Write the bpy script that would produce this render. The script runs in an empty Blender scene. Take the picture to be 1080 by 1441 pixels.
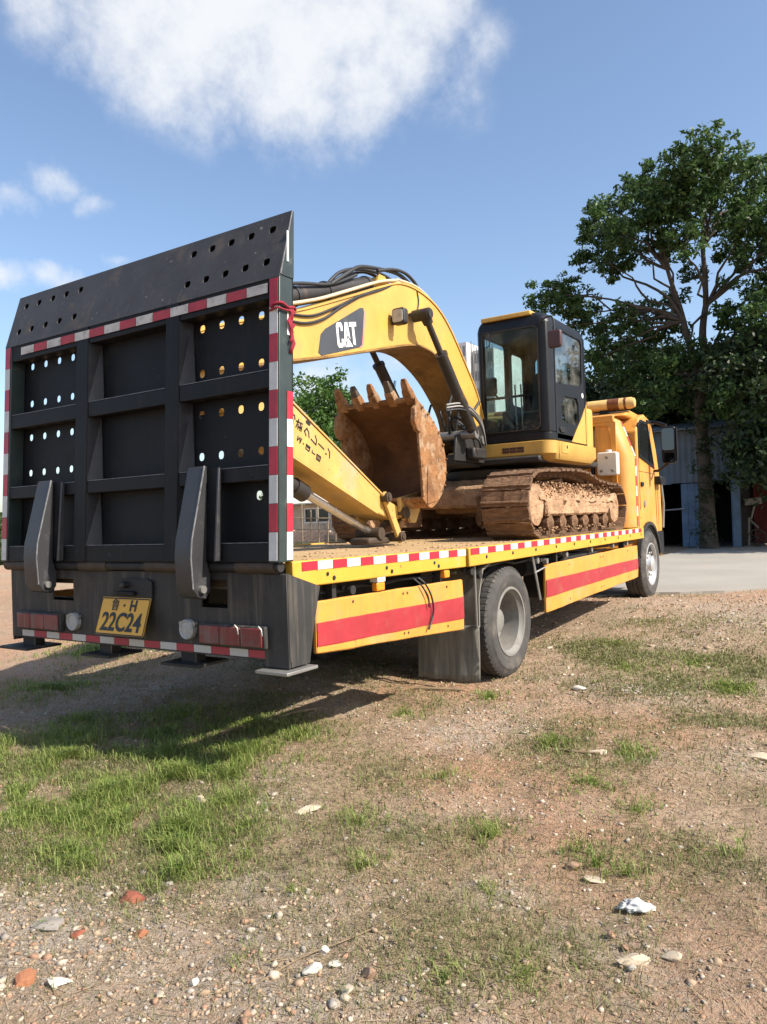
import bpy, bmesh, math, random
import numpy as np
from mathutils import Vector, Matrix, Quaternion

random.seed(7)
rng = np.random.default_rng(11)
SC = bpy.context.scene
COL = SC.collection
R = math.radians

# ------------------------------------------------------------------ camera
cam_d = bpy.data.cameras.new('camera')
cam = bpy.data.objects.new('camera', cam_d)
COL.objects.link(cam)
SC.camera = cam
CR = Vector((0.83609, 0.54758, -0.03301))      # camera right
CF = Vector((-0.54743, 0.83676, 0.00993))      # camera forward
CF.normalize()
CR = (CR - CF * CR.dot(CF)).normalized()
CU = CR.cross(CF)
cm = Matrix((CR, CU, -CF)).transposed().to_4x4()
cm.translation = (0, 0, 1.4)
cam.matrix_world = cm
cam_d.sensor_fit = 'HORIZONTAL'
cam_d.sensor_width = 36
cam_d.lens = 36 * 1072 / 1080
cam_d.clip_start = 0.05
cam_d.clip_end = 3000

# ------------------------------------------------------------------ sun and sky
SUN = Vector((1.10, 0.075, 1.0)).normalized()
sd = bpy.data.lights.new('sun', 'SUN')
sd.energy = 5.0
sd.angle = R(0.55)
sd.color = (1.0, 0.93, 0.82)
sun = bpy.data.objects.new('sun', sd)
COL.objects.link(sun)
sun.rotation_euler = SUN.to_track_quat('Z', 'Y').to_euler()

W = bpy.data.worlds.new('World')
SC.world = W
W.use_nodes = True
nt = W.node_tree
nt.nodes.clear()


def nn(t, typ, **kw):
    n = t.nodes.new(typ)
    for k, v in kw.items():
        if k.startswith('i_'):
            n.inputs[k[2:].replace('_', ' ')].default_value = v
        else:
            setattr(n, k, v)
    return n


sky = nn(nt, 'ShaderNodeTexSky', sky_type='NISHITA')
sky.sun_disc = False
sky.sun_elevation = math.asin(SUN.z)
sky.sun_rotation = math.atan2(SUN.x, SUN.y)
sky.altitude = 60
sky.air_density = 1.0
sky.dust_density = 1.5
sky.ozone_density = 1.7
bg = nn(nt, 'ShaderNodeBackground')
bg.inputs['Strength'].default_value = 0.138
out = nn(nt, 'ShaderNodeOutputWorld')
tc = nn(nt, 'ShaderNodeTexCoord')
L = nt.links.new


def vmath(t, op, a, b=None):
    n = t.nodes.new('ShaderNodeVectorMath')
    n.operation = op
    for i, s in enumerate((a, b)):
        if s is None:
            continue
        if hasattr(s, 'is_linked'):
            t.links.new(s, n.inputs[i])
        else:
            n.inputs[i].default_value = s
    return n


def smath(t, op, a, b=None, clamp=False):
    n = t.nodes.new('ShaderNodeMath')
    n.operation = op
    n.use_clamp = clamp
    for i, s in enumerate((a, b)):
        if s is None:
            continue
        if hasattr(s, 'is_linked'):
            t.links.new(s, n.inputs[i])
        else:
            n.inputs[i].default_value = s
    return n.outputs[0]


# drifting fair-weather cumulus: banks of cloud at chosen bearings, ragged by noise, plus scattered ones all over
n1 = nn(nt, 'ShaderNodeTexNoise', noise_dimensions='3D')
n1.inputs['Scale'].default_value = 5.5
n1.inputs['Detail'].default_value = 8
n1.inputs['Roughness'].default_value = 0.58
L(tc.outputs['Generated'], n1.inputs['Vector'])
off = vmath(nt, 'SUBTRACT', n1.outputs['Color'], (0.5, 0.5, 0.5))
offs = nn(nt, 'ShaderNodeVectorMath', operation='SCALE')
L(off.outputs[0], offs.inputs[0])
offs.inputs['Scale'].default_value = 0.11
dirv = vmath(nt, 'ADD', tc.outputs['Generated'], offs.outputs[0]).outputs[0]
dirflat = vmath(nt, 'MULTIPLY', dirv, (1.0, 1.0, 1.9)).outputs[0]
BANKS = [((-.690, .497, .535), .085, .70), ((-.635, .56, .530), .110, .95), ((-.541, .655, .527), .135, 1.1),
         ((-.490, .715, .500), .095, 1.0), ((-.462, .725, .530), .085, .95), ((-.581, .588, .562), .15, 1.1),
         ((-.48, .669, .567), .15, 1.1), ((-.400, .780, .485), .062, .42), ((-.365, .775, .535), .06, .38),
         ((-.50, .60, .63), .16, 1.0), ((-.62, .49, .62), .15, .9),
         ((-.768, .512, .384), .036, .85), ((-.795, .482, .368), .036, .75), ((-.750, .545, .365), .028, .65), ((-.815, .455, .362), .034, .7),
         ((-.803, .512, .300), .030, .75), ((-.825, .478, .295), .034, .75), ((-.785, .538, .297), .022, .55), ((-.737, .588, .315), .022, .55),
         ((-.92, .33, .30), .09, .8), ((-.587, .79, .165), .085, .75), ((-.516, .834, .185), .07, .55)]
acc = None
for d, r, wgt in BANKS:
    dd = Vector(d).normalized()
    ds = nn(nt, 'ShaderNodeVectorMath', operation='DISTANCE')
    if r < .05:                      # small flat-bottomed clouds
        L(dirflat, ds.inputs[0])
        ds.inputs[1].default_value = (dd.x, dd.y, dd.z * 1.9)
        r *= 1.3
    else:
        L(dirv, ds.inputs[0])
        ds.inputs[1].default_value = dd
    mr = nn(nt, 'ShaderNodeMapRange', interpolation_type='SMOOTHSTEP')
    mr.inputs['From Min'].default_value = r * 1.35
    mr.inputs['From Max'].default_value = r * 0.05
    mr.inputs['To Min'].default_value = 0
    mr.inputs['To Max'].default_value = wgt
    L(ds.outputs['Value'], mr.inputs['Value'])
    acc = mr.outputs[0] if acc is None else smath(nt, 'MAXIMUM', acc, mr.outputs[0])
n2 = nn(nt, 'ShaderNodeTexNoise')
n2.inputs['Scale'].default_value = 2.1
n2.inputs['Detail'].default_value = 7
n2.inputs['Roughness'].default_value = 0.55
L(vmath(nt, 'ADD', tc.outputs['Generated'], (4.3, 1.7, 9.1)).outputs[0], n2.inputs['Vector'])
scat = nn(nt, 'ShaderNodeMapRange', interpolation_type='SMOOTHSTEP')
scat.inputs['From Min'].default_value = 0.66
scat.inputs['From Max'].default_value = 0.82
L(n2.outputs['Fac'], scat.inputs['Value'])
n3 = nn(nt, 'ShaderNodeTexNoise')
n3.inputs['Scale'].default_value = 7.0
n3.inputs['Detail'].default_value = 9
n3.inputs['Roughness'].default_value = 0.64
L(tc.outputs['Generated'], n3.inputs['Vector'])
rag = smath(nt, 'MULTIPLY_ADD', n3.outputs['Fac'], 1.5)
rag.node.inputs[2].default_value = 0.22
cl = smath(nt, 'MAXIMUM', acc, scat.outputs[0])
rg1 = smath(nt, 'MULTIPLY', smath(nt, 'SUBTRACT', n3.outputs['Fac'], 0.5), 2.3)
gate = nn(nt, 'ShaderNodeMapRange')          # ragged only where there is some cloud
gate.inputs['From Max'].default_value = 0.35
L(cl, gate.inputs['Value'])
cl2 = smath(nt, 'ADD', cl, smath(nt, 'MULTIPLY', rg1, gate.outputs[0]))
sm_ = nn(nt, 'ShaderNodeMapRange', interpolation_type='SMOOTHSTEP')
sm_.inputs['From Min'].default_value = 0.10
sm_.inputs['From Max'].default_value = 1.10
L(cl2, sm_.inputs['Value'])
cl = smath(nt, 'MULTIPLY', sm_.outputs[0], 0.95, clamp=True)
cmix = nn(nt, 'ShaderNodeMix', data_type='RGBA')
L(cl, cmix.inputs[0])
SKYTINT = nn(nt, 'ShaderNodeMix', data_type='RGBA', blend_type='MULTIPLY')
SKYTINT.inputs[0].default_value = 1.0
L(sky.outputs[0], SKYTINT.inputs[6])
SKYTINT.inputs[7].default_value = (1.0, 1.0, 1.0, 1)
L(SKYTINT.outputs[2], cmix.inputs[6])
cmix.inputs[7].default_value = (4.3, 4.4, 4.55, 1)
L(cmix.outputs[2], bg.inputs[0])
L(bg.outputs[0], out.inputs[0])

SC.view_settings.view_transform = 'Standard'
SC.view_settings.look = 'None'
SC.view_settings.exposure = 0.68
SC.view_settings.gamma = 1.0
SC.view_settings.use_curve_mapping = False
SC.cycles.max_bounces = 8
SC.cycles.transparent_max_bounces = 16
SC.cycles.use_denoising = True


# ------------------------------------------------------------------ materials
def lin(r, g, b):
    f = lambda c: (c / 255 / 12.92) if c / 255 <= 0.04045 else ((c / 255 + 0.055) / 1.055) ** 2.4
    return (f(r), f(g), f(b))


def mat(name, col, rough=0.6, metal=0.0, var=0.18, vs=5.0, dirt=None, streak=None, bump=0.0, bs=60.0, spec=0.5,
        speck=None, coord='Object', coat=0.0):
    """painted / dusty surface: base colour varied by noise, optional dirt patches, vertical streaks, specks, fine relief"""
    m = bpy.data.materials.new(name)
    m.use_nodes = True
    t = m.node_tree
    p = t.nodes['Principled BSDF']
    p.inputs['Metallic'].default_value = metal
    p.inputs['Roughness'].default_value = rough
    p.inputs['Specular IOR Level'].default_value = spec
    p.inputs['Coat Weight'].default_value = coat
    c = t.nodes.new('ShaderNodeTexCoord').outputs[coord]

    def noise(scale, detail=6, rgh=0.6, vec=None):
        n = t.nodes.new('ShaderNodeTexNoise')
        n.inputs['Scale'].default_value = scale
        n.inputs['Detail'].default_value = detail
        n.inputs['Roughness'].default_value = rgh
        t.links.new(vec or c, n.inputs['Vector'])
        return n.outputs['Fac']

    def mix(f, a, b):
        n = t.nodes.new('ShaderNodeMix')
        n.data_type = 'RGBA'
        for i, s in ((0, f), (6, a), (7, b)):
            if hasattr(s, 'is_linked'):
                t.links.new(s, n.inputs[i])
            else:
                n.inputs[i].default_value = s if i == 0 else (*s[:3], 1)
        return n.outputs[2]

    def ramp(f, lo, hi, top=1.0):
        n = t.nodes.new('ShaderNodeMapRange')
        n.inputs['From Min'].default_value = lo
        n.inputs['From Max'].default_value = hi
        n.inputs['To Max'].default_value = top
        t.links.new(f, n.inputs['Value'])
        return n.outputs[0]

    a = tuple(min(1, x * (1 - var)) for x in col)
    b = tuple(min(1, x * (1 + var)) for x in col)
    base = mix(ramp(noise(vs), 0.3, 0.7), a, b)
    rg = None
    if dirt:
        dcol, lo, scale, top = dirt
        f = ramp(noise(scale, 9, 0.68), lo, lo + 0.16, top)
        base = mix(f, base, dcol)
        rg = f
    if streak:
        scol, lo, top = streak
        mp = t.nodes.new('ShaderNodeMapping')
        mp.inputs['Scale'].default_value = (14, 14, 0.9)
        t.links.new(c, mp.inputs['Vector'])
        f = ramp(noise(1.6, 7, 0.65, mp.outputs[0]), lo, lo + 0.2, top)
        base = mix(f, base, scol)
    if speck:
        kcol, lo, scale = speck
        f = ramp(noise(scale, 3, 0.5), lo, lo + 0.05)
        base = mix(f, base, kcol)
    t.links.new(base, p.inputs['Base Color'])
    if rg is not None:
        t.links.new(ramp(rg, 0, 1, 1.0), p.inputs['Roughness'])
        rr = t.nodes.new('ShaderNodeMapRange')
        rr.inputs['To Min'].default_value = rough
        rr.inputs['To Max'].default_value = 0.92
        t.links.new(rg, rr.inputs['Value'])
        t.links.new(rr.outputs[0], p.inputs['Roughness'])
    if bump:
        bn = t.nodes.new('ShaderNodeBump')
        bn.inputs['Strength'].default_value = bump
        bn.inputs['Distance'].default_value = 0.02
        t.links.new(noise(bs, 8, 0.65), bn.inputs['Height'])
        t.links.new(bn.outputs[0], p.inputs['Normal'])
    return m


def leaf_mat(name, cols, trans=0.35, rough=0.5):
    m = bpy.data.materials.new(name)
    m.use_nodes = True
    t = m.node_tree
    p = t.nodes['Principled BSDF']
    p.inputs['Roughness'].default_value = rough
    p.inputs['Specular IOR Level'].default_value = 0.35
    g = t.nodes.new('ShaderNodeNewGeometry')
    cr = t.nodes.new('ShaderNodeValToRGB')
    e = cr.color_ramp.elements
    e[0].color = (*cols[0], 1)
    e[1].color = (*cols[-1], 1)
    for i, c in enumerate(cols[1:-1]):
        x = e.new((i + 1) / (len(cols) - 1))
        x.color = (*c, 1)
    t.links.new(g.outputs['Random Per Island'], cr.inputs[0])
    t.links.new(cr.outputs[0], p.inputs['Base Color'])
    tr = t.nodes.new('ShaderNodeBsdfTranslucent')
    t.links.new(cr.outputs[0], tr.inputs['Color'])
    mx = t.nodes.new('ShaderNodeMixShader')
    mx.inputs[0].default_value = trans
    t.links.new(p.outputs[0], mx.inputs[1])
    t.links.new(tr.outputs[0], mx.inputs[2])
    t.links.new(mx.outputs[0], t.nodes['Material Output'].inputs[0])
    return m


def glass_mat(name, tint=(0.78, 0.86, 0.85), dust=0.10, refl=0.012):
    m = bpy.data.materials.new(name)
    m.use_nodes = True
    t = m.node_tree
    t.nodes.remove(t.nodes['Principled BSDF'])
    tr = t.nodes.new('ShaderNodeBsdfTransparent')
    tr.inputs[0].default_value = (*tint, 1)
    gl = t.nodes.new('ShaderNodeBsdfGlossy')
    gl.inputs['Roughness'].default_value = 0.02
    lw = t.nodes.new('ShaderNodeLayerWeight')
    lw.inputs[0].default_value = 0.5
    pw = smath(t, 'POWER', lw.outputs['Facing'], 4.0)
    pw = smath(t, 'MULTIPLY', pw, 0.5)
    fr = smath(t, 'ADD', pw, refl).node
    mx = t.nodes.new('ShaderNodeMixShader')
    t.links.new(fr.outputs[0], mx.inputs[0])
    t.links.new(tr.outputs[0], mx.inputs[1])
    t.links.new(gl.outputs[0], mx.inputs[2])
    df = t.nodes.new('ShaderNodeBsdfDiffuse')
    df.inputs[0].default_value = (0.42, 0.40, 0.36, 1)
    no = t.nodes.new('ShaderNodeTexNoise')
    no.inputs['Scale'].default_value = 5
    no.inputs['Detail'].default_value = 8
    c = t.nodes.new('ShaderNodeTexCoord')
    t.links.new(c.outputs['Object'], no.inputs['Vector'])
    mr = t.nodes.new('ShaderNodeMapRange')
    mr.inputs['From Min'].default_value = 0.35
    mr.inputs['From Max'].default_value = 0.75
    mr.inputs['To Max'].default_value = dust
    t.links.new(no.outputs['Fac'], mr.inputs['Value'])
    m2 = t.nodes.new('ShaderNodeMixShader')
    t.links.new(mr.outputs[0], m2.inputs[0])
    t.links.new(mx.outputs[0], m2.inputs[1])
    t.links.new(df.outputs[0], m2.inputs[2])
    t.links.new(m2.outputs[0], t.nodes['Material Output'].inputs[0])
    return m


DUST = (0.36, 0.25, 0.15)
MUD = (0.40, 0.235, 0.125)
K = {}
K['truck_yellow'] = mat('truck_orange_paint', (0.61, 0.270, 0.045), 0.52, var=0.12, dirt=((0.40, 0.265, 0.14), 0.51, 3.0, 0.6), streak=((0.30, 0.17, 0.07), 0.54, 0.55), speck=((0.16, 0.08, 0.03), .72, 26), bump=0.04, bs=30)
K['rail_yellow'] = mat('deck_rail_yellow_paint', (0.58, 0.325, 0.036), 0.52, var=0.08, dirt=((0.46, 0.30, 0.13), 0.56, 5, 0.6), speck=((0.12, 0.07, 0.03), 0.70, 22), bump=0.06, bs=40)
K['red_paint'] = mat('red_stripe_paint', (0.34, 0.026, 0.034), 0.5, var=0.12, dirt=((0.30, 0.10, 0.065), 0.54, 4, 0.55), streak=((.22, .05, .035), .56, .5))
K['tape_red'] = mat('reflective_tape_red', (0.38, 0.018, 0.036), 0.4, var=0.18, vs=14, dirt=((0.22, 0.06, 0.05), 0.60, 18, 0.6))
K['tape_white'] = mat('reflective_tape_white', (0.52, 0.52, 0.50), 0.4, var=0.10, vs=14, dirt=((0.34, 0.32, 0.29), 0.57, 18, 0.6))
K['tape_dull_white'] = mat('dusty_tape_white', (0.50, 0.48, 0.44), 0.6, var=0.15, vs=14, dirt=((0.20, 0.18, 0.15), 0.52, 16, 0.7))
K['tape_dull_red'] = mat('dusty_tape_red', (0.36, 0.035, 0.05), 0.6, var=0.2, vs=14, dirt=((0.18, 0.10, 0.08), 0.53, 16, 0.7))
K['black'] = mat('ramp_black_paint', (0.0080, 0.0085, 0.0095), 0.55, var=0.25, spec=0.22, dirt=((0.036, 0.032, 0.028), 0.55, 3, 0.5), streak=((0.034, 0.031, 0.028), 0.56, 0.5), speck=((0.07, 0.06, 0.05), .72, 30), bump=0.06, bs=25)
K['plate_grey'] = mat('ramp_worn_grey_plate', (0.050, 0.049, 0.050), 0.55, var=0.18, spec=.3, dirt=((0.13, 0.10, 0.075), 0.55, 4.5, 0.65), streak=((0.15, 0.135, 0.115), 0.58, 0.45), speck=((0.22, 0.20, 0.17), 0.70, 24), bump=0.10, bs=35)
K['arm_grey'] = mat('hinge_arm_grey', (0.034, 0.034, 0.037), 0.45, var=0.15, dirt=((0.085, 0.075, 0.065), 0.56, 7, 0.5), bump=0.08, bs=30)
K['weld'] = mat('weld_edge_pale', (0.16, 0.16, 0.16), 0.5, var=0.4, vs=30)
K['side_green'] = mat('ramp_side_green_black', (0.028, 0.040, 0.037), 0.42, var=0.3, dirt=((0.16, 0.17, 0.16), 0.62, 9, 0.6), bump=0.05)
K['bumper'] = mat('dusty_bumper_steel', (0.024, 0.023, 0.022), 0.66, var=0.25, dirt=((0.085, 0.072, 0.055), 0.50, 2.6, 0.6), streak=((0.115, 0.098, 0.075), 0.50, 0.7), bump=0.08, bs=30)
K['rusty'] = mat('rusty_pivot_steel', (0.055, 0.036, 0.022), 0.7, var=0.35, vs=12, bump=0.15)
K['dark'] = mat('chassis_black', (0.018, 0.017, 0.016), 0.7, var=0.3, dirt=((0.10, 0.075, 0.05), 0.58, 4, 0.6), bump=0.05)
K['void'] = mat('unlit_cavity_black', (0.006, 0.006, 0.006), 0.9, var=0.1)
K['rubber'] = mat('tyre_rubber', (0.052, 0.048, 0.044), 0.82, var=0.2, vs=9, dirt=((0.15, 0.125, 0.10), 0.50, 5, 0.6), bump=0.10, bs=50)
K['flap'] = mat('dusty_mud_flap_rubber', (0.13, 0.122, 0.10), 0.88, var=0.15, streak=((0.24, 0.22, 0.175), 0.44, 0.7), bump=0.03)
K['rim'] = mat('wheel_rim_grey', (0.20, 0.19, 0.17), 0.55, var=0.2, dirt=((0.14, 0.115, 0.09), 0.50, 6, 0.65))
K['rim_bright'] = mat('wheel_rim_silver', (0.52, 0.52, 0.52), 0.35, 0.55, var=0.15, dirt=((0.2, 0.17, 0.14), 0.6, 9, 0.5))
K['steel'] = mat('grey_steel', (0.30, 0.29, 0.27), 0.45, 0.6, var=0.2, dirt=((0.16, 0.12, 0.08), 0.58, 9, 0.6))
K['floor'] = mat('dusty_deck_floor', (0.42, 0.28, 0.13), 0.85, var=0.25, vs=3, dirt=((0.22, 0.15, 0.09), 0.50, 6, 0.7), speck=((0.12, 0.08, 0.05), 0.62, 40), bump=0.25, bs=30)
K['lamp_red'] = mat('dusty_red_lens', (0.16, 0.018, 0.020), 0.4, var=0.35, dirt=((0.15, 0.115, 0.095), 0.46, 7, 0.7), streak=((.20, .16, .13), .50, .6), spec=0.5)
K['lamp_white'] = mat('dusty_lamp_lens', (0.36, 0.36, 0.35), 0.3, var=0.15, dirt=((0.2, 0.18, 0.15), 0.5, 14, 0.6))
K['lamp_amber'] = mat('amber_lens', (0.75, 0.27, 0.02), 0.25, var=0.1)
K['plate_yellow'] = mat('licence_plate_yellow', (0.70, 0.36, 0.02), 0.4, var=0.08, dirt=((0.35, 0.22, 0.10), 0.58, 8, 0.5))
K['ink'] = mat('black_lettering', (0.012, 0.012, 0.012), 0.5, var=0.1)
K['white'] = mat('white_lettering', (0.78, 0.78, 0.76), 0.5, var=0.04)
K['plastic_white'] = mat('white_plastic', (0.62, 0.60, 0.55), 0.4, var=0.05, dirt=((0.40, 0.34, 0.26), 0.60, 8, 0.5))
K['red_cloth'] = mat('red_cloth', (0.24, 0.014, 0.028), 0.9, var=0.4, vs=30, bump=0.3, bs=120)
K['exc_yellow'] = mat('excavator_yellow_paint', (0.54, 0.315, 0.066), 0.5, var=0.14, vs=2.5, dirt=((0.38, 0.235, 0.10), 0.54, 3, 0.6), streak=((0.24, 0.13, 0.055), 0.58, 0.5), speck=((0.15, 0.08, 0.03), .71, 18), bump=0.06, bs=20)
K['stick_yellow'] = mat('worn_yellow_paint', (0.50, 0.31, 0.085), 0.6, var=0.14, vs=5, dirt=((0.40, 0.31, 0.20), 0.50, 3, 0.75), speck=((0.16, 0.09, 0.05), 0.68, 34), bump=0.10, bs=40)
K['boom_shade'] = mat('boom_underside_shade_brown', (0.26, 0.145, 0.035), 0.6, var=0.3, vs=4, dirt=((0.12, 0.065, 0.025), 0.48, 5, 0.7), bump=.1)  # boom underside: its shade is put into the paint as a darker brown
K['decal'] = mat('dark_grey_decal', (0.050, 0.053, 0.058), 0.4, var=0.12, dirt=((0.14, 0.13, 0.12), 0.6, 7, 0.5))
K['decal_red'] = mat('faded_red_decal', (0.62, 0.22, 0.16), 0.5, var=0.15)
K['mud'] = mat('dry_mud', (0.185, 0.100, 0.052), 0.95, var=0.45, vs=5, dirt=((0.31, 0.20, 0.115), 0.52, 7, 0.7), speck=((0.12, 0.06, 0.03), 0.62, 20), bump=1.0, bs=16, coord='Generated')
K['mud_pale'] = mat('pale_caked_mud', (0.40, 0.245, 0.140), 0.95, var=0.35, vs=6, dirt=((0.27, 0.145, 0.075), 0.50, 9, 0.75), streak=((0.30, 0.17, 0.09), .55, .5), speck=((0.16, 0.09, 0.05), 0.64, 30), bump=1.0, bs=30)
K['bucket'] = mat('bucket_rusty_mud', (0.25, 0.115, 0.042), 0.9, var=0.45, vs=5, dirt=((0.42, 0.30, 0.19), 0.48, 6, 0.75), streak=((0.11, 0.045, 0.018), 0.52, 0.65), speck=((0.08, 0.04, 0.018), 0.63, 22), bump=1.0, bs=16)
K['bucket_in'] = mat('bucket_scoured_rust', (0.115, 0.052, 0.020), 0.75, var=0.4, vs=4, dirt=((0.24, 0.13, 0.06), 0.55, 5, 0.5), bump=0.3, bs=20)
K['tooth_tip'] = mat('worn_tooth_steel', (0.10, 0.075, 0.055), 0.5, 0.4, var=0.3, vs=20)
K['black_paint'] = mat('cab_black_paint', (0.0095, 0.010, 0.012), 0.42, var=0.2, spec=0.3, dirt=((0.035, 0.03, 0.025), 0.62, 5, 0.4))
K['cyl_black'] = mat('cylinder_dusty_black', (0.022, 0.019, 0.017), 0.55, var=0.25, dirt=((0.15, 0.09, 0.05), 0.56, 6, 0.6), bump=0.05)
K['hose'] = mat('hose_rubber', (0.022, 0.022, 0.023), 0.55, var=0.2)
K['chrome'] = mat('cylinder_rod_chrome', (0.50, 0.48, 0.45), 0.25, 0.9, var=0.1, dirt=((0.2, 0.13, 0.08), 0.55, 12, 0.6))
K['seat'] = mat('seat_fabric', (0.045, 0.045, 0.05), 0.9, var=0.2)
K['vent'] = mat('dark_vent', (0.07, 0.028, 0.018), 0.7, var=0.3)
K['glass'] = glass_mat('cab_glass')
K['door_glass'] = glass_mat('door_glass', (0.5, 0.6, 0.6), 0.22, 0.16)
K['dark_glass'] = mat('dark_window_glass', (0.012, 0.013, 0.014), 0.06, var=0.1, spec=0.7)
K['mirror'] = mat('mirror_glass', (0.10, 0.105, 0.11), 0.05, 1.0, var=0.02)
K['pipe_pale'] = mat('pale_pipe', (0.50, 0.43, 0.30), 0.5, var=0.15, dirt=((0.25, 0.18, 0.1), 0.55, 8, .6))
K['maroon'] = mat('faded_maroon_plastic', (0.055, 0.026, 0.028), 0.5, var=0.2)
K['bar_amber'] = mat('light_bar_yellow', (0.62, 0.40, 0.14), 0.45, var=0.15, vs=8, dirt=((0.40, 0.25, 0.10), 0.55, 7, 0.5))
K['bar_lens'] = mat('light_bar_brown_lens', (0.17, 0.06, 0.02), 0.3, var=0.3, vs=16)

# ------------------------------------------------------------------ mesh helpers
WO = {}


def cap(o):
    """thing > part > sub-part and no deeper"""
    while o is not None and o.parent is not None and o.parent.parent is not None:
        o = o.parent
    return o


def lerp(a, b, t):
    return a + (b - a) * t


class MB:
    def __init__(s):
        s.v = []
        s.f = []

    def add(s, vs, fs):
        o = len(s.v)
        s.v += [tuple(v) for v in vs]
        s.f += [tuple(o + i for i in f) for f in fs]
        return s

    def hexa(s, p):
        return s.add(p, [(0, 3, 2, 1), (4, 5, 6, 7), (0, 1, 5, 4), (1, 2, 6, 5), (2, 3, 7, 6), (3, 0, 4, 7)])

    def box(s, x0, x1, y0, y1, z0, z1):
        return s.hexa([(x0, y0, z0), (x1, y0, z0), (x1, y1, z0), (x0, y1, z0),
                       (x0, y0, z1), (x1, y0, z1), (x1, y1, z1), (x0, y1, z1)])

    def prism(s, pts, axis, a, b):
        n = len(pts)
        mk = {'x': lambda p, t: (t, p[0], p[1]), 'y': lambda p, t: (p[0], t, p[1]), 'z': lambda p, t: (p[0], p[1], t)}[axis]
        vs = [mk(p, a) for p in pts] + [mk(p, b) for p in pts]
        fs = [tuple(range(n))[::-1], tuple(range(n, 2 * n))]
        fs += [(i, (i + 1) % n, n + (i + 1) % n, n + i) for i in range(n)]
        return s.add(vs, fs)

    def loft(s, rings, caps=True):
        n = len(rings[0])
        vs = [p for r in rings for p in r]
        fs = []
        for k in range(len(rings) - 1):
            for i in range(n):
                j = (i + 1) % n
                fs.append((k * n + i, k * n + j, (k + 1) * n + j, (k + 1) * n + i))
        if caps:
            fs.append(tuple(range(n))[::-1])
            fs.append(tuple((len(rings) - 1) * n + i for i in range(n)))
        return s.add(vs, fs)

    def tube(s, pts, r, n=10, caps=True):
        pts = [Vector(p) for p in pts]
        rs = r if isinstance(r, (list, tuple)) else [r] * len(pts)
        rings = []
        ref = None
        for i, p in enumerate(pts):
            d = (pts[min(i + 1, len(pts) - 1)] - pts[max(i - 1, 0)])
            if d.length < 1e-9:
                d = Vector((0, 0, 1))
            d.normalize()
            if ref is None:
                ref = Vector((0, 0, 1)) if abs(d.z) < 0.9 else Vector((1, 0, 0))
            u = d.cross(ref).normalized()
            w = u.cross(d).normalized()
            ref = w
            rings.append([p + (u * math.cos(2 * math.pi * k / n) + w * math.sin(2 * math.pi * k / n)) * rs[i] for k in range(n)])
        return s.loft(rings, caps)

    def lathe(s, prof, org, axis='x', n=32, sign=1):
        """prof: list of (radius, along axis)"""
        rings = []
        for r, t in prof:
            ring = []
            for k in range(n):
                c, q = math.cos(2 * math.pi * k / n) * r, math.sin(2 * math.pi * k / n) * r
                t2 = t * sign
                ring.append({'x': (org[0] + t2, org[1] + c, org[2] + q), 'y': (org[0] + c, org[1] + t2, org[2] + q),
                             'z': (org[0] + c, org[1] + q, org[2] + t2)}[axis])
            rings.append(ring)
        return s.loft(rings, True)

    def tf(s, fn):
        s.v = [tuple(fn(*v)) for v in s.v]
        return s

    def mesh(s, name, org=(0, 0, 0), smooth=None):
        me = bpy.data.meshes.new(name)
        ox, oy, oz = org
        me.from_pydata([(v[0] - ox, v[1] - oy, v[2] - oz) for v in s.v], [], s.f)
        bm = bmesh.new()
        bm.from_mesh(me)
        bmesh.ops.recalc_face_normals(bm, faces=bm.faces)
        bm.to_mesh(me)
        bm.free()
        if smooth:
            me.polygons.foreach_set('use_smooth', [True] * len(me.polygons))
            me.set_sharp_from_angle(angle=R(smooth))
        return me

    def build(s, name, m, parent=None, bevel=0.0, smooth=None, org=None, seg=2):
        parent = cap(parent)
        o0 = WO[parent.name] if parent else Vector(org or (0, 0, 0))
        me = s.mesh(name, o0, smooth)
        return place(name, me, m, parent, None if parent else o0, bevel=bevel, seg=seg, local=True)


def place(name, me, m, parent=None, loc=None, rot=None, bevel=0.0, seg=2, local=False, scale=None):
    """link a mesh object; loc is in world space"""
    parent = cap(parent)
    o = bpy.data.objects.new(name, me)
    COL.objects.link(o)
    mats = m if isinstance(m, (list, tuple)) else [m]
    if not me.materials:
        for x in mats:
            me.materials.append(K[x] if isinstance(x, str) else x)
    if parent:
        o.parent = parent
        if loc is not None:
            o.location = Vector(loc) - WO[parent.name]
            WO[o.name] = Vector(loc)
        else:
            WO[o.name] = WO[parent.name].copy()
    else:
        o.location = loc if loc is not None else (0, 0, 0)
        WO[o.name] = Vector(o.location)
    if rot is not None:
        o.rotation_euler = rot
    if scale is not None:
        o.scale = scale
    if bevel:
        b = o.modifiers.new('bevel', 'BEVEL')
        b.width = bevel
        b.segments = seg
        b.limit_method = 'ANGLE'
        b.angle_limit = R(32)
        b.harden_normals = False
        if not me.polygons[0].use_smooth:
            me.polygons.foreach_set('use_smooth', [True] * len(me.polygons))
            me.set_sharp_from_angle(angle=R(32))
    return o


_TEX = {}


def rough_up(o, amp, size, lvl=3, simple=True):
    """real lumps: subdivide and push the surface about with a cloud texture"""
    if size not in _TEX:
        tx = bpy.data.textures.new('lumps', 'CLOUDS')
        tx.noise_scale = size
        tx.noise_depth = 4
        _TEX[size] = tx
    for m_ in list(o.modifiers):
        if m_.type == 'BEVEL':
            m_.segments = 1
    s = o.modifiers.new('sub', 'SUBSURF')
    s.subdivision_type = 'SIMPLE' if simple else 'CATMULL_CLARK'
    s.levels = s.render_levels = lvl
    d = o.modifiers.new('lumps', 'DISPLACE')
    d.texture = _TEX[size]
    d.strength = amp
    d.mid_level = .5
    d.texture_coords = 'LOCAL'
    return o


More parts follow.
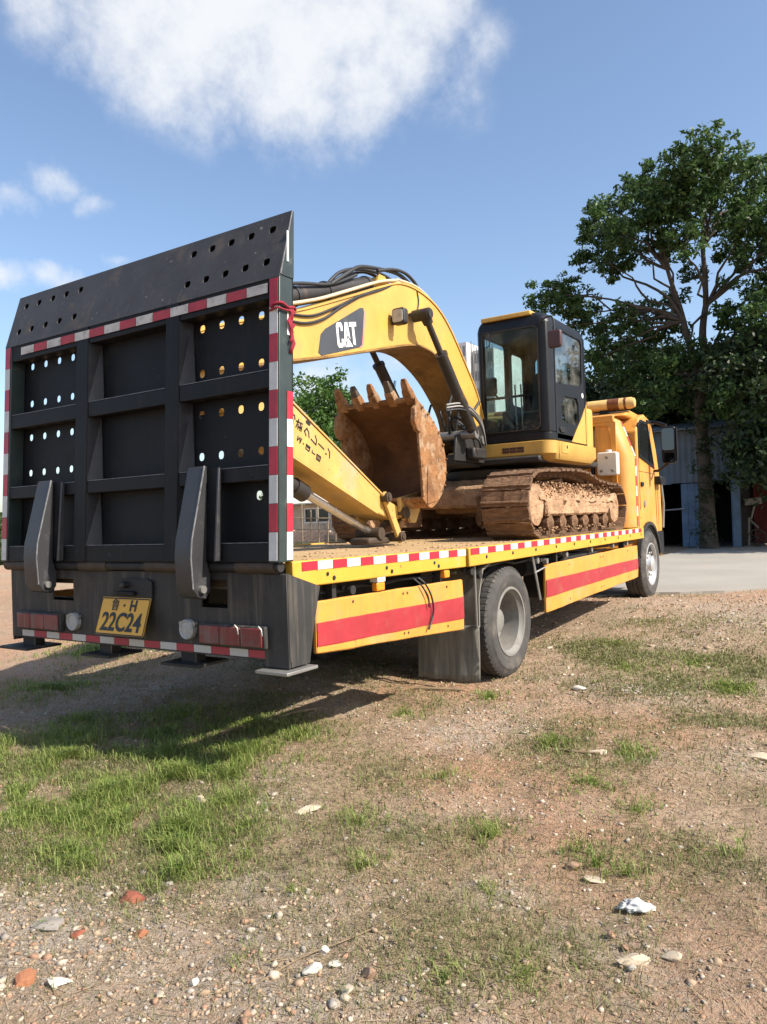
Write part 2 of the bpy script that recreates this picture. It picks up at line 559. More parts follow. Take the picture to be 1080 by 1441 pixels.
def tag(o, label=None, cat=None, group=None, kind=None):
    if label:
        o['label'] = label
    if cat:
        o['category'] = cat
    if group:
        o['group'] = group
    if kind:
        o['kind'] = kind
    return o


def thing(name, loc, label, cat, group=None):
    o = bpy.data.objects.new(name, None)
    o.empty_display_size = 0.3
    COL.objects.link(o)
    o.location = loc
    WO[o.name] = Vector(loc)
    return tag(o, label, cat, group)


def part(name, parent, loc=None):
    o = bpy.data.objects.new(name, None)
    COL.objects.link(o)
    o.parent = parent
    WO[o.name] = WO[parent.name].copy()
    return o


def smooth_path(pts, k=6, closed=False):
    P = [Vector(p) for p in pts]
    n = len(P)
    res = []
    rngi = range(n) if closed else range(n - 1)
    for i in rngi:
        p0 = P[(i - 1) % n] if closed or i > 0 else P[i]
        p1, p2 = P[i], P[(i + 1) % n]
        p3 = P[(i + 2) % n] if closed or i + 2 < n else P[(i + 1) % n]
        for j in range(k):
            t = j / k
            res.append(0.5 * ((2 * p1) + (p2 - p0) * t + (2 * p0 - 5 * p1 + 4 * p2 - p3) * t * t + (3 * p1 - p0 - 3 * p2 + p3) * t ** 3))
    if not closed:
        res.append(P[-1])
    return res


def rrect(cx, cy, w, h, r, n=3):
    pts = []
    for qx, qy, a0 in ((1, 1, 0), (-1, 1, 90), (-1, -1, 180), (1, -1, 270)):
        for k in range(n + 1):
            a = R(a0 + 90 * k / n)
            pts.append((cx + qx * (w / 2 - r) + r * math.cos(a), cy + qy * (h / 2 - r) + r * math.sin(a)))
    return pts


def ngon(cx, cy, r, n=12, rx=None):
    return [(cx + (rx or r) * math.cos(2 * math.pi * k / n), cy + r * math.sin(2 * math.pi * k / n)) for k in range(n)]


def plate(outer, holes, t):
    """flat sheet with real holes, in local XY, thickness t about z = 0"""
    cu = bpy.data.curves.new('sheet', 'CURVE')
    cu.dimensions = '2D'
    cu.fill_mode = 'BOTH'
    cu.extrude = t / 2
    for lp in [outer] + list(holes):
        sp = cu.splines.new('POLY')
        sp.points.add(len(lp) - 1)
        for q, p in zip(sp.points, lp):
            q.co = (p[0], p[1], 0, 1)
        sp.use_cyclic_u = True
    return curve_mb(cu)


def curve_mb(cu):
    ob = bpy.data.objects.new('sheet', cu)
    me = bpy.data.meshes.new_from_object(ob)
    mb = MB()
    mb.v = [tuple(v.co) for v in me.vertices]
    mb.f = [tuple(p.vertices) for p in me.polygons]
    bpy.data.objects.remove(ob)
    bpy.data.curves.remove(cu)
    bpy.data.meshes.remove(me)
    return mb


def text_mb(body, size, ext=0.002, sx=1.0, bold=0.0):
    cu = bpy.data.curves.new('letters', 'FONT')
    cu.body = body
    cu.size = size
    cu.extrude = ext
    cu.offset = bold
    cu.align_x = 'CENTER'
    cu.align_y = 'CENTER'
    mb = curve_mb(cu)
    return mb.tf(lambda x, y, z: (x * sx, y, z))


def np_mesh(name, V, F, mi=None):
    """fast mesh from numpy; F is (n,k) with equal k"""
    me = bpy.data.meshes.new(name)
    nv, (nf, k) = len(V), F.shape
    me.vertices.add(nv)
    me.vertices.foreach_set('co', V.astype(np.float32).ravel())
    me.loops.add(nf * k)
    me.loops.foreach_set('vertex_index', F.astype(np.int32).ravel())
    me.polygons.add(nf)
    me.polygons.foreach_set('loop_start', np.arange(0, nf * k, k, dtype=np.int32))
    me.polygons.foreach_set('loop_total', np.full(nf, k, dtype=np.int32))
    if mi is not None:
        me.polygons.foreach_set('material_index', mi.astype(np.int32))
    me.update(calc_edges=True)
    me.validate()
    return me


# ------------------------------------------------------------------ value noise (for terrain and scatter)
def _hash(ix, iy, seed):
    h = (ix.astype(np.int64) * 374761393 + iy.astype(np.int64) * 668265263 + seed * 974711) & 0x7fffffff
    h = ((h ^ (h >> 13)) * 1274126177) & 0x7fffffff
    return ((h ^ (h >> 16)) & 0xffff) / 65535.0


def vnoise(x, y, seed=0):
    ix, iy = np.floor(x), np.floor(y)
    fx, fy = x - ix, y - iy
    fx, fy = fx * fx * (3 - 2 * fx), fy * fy * (3 - 2 * fy)
    a = _hash(ix, iy, seed); b = _hash(ix + 1, iy, seed); c = _hash(ix, iy + 1, seed); d = _hash(ix + 1, iy + 1, seed)
    return (a * (1 - fx) + b * fx) * (1 - fy) + (c * (1 - fx) + d * fx) * fy


def fbm(x, y, seed=0, octv=5, gain=0.5):
    s, amp, tot = 0, 1.0, 0
    for o in range(octv):
        s = s + amp * vnoise(x * 2 ** o + 17.3 * o, y * 2 ** o - 9.1 * o, seed + o)
        tot += amp
        amp *= gain
    return s / tot


def sstep(a, b, x):
    t = np.clip((x - a) / (b - a), 0, 1)
    return t * t * (3 - 2 * t)


def gz(x, y):
    x = np.asarray(x, float); y = np.asarray(y, float)
    h = 0.21 * sstep(4.5, 10.8, y)
    flat = sstep(11.0, 12.0, y) * sstep(-5.5, -4.0, x)
    far = 1 - sstep(10, 30, np.hypot(x, y))
    u = (fbm(x * 0.7, y * 0.7, 3, 3) - 0.5) * 0.09 + (fbm(x * 3.1, y * 3.1, 5, 4) - 0.5) * 0.060 * far + (fbm(x * 12, y * 12, 9, 3) - 0.5) * 0.028 * far
    return h + u * (1 - flat)


def gz1(x, y):
    return float(gz(np.array([x]), np.array([y]))[0])

# ================================================================== GROUND
# grass patches: x, y, radius, lushness, blade height
GRASS = [(-3.3, 2.25, .35, .8, .11), (-2.85, 1.95, .30, .7, .09), (-3.6, 2.2, .40, .7, .10), (-2.6, 1.95, .22, .6, .08), (-4.1, 2.05, .4, .7, .09), (-2.5, 2.6, .3, .45, .08), (-2.3, 2.35, .22, .4, .07), (-3.7, 3.9, .5, .6, .09), (-4.4, 3.9, .5, .6, .09), (-3.2, 3.8, .35, .6, .10), (-4.6, 3.1, .45, .8, .10), (-3.7, 3.15, .4, .8, .11), (-4.5, 2.3, .5, .7, .10), (-3.5, 2.1, .35, .7, .09), (-1.9, 6.6, .5, .35, .05), (-1.4, 7.0, .5, .35, .05), (-2.2, 7.4, .4, .3, .05), (-3.45, 2.53, .50, 1.0, .13), (-4.2, 2.85, .60, .9, .12), (-2.75, 2.42, .30, 1.0, .13), (-2.42, 2.12, .22, 1.1, .13),
         (-3.0, 2.02, .34, .8, .10), (-3.9, 2.30, .50, .8, .10), (-2.78, 2.75, .26, .8, .12), (-4.9, 2.6, .7, .8, .12),
         (-2.62, 2.25, .2, 1.1, .15), (-3.3, 2.9, .35, 1.0, .14), (-3.1, 2.35, .3, .9, .12),
         (-3.3, 3.35, .45, .8, .12), (-4.1, 3.5, .55, .6, .10), (-3.05, 3.05, .25, .8, .13), (-4.9, 3.4, .5, .4, .09),
         (-1.80, 2.51, .12, .9, .09), (-2.10, 2.89, .20, .7, .10), (-1.49, 3.04, .17, .9, .10), (-1.27, 2.55, .08, 1.0, .08),
         (-1.10, 3.05, .10, .7, .10), (-1.0, 2.98, .06, .7, .12), (-1.0, 6.26, .30, .8, .10), (-2.59, 5.39, .18, .9, .09), (-2.35, 5.0, .18, .5, .07),
         (-1.68, 4.33, .16, .9, .10), (-1.24, 4.40, .20, .8, .10), (-0.54, 3.40, .20, 1.0, .11), (-.88, 2.96, .14, .7, .08),
         (-1.28, 3.8, .30, .5, .06), (-1.0, 3.6, .22, .5, .06), (-.2, 4.6, .5, .6, .08), (.3, 3.2, .5, .7, .10), (-.3, 5.6, .4, .6, .09),
         (-2.9, 4.6, .25, .5, .08), (-2.0, 3.55, .25, .35, .06), (-2.3, 3.2, .3, .35, .06), (-.55, 7.2, .4, .6, .09), (.6, 6.0, .7, .5, .09),
         (-.95, 2.15, .28, .45, .06), (-1.15, 2.0, .2, .4, .06), (-.75, 2.6, .15, .4, .06), (-1.9, 2.2, .15, .3, .05), (-2.55, 1.6, .12, .35, .06),
         (-1.75, 1.75, .10, .3, .05), (-6.2, 4.0, .8, .5, .10), (-7.5, 5.5, 1.0, .4, .10), (-8.5, 9, 1.6, .5, .12), (-.1, 2.3, .2, .6, .09)]
GRASS = [(x, y, r * (1.0 if r > .28 else 1.25), l * (1.0 if r > .28 else .62), h * .80) for x, y, r, l, h in GRASS]
TURF = [(-4.3, 4.2, .7, .8), (-3.6, 3.7, .6, .8), (-2.0, 6.9, .7, .9), (-1.2, 6.9, .7, .8), (-1.5, 4.4, .5, .7), (-.9, 5.2, .5, .6), (-1.7, 3.0, .35, .6), (-2.9, 5.0, .4, .6), (-2.4, 2.5, .4, .7), (-1.71, 6.35, .8, .8), (-2.18, 7.16, .7, .8), (-1.3, 7.6, .8, .6), (-1.2, 4.0, .6, .5), (-1.6, 5.3, .6, .3), (-2.4, 3.3, .7, .35),
        (-3.5, 2.6, 1.1, .9), (-2.2, 2.7, .5, .35), (-.7, 3.3, .5, .4), (-1.0, 2.2, .5, .35), (-4.2, 3.6, 1.0, .5), (-.5, 6.5, 1.0, .5), (0.2, 4.5, 1.0, .5), (-2.0, 8.8, .8, .4), (-5, 6, 1.5, .3), (-6.5, 5.0, 1.0, .35)]


def blob(x, y, lst, hgt=3):
    s = np.zeros_like(x)
    for p in lst:
        d2 = ((x - p[0]) ** 2 + (y - p[1]) ** 2) / p[2] ** 2
        s = np.maximum(s, np.exp(-d2 * 1.1) * p[3])
    return s


def green_f(x, y):
    n = fbm(x * 2.2, y * 2.2, 21, 5)
    return np.clip(blob(x, y, TURF) * (0.35 + 1.3 * sstep(.35, .7, n)) + 0.20 * sstep(.50, .72, fbm(x * .8, y * .8, 25, 4)), 0, 1.2)


GRAVEL = [(-2.3, 1.55, .45, 1.0), (-1.55, 1.6, .6, .8), (-2.75, 1.45, .5, .9), (-2.2, 4.6, .5, .7), (-1.8, 2.15, .22, .8), (-1.55, 5.75, .5, .6), (-1.2, 2.6, .18, .7),
          (-1.2, 9.5, 1.3, .8), (-4.6, 3.9, .8, .7), (-1.6, 3.4, .4, .4), (-.6, 2.3, .3, .5), (-.55, 4.7, .3, .6), (-2.3, 10.3, .8, .7), (0.2, 10, 1.2, .8), (-1.1, 1.7, .4, .5)]


def gravel_f(x, y):
    return np.clip(blob(x, y, GRAVEL) * (0.4 + 1.1 * fbm(x * 3, y * 3, 31, 4)) + 0.25 * sstep(.5, .7, fbm(x * 1.3, y * 1.3, 33, 4)), 0, 1.2)


def axis_coords(lo, hi, step, far, grow=1.16):
    c = list(np.arange(lo, hi + 1e-6, step))
    a, s = hi, step
    while a < far:
        s *= grow
        a += s
        c.append(a)
    a, s = lo, step
    pre = []
    while a > -far:
        s *= grow
        a -= s
        pre.append(a)
    return np.array(pre[::-1] + c)


gx = axis_coords(-5.6, 1.6, 0.024, 900)
gy = axis_coords(0.9, 7.6, 0.024, 900)
GX, GY = np.meshgrid(gx, gy)
fx, fy = GX.ravel(), GY.ravel()
V = np.stack([fx, fy, gz(fx, fy)], 1)
nx, ny = len(gx), len(gy)
ii = np.arange(nx * ny).reshape(ny, nx)
F = np.stack([ii[:-1, :-1], ii[:-1, 1:], ii[1:, 1:], ii[1:, :-1]], -1).reshape(-1, 4)
gme = np_mesh('ground', V, F)
gme.polygons.foreach_set('use_smooth', np.ones(len(F), bool))
PALE = [(-2.5, 1.6, .28, 1.0), (-2.75, 1.5, .3, .8), (-2.08, 2.18, .14, .9), (-1.75, 1.75, .35, .5), (-2.3, 4.35, .35, .7), (-1.25, 2.55, .14, .7), (-.8, 2.45, .22, .6), (-1.55, 5.9, .4, .8), (-1.1, 4.4, .3, .5), (-.6, 4.7, .3, .7),
        (-1.35, 1.6, .3, .5), (-1.0, 1.85, .2, .4), (-2.9, 3.15, .25, .4), (-1.9, 3.1, .3, .4), (-2.6, 2.9, .2, .5), (-1.0, 9.8, 1.2, .7), (.2, 10.5, 1.4, .7), (-4.8, 4.2, .7, .7), (-.5, 6.4, .5, .5)]
for nm, val in (('pale', np.clip(blob(fx, fy, PALE) + .35 * sstep(.56, .74, fbm(fx * 1.1, fy * 1.1, 47, 5)), 0, 1)), ('green', green_f(fx, fy)), ('gravel', gravel_f(fx, fy)),
                ('red', np.clip(sstep(.42, .70, fbm(fx * .55 + 3, fy * .55, 41, 4)) + .9 * np.exp(-((fx + 9) ** 2 + (fy - 8) ** 2) / 16) + .7 * np.exp(-((fx + .5) ** 2 + (fy - 1.9) ** 2) / .8) + .5 * np.exp(-((fx + 1.9) ** 2 + (fy - 3.6) ** 2) / .4), 0, 1))):
    at = gme.attributes.new(nm, 'FLOAT', 'POINT')
    at.data.foreach_set('value', val.astype(np.float32))

m = bpy.data.materials.new('trodden_earth')
m.use_nodes = True
t = m.node_tree
p = t.nodes['Principled BSDF']
p.inputs['Roughness'].default_value = 0.95
p.inputs['Specular IOR Level'].default_value = 0.15
tcn = t.nodes.new('ShaderNodeTexCoord').outputs['Object']


def gnoise(s, d=8, r=0.62):
    n = t.nodes.new('ShaderNodeTexNoise')
    n.inputs['Scale'].default_value = s
    n.inputs['Detail'].default_value = d
    n.inputs['Roughness'].default_value = r
    t.links.new(tcn, n.inputs['Vector'])
    return n.outputs['Fac']


def gmix(f, a, b):
    n = t.nodes.new('ShaderNodeMix')
    n.data_type = 'RGBA'
    for i, s in ((0, f), (6, a), (7, b)):
        if hasattr(s, 'is_linked'):
            t.links.new(s, n.inputs[i])
        else:
            n.inputs[i].default_value = s if i == 0 else (*s, 1)
    return n.outputs[2]


def gramp(f, lo, hi, top=1.0):
    n = t.nodes.new('ShaderNodeMapRange')
    n.inputs['From Min'].default_value = lo
    n.inputs['From Max'].default_value = hi
    n.inputs['To Max'].default_value = top
    t.links.new(f, n.inputs['Value'])
    return n.outputs[0]


def gattr(nm):
    n = t.nodes.new('ShaderNodeAttribute')
    n.attribute_name = nm
    return n.outputs['Fac']


base = gmix(gramp(gnoise(1.1), .35, .65), (0.385, 0.265, 0.172), (0.520, 0.372, 0.252))
base = gmix(smath(t, 'MULTIPLY', gattr('red'), gramp(gnoise(2.3), .26, .54)), base, (0.525, 0.300, 0.185))
base = gmix(gramp(gnoise(4.0), .52, .70, .6), base, (0.290, 0.220, 0.150))
base = gmix(smath(t, 'MULTIPLY', gattr('gravel'), gramp(gnoise(26), .40, .60, .9)), base, (0.46, 0.395, 0.32))
base = gmix(smath(t, 'MULTIPLY', gattr('green'), gramp(gnoise(20), .36, .58, .9)), base, (0.175, 0.178, 0.072))
base = gmix(smath(t, 'MULTIPLY', gattr('pale'), gramp(gnoise(9), .38, .56, .85)), base, (0.54, 0.475, 0.395))
base = gmix(gramp(gnoise(48, 5), .52, .64, .6), base, (0.145, 0.102, 0.066))
base = gmix(gramp(gnoise(80, 3), .57, .65, .8), base, (0.52, 0.43, 0.32))
base = gmix(gramp(gnoise(170, 2), .60, .68, .5), base, (0.095, 0.070, 0.048))
t.links.new(base, p.inputs['Base Color'])
hsum = smath(t, 'ADD', smath(t, 'MULTIPLY', gnoise(22, 8, .7), 1.0), smath(t, 'MULTIPLY', gnoise(110, 4), 0.35))
bn = t.nodes.new('ShaderNodeBump')
bn.inputs['Strength'].default_value = 1.0
bn.inputs['Distance'].default_value = 0.05
t.links.new(hsum, bn.inputs['Height'])
t.links.new(bn.outputs[0], p.inputs['Normal'])
K['earth'] = m
ground = place('ground', gme, 'earth')
tag(ground, kind='structure')

# concrete yard in front of the sheds (a slab 2 cm proud of the dirt, with a broken front edge)
K['concrete'] = mat('pale_yard_concrete', (0.30, 0.275, 0.235), 0.9, var=0.12, vs=0.6, dirt=((0.33, 0.28, 0.22), 0.53, 1.2, 0.6), speck=((0.27, 0.23, 0.18), 0.64, 14), bump=0.1, bs=20)
edge = []
for k in range(80):
    x = lerp(-4.8, 16, k / 79)
    y = 11.3 + 0.73 * (x + 2.58) * (1 if x < 0.5 else 0) + (0.73 * 3.08 if x >= 0.5 else 0)
    edge.append((x, y + 0.35 * (vnoise(np.array([x * 1.7]), np.array([3.0]), 5)[0] - .5) + .12 * (vnoise(np.array([x * 9]), np.array([8.0]), 6)[0] - .5)))
mb = MB()
mb.prism(edge + [(16, 60), (-4.8, 60)], 'z', 0.10, 0.235)
tag(mb.build('concrete_yard', 'concrete'), kind='structure')

# ================================================================== TRUCK
XR = -2.66            # right side of the deck
XC = -3.95            # centre line
XL = 2 * XC - XR
mx = lambda x: 2 * XC - x
truck = thing('flatbed_truck', (XC, 6.5, 0.05), 'orange flatbed truck with raised black rear ramp carrying the excavator', 'truck')

# ---- deck
deck_z = lambda y: lerp(1.19, 1.16, min(1, (y - 3.16) / 2.03)) if y < 5.19 else lerp(1.16, 1.18, (y - 5.19) / 5.2)
mb = MB()
ys = [3.2, 4.2, 5.2, 7.0, 8.7, 10.18]
for a, b in zip(ys[:-1], ys[1:]):
    za, zb = deck_z(a) - .012, deck_z(b) - .012
    x0, x1 = XL + .062, XR - .062
    mb.hexa([(x0, a + .003, za - .05), (x1, a + .003, za - .05), (x1, b, zb - .05), (x0, b, zb - .05), (x0, a + .003, za), (x1, a + .003, za), (x1, b, zb), (x0, b, zb)])
mb.build('deck_floor', 'floor', truck)
# loose dirt on the deck
n = 2600
px = rng.uniform(XL + .1, XR - .05, n)
py = rng.uniform(3.25, 10.1, n)
edgew = np.exp(-((px - XR) / .3) ** 2)
keep = rng.random(n) < .15 + .85 * edgew
px, py = px[keep], py[keep]


def pebbles(px, py, pz, sz, flat=0.6, mi=None, name='gravel', jit=.28):
    """irregular lumps: jittered icosahedra merged into one mesh"""
    g = (1 + 5 ** .5) / 2
    B = np.array([(-1, g, 0), (1, g, 0), (-1, -g, 0), (1, -g, 0), (0, -1, g), (0, 1, g), (0, -1, -g), (0, 1, -g), (g, 0, -1), (g, 0, 1), (-g, 0, -1), (-g, 0, 1)], float)
    B /= np.linalg.norm(B[0])
    T = np.array([(0, 11, 5), (0, 5, 1), (0, 1, 7), (0, 7, 10), (0, 10, 11), (1, 5, 9), (5, 11, 4), (11, 10, 2), (10, 7, 6), (7, 1, 8), (3, 9, 4), (3, 4, 2), (3, 2, 6), (3, 6, 8), (3, 8, 9), (4, 9, 5), (2, 4, 11), (6, 2, 10), (8, 6, 7), (9, 8, 1)])
    n = len(px)
    v = B[None] * (1 + rng.uniform(-jit, jit, (n, 12, 1)))
    sc = np.stack([rng.uniform(.7, 1.3, n), rng.uniform(.6, 1.0, n), rng.uniform(.5, 1.0, n) * flat * 1.4], 1)
    v = v * sc[:, None, :]
    a = rng.uniform(0, 6.283, n)
    tl = rng.uniform(-.4, .4, n)
    x, y, z = v[..., 0], v[..., 1], v[..., 2]
    y, z = y * np.cos(tl)[:, None] - z * np.sin(tl)[:, None], y * np.sin(tl)[:, None] + z * np.cos(tl)[:, None]
    x, y = x * np.cos(a)[:, None] - y * np.sin(a)[:, None], x * np.sin(a)[:, None] + y * np.cos(a)[:, None]
    s = np.asarray(sz)[:, None]
    V = np.stack([x * s + px[:, None], y * s + py[:, None], z * s + np.asarray(pz)[:, None]], -1).reshape(-1, 3)
    F = (T[None] + (np.arange(n) * 12)[:, None, None]).reshape(-1, 3)
    me = np_mesh(name, V, F, None if mi is None else np.repeat(mi, 20))
    return me


dz = np.array([deck_z(y) for y in py]) - .012
me = pebbles(px, py, dz, rng.uniform(.006, .022, len(px)), .5)
o = place('loose_dirt', me, 'mud_pale', truck, loc=(0, 0, 0))
tag(o, kind='stuff')

# side rails with two-colour tape
tape_box = MB().box(-.0015, .0015, -.5, .5, -.5, .5).mesh('tape')
TAPE = {}
for c in ('tape_red', 'tape_white', 'tape_dull_red', 'tape_dull_white'):
    TAPE[c] = tape_box.copy()
    TAPE[c].materials.append(K[c])


def tape_x(parent, x, y0, y1, z0, z1, c):
    return place('reflective_tape', TAPE[c], c, parent, loc=(x, (y0 + y1) / 2, (z0 + z1) / 2), scale=(1, abs(y1 - y0), abs(z1 - z0)))


def bolt_x(parent, x, y, z, r=.012, m='ink', name='bolt_hole', ln=.004):
    mb = MB()
    mb.lathe([(r, 0), (r, ln)], (x, y, z), 'x', 10)
    return mb.build(name, m, parent)


for side in (1, -1):
    X = XR if side > 0 else XL
    for (a, b) in ((3.16, 5.19), (5.25, 10.38)):
        mb = MB()
        segs = 1 if a < 5 else 6
        xa, xb = X - side * .06, X
        for k in range(segs):
            p0, p1 = lerp(a, b, k / segs), lerp(a, b, (k + 1) / segs)
        za, zb = deck_z(a), deck_z(b)
        mb.hexa([(xa, a, za - .145), (xb, a, za - .145), (xb, b, zb - .142), (xa, b, zb - .142), (xa, a, za), (xb, a, za), (xb, b, zb), (xa, b, zb)])
        rail = mb.build('deck_rail', 'rail_yellow', truck, bevel=.008)
        if side > 0:
            y = 3.23 if a < 5 else 5.27
            w = .14 if a < 5 else .151
            k = 0
            while y + w <= b + .02:
                zt = deck_z(y + w / 2)
                tape_x(rail, X + .002, y + .001, min(y + w, b - .004) - .001, zt - .055, zt - .006, 'tape_red' if k % 2 == 0 else 'tape_white')
                y += w
                k += 1
            yy = a + .3
            while yy < b - .1:
                bolt_x(rail, X, yy, deck_z(yy) - .085, .012 if a < 5 else .015)
                if a < 5:
                    bolt_x(rail, X, yy + .06, deck_z(yy) - .112, .014)
                yy += .62 if a < 5 else .52
mb = MB()
mb.box(XL + .065, XR - .065, 3.165, 3.197, 1.04, 1.165)
mb.build('deck_end_beam', 'rusty', truck, bevel=.006)

# ---- chassis
for s in (-1, 1):
    mb = MB()
    mb.box(XC + s * .40 - .04, XC + s * .40 + .04, 3.35, 11.9, .76, 1.02)
    mb.build('chassis_rail', 'dark', truck, bevel=.01)
for y in np.arange(3.6, 10.3, .55):
    mb = MB()
    mb.box(XL + .10, XR - .10, y, y + .07, 1.03, 1.10)
    mb.build('cross_member', 'dark', truck)
for y, z in ((6.1, .51), (11.0, .69)):
    mb = MB()
    mb.tube([(XL + .45, y, z), (XC - .3, y, z), (XC - .18, y, z), (XC + .18, y, z), (XC + .3, y, z), (XR - .45, y, z)], [.075, .085, .19, .19, .085, .075], 14)
    mb.build('axle', 'dark', truck, smooth=40)
for s in (-1, 1):
    for k in range(3):
        mb = MB()
        z = .62 + .022 * k
        pts = smooth_path([(XC + s * .47, 5.35 + .12 * k, z + .13 - .03 * k), (XC + s * .47, 6.1, z - .02), (XC + s * .47, 6.85 - .12 * k, z + .13 - .03 * k)], 5)
        for a, b in zip(pts[:-1], pts[1:]):
            mb.hexa([(a.x - .04, a.y, a.z - .01), (a.x + .04, a.y, a.z - .01), (b.x + .04, b.y, b.z - .01), (b.x - .04, b.y, b.z - .01),
                     (a.x - .04, a.y, a.z + .01), (a.x + .04, a.y, a.z + .01), (b.x + .04, b.y, b.z + .01), (b.x - .04, b.y, b.z + .01)])
        mb.build('leaf_spring', 'dark', truck)
mb = MB()
mb.prism(rrect(8.1, .74, 1.2, .44, .1), 'x', XR - .52, XR - .08)
mb.build('fuel_tank', 'dark', truck, smooth=35)
mb = MB()
mb.tube([(XR - .35, 7.0, .88), (XR - .35, 7.4, .88)], .09, 14)
mb.build('air_tank', 'dark', truck, smooth=40)
mb = MB()
mb.tube([(XC, 6.3, .55), (XC, 9.8, .75)], .06, 12)
mb.build('drive_shaft', 'dark', truck, smooth=40)
mb = MB()
mb.prism([(9.6, .62), (10.3, .55), (11.9, .6), (11.9, 1.2), (10.4, 1.2), (9.8, 1.0)], 'x', XC - .33, XC + .33)
mb.build('engine_block', 'dark', truck, bevel=.04)
# small lines, valves and brackets seen under the deck edge
for (y0, y1, z0, z1) in ((3.5, 5.2, .99, .985), (5.3, 6.9, 1.0, .98), (6.9, 10.2, 1.005, 1.01), (7.0, 9.0, .965, .975)):
    mb = MB()
    mb.tube(smooth_path([(XR - .10, lerp(y0, y1, k / 8), lerp(z0, z1, k / 8) + random.uniform(-.015, .015)) for k in range(9)], 3), .011, 6)
    mb.build('brake_line', 'hose', truck, smooth=60)
for y, z in ((3.75, .98), (5.35, .97), (5.5, .93), (6.72, .97), (6.95, .95), (7.5, .985), (8.3, .99), (9.1, 1.0), (9.7, 1.0)):
    mb = MB()
    mb.tube([(XR - .07, y, z), (XR - .03, y, z)], .028, 10)
    mb.tube([(XR - .09, y - .05, z + .015), (XR - .09, y + .06, z + .01)], .018, 8)
    mb.build('pipe_fitting', 'steel' if y > 6 else 'dark', truck, smooth=40)

# ---- side skirts
for side in (1, -1):
    X = XR - .012 if side > 0 else XL + .012
    for pts, st in ((((3.36, .66), (5.14, .55), (5.15, .93), (3.36, .95)), ((3.363, .70), (5.138, .635), (5.14, .795), (3.363, .83))),
                    (((6.84, .47), (10.07, .545), (10.10, .96), (6.85, .92)), ((6.845, .615), (10.07, .655), (10.075, .785), (6.85, .775)))):
        mb = MB()
        mb.prism(pts, 'x', X - .028 * side, X)
        sk = rough_up(mb.build('side_skirt', 'truck_yellow', truck, bevel=.006), .022, .40, 5)
        mb = MB()
        mb.prism(st, 'x', X - .004 * side, X + .004 * side)
        rough_up(mb.build('red_stripe', 'red_paint', sk), .022, .40, 5)
        if side > 0:
            y0, y1 = pts[0][0], pts[1][0]
            for f in (.2, .52, .55, .86):
                for zz in (.12, .90):
                    yy = lerp(y0, y1, f)
                    zl, zh = lerp(pts[0][1], pts[1][1], f), lerp(pts[3][1], pts[2][1], f)
                    bolt_x(sk, X, yy, lerp(zl, zh, zz), .009, 'rusty', 'rivet')
            for yy in (lerp(y0, y1, .12), lerp(y0, y1, .85)):
                mb = MB()
                mb.box(X - .10, X - .03, yy - .02, yy + .02, .80, 1.05)
                mb.build('skirt_bracket', 'dark', sk)
# side marker lamps and a loop of cable over the rear skirt
for y, z, w in ((4.02, .985, .09), (4.9, .995, .075)):
    mb = MB()
    mb.box(XR - .05, XR - .005, y - w / 2, y + w / 2, z - .035, z + .02)
    lp = mb.build('side_marker_lamp', 'lamp_amber', truck, bevel=.008)
    if y < 4.5:
        mb = MB()
        mb.box(XR - .06, XR - .002, y - w / 2, y + w / 2, z + .022, z + .055)
        mb.build('lamp_bracket', 'plastic_white', lp)
mb = MB()
mb.tube(smooth_path([(XR - .03, 4.52, .99), (XR + .005, 4.55, .95), (XR + .012, 4.62, .86), (XR + .01, 4.65, .76), (XR + .008, 4.62, .68), (XR + .01, 4.575, .63)], 5), .007, 6)
mb.tube(smooth_path([(XR - .03, 4.46, .99), (XR + .005, 4.50, .94), (XR + .012, 4.575, .86), (XR + .01, 4.59, .78)], 5), .006, 6)
mb.build('loose_cable', 'hose', truck, smooth=60)

# ---- wheels
def tyre_mesh(r, w, name):
    prof = [(r * .60, -w * .46), (r * .66, -w * .52), (r * .80, -w * .55), (r * .92, -w * .50), (r * .985, -w * .42), (r, -w * .34),
            (r * 1.0, -w * .14), (r * .975, -w * .13), (r * .975, -w * .08), (r, -w * .07), (r, w * .07), (r * .975, w * .08), (r * .975, w * .13), (r, w * .14),
            (r, w * .34), (r * .985, w * .42), (r * .92, w * .50), (r * .86, w * .535), (r * .855, w * .545), (r * .80, w * .55), (r * .74, w * .535), (r * .735, w * .54), (r * .66, w * .52), (r * .60, w * .46)]
    mb = MB()
    n = 56
    rings = [[(t, q * math.cos(2 * math.pi * k / n), q * math.sin(2 * math.pi * k / n)) for k in range(n)] for q, t in prof]
    mb.loft(rings + [rings[0]], False)
    # shoulder tread blocks
    for k in range(n):
        a = 2 * math.pi * (k + .5) / n
        for s in (-1, 1):
            da = .030
            pts = []
            for q, tt in ((r * .955, .475), (r * 1.006, .40), (r * 1.006, .18), (r * .985, .18)):
                pts.append((q, tt * w * s))
            A = [(t2, q * math.cos(a - da), q * math.sin(a - da)) for q, t2 in pts]
            Bq = [(t2, q * math.cos(a + da), q * math.sin(a + da)) for q, t2 in pts]
            mb.loft([A, Bq], True)
    return mb.mesh(name, (0, 0, 0), 35)


RW = .475
TY = tyre_mesh(RW, .27, 'tyre')
TY.materials.append(K['rubber'])


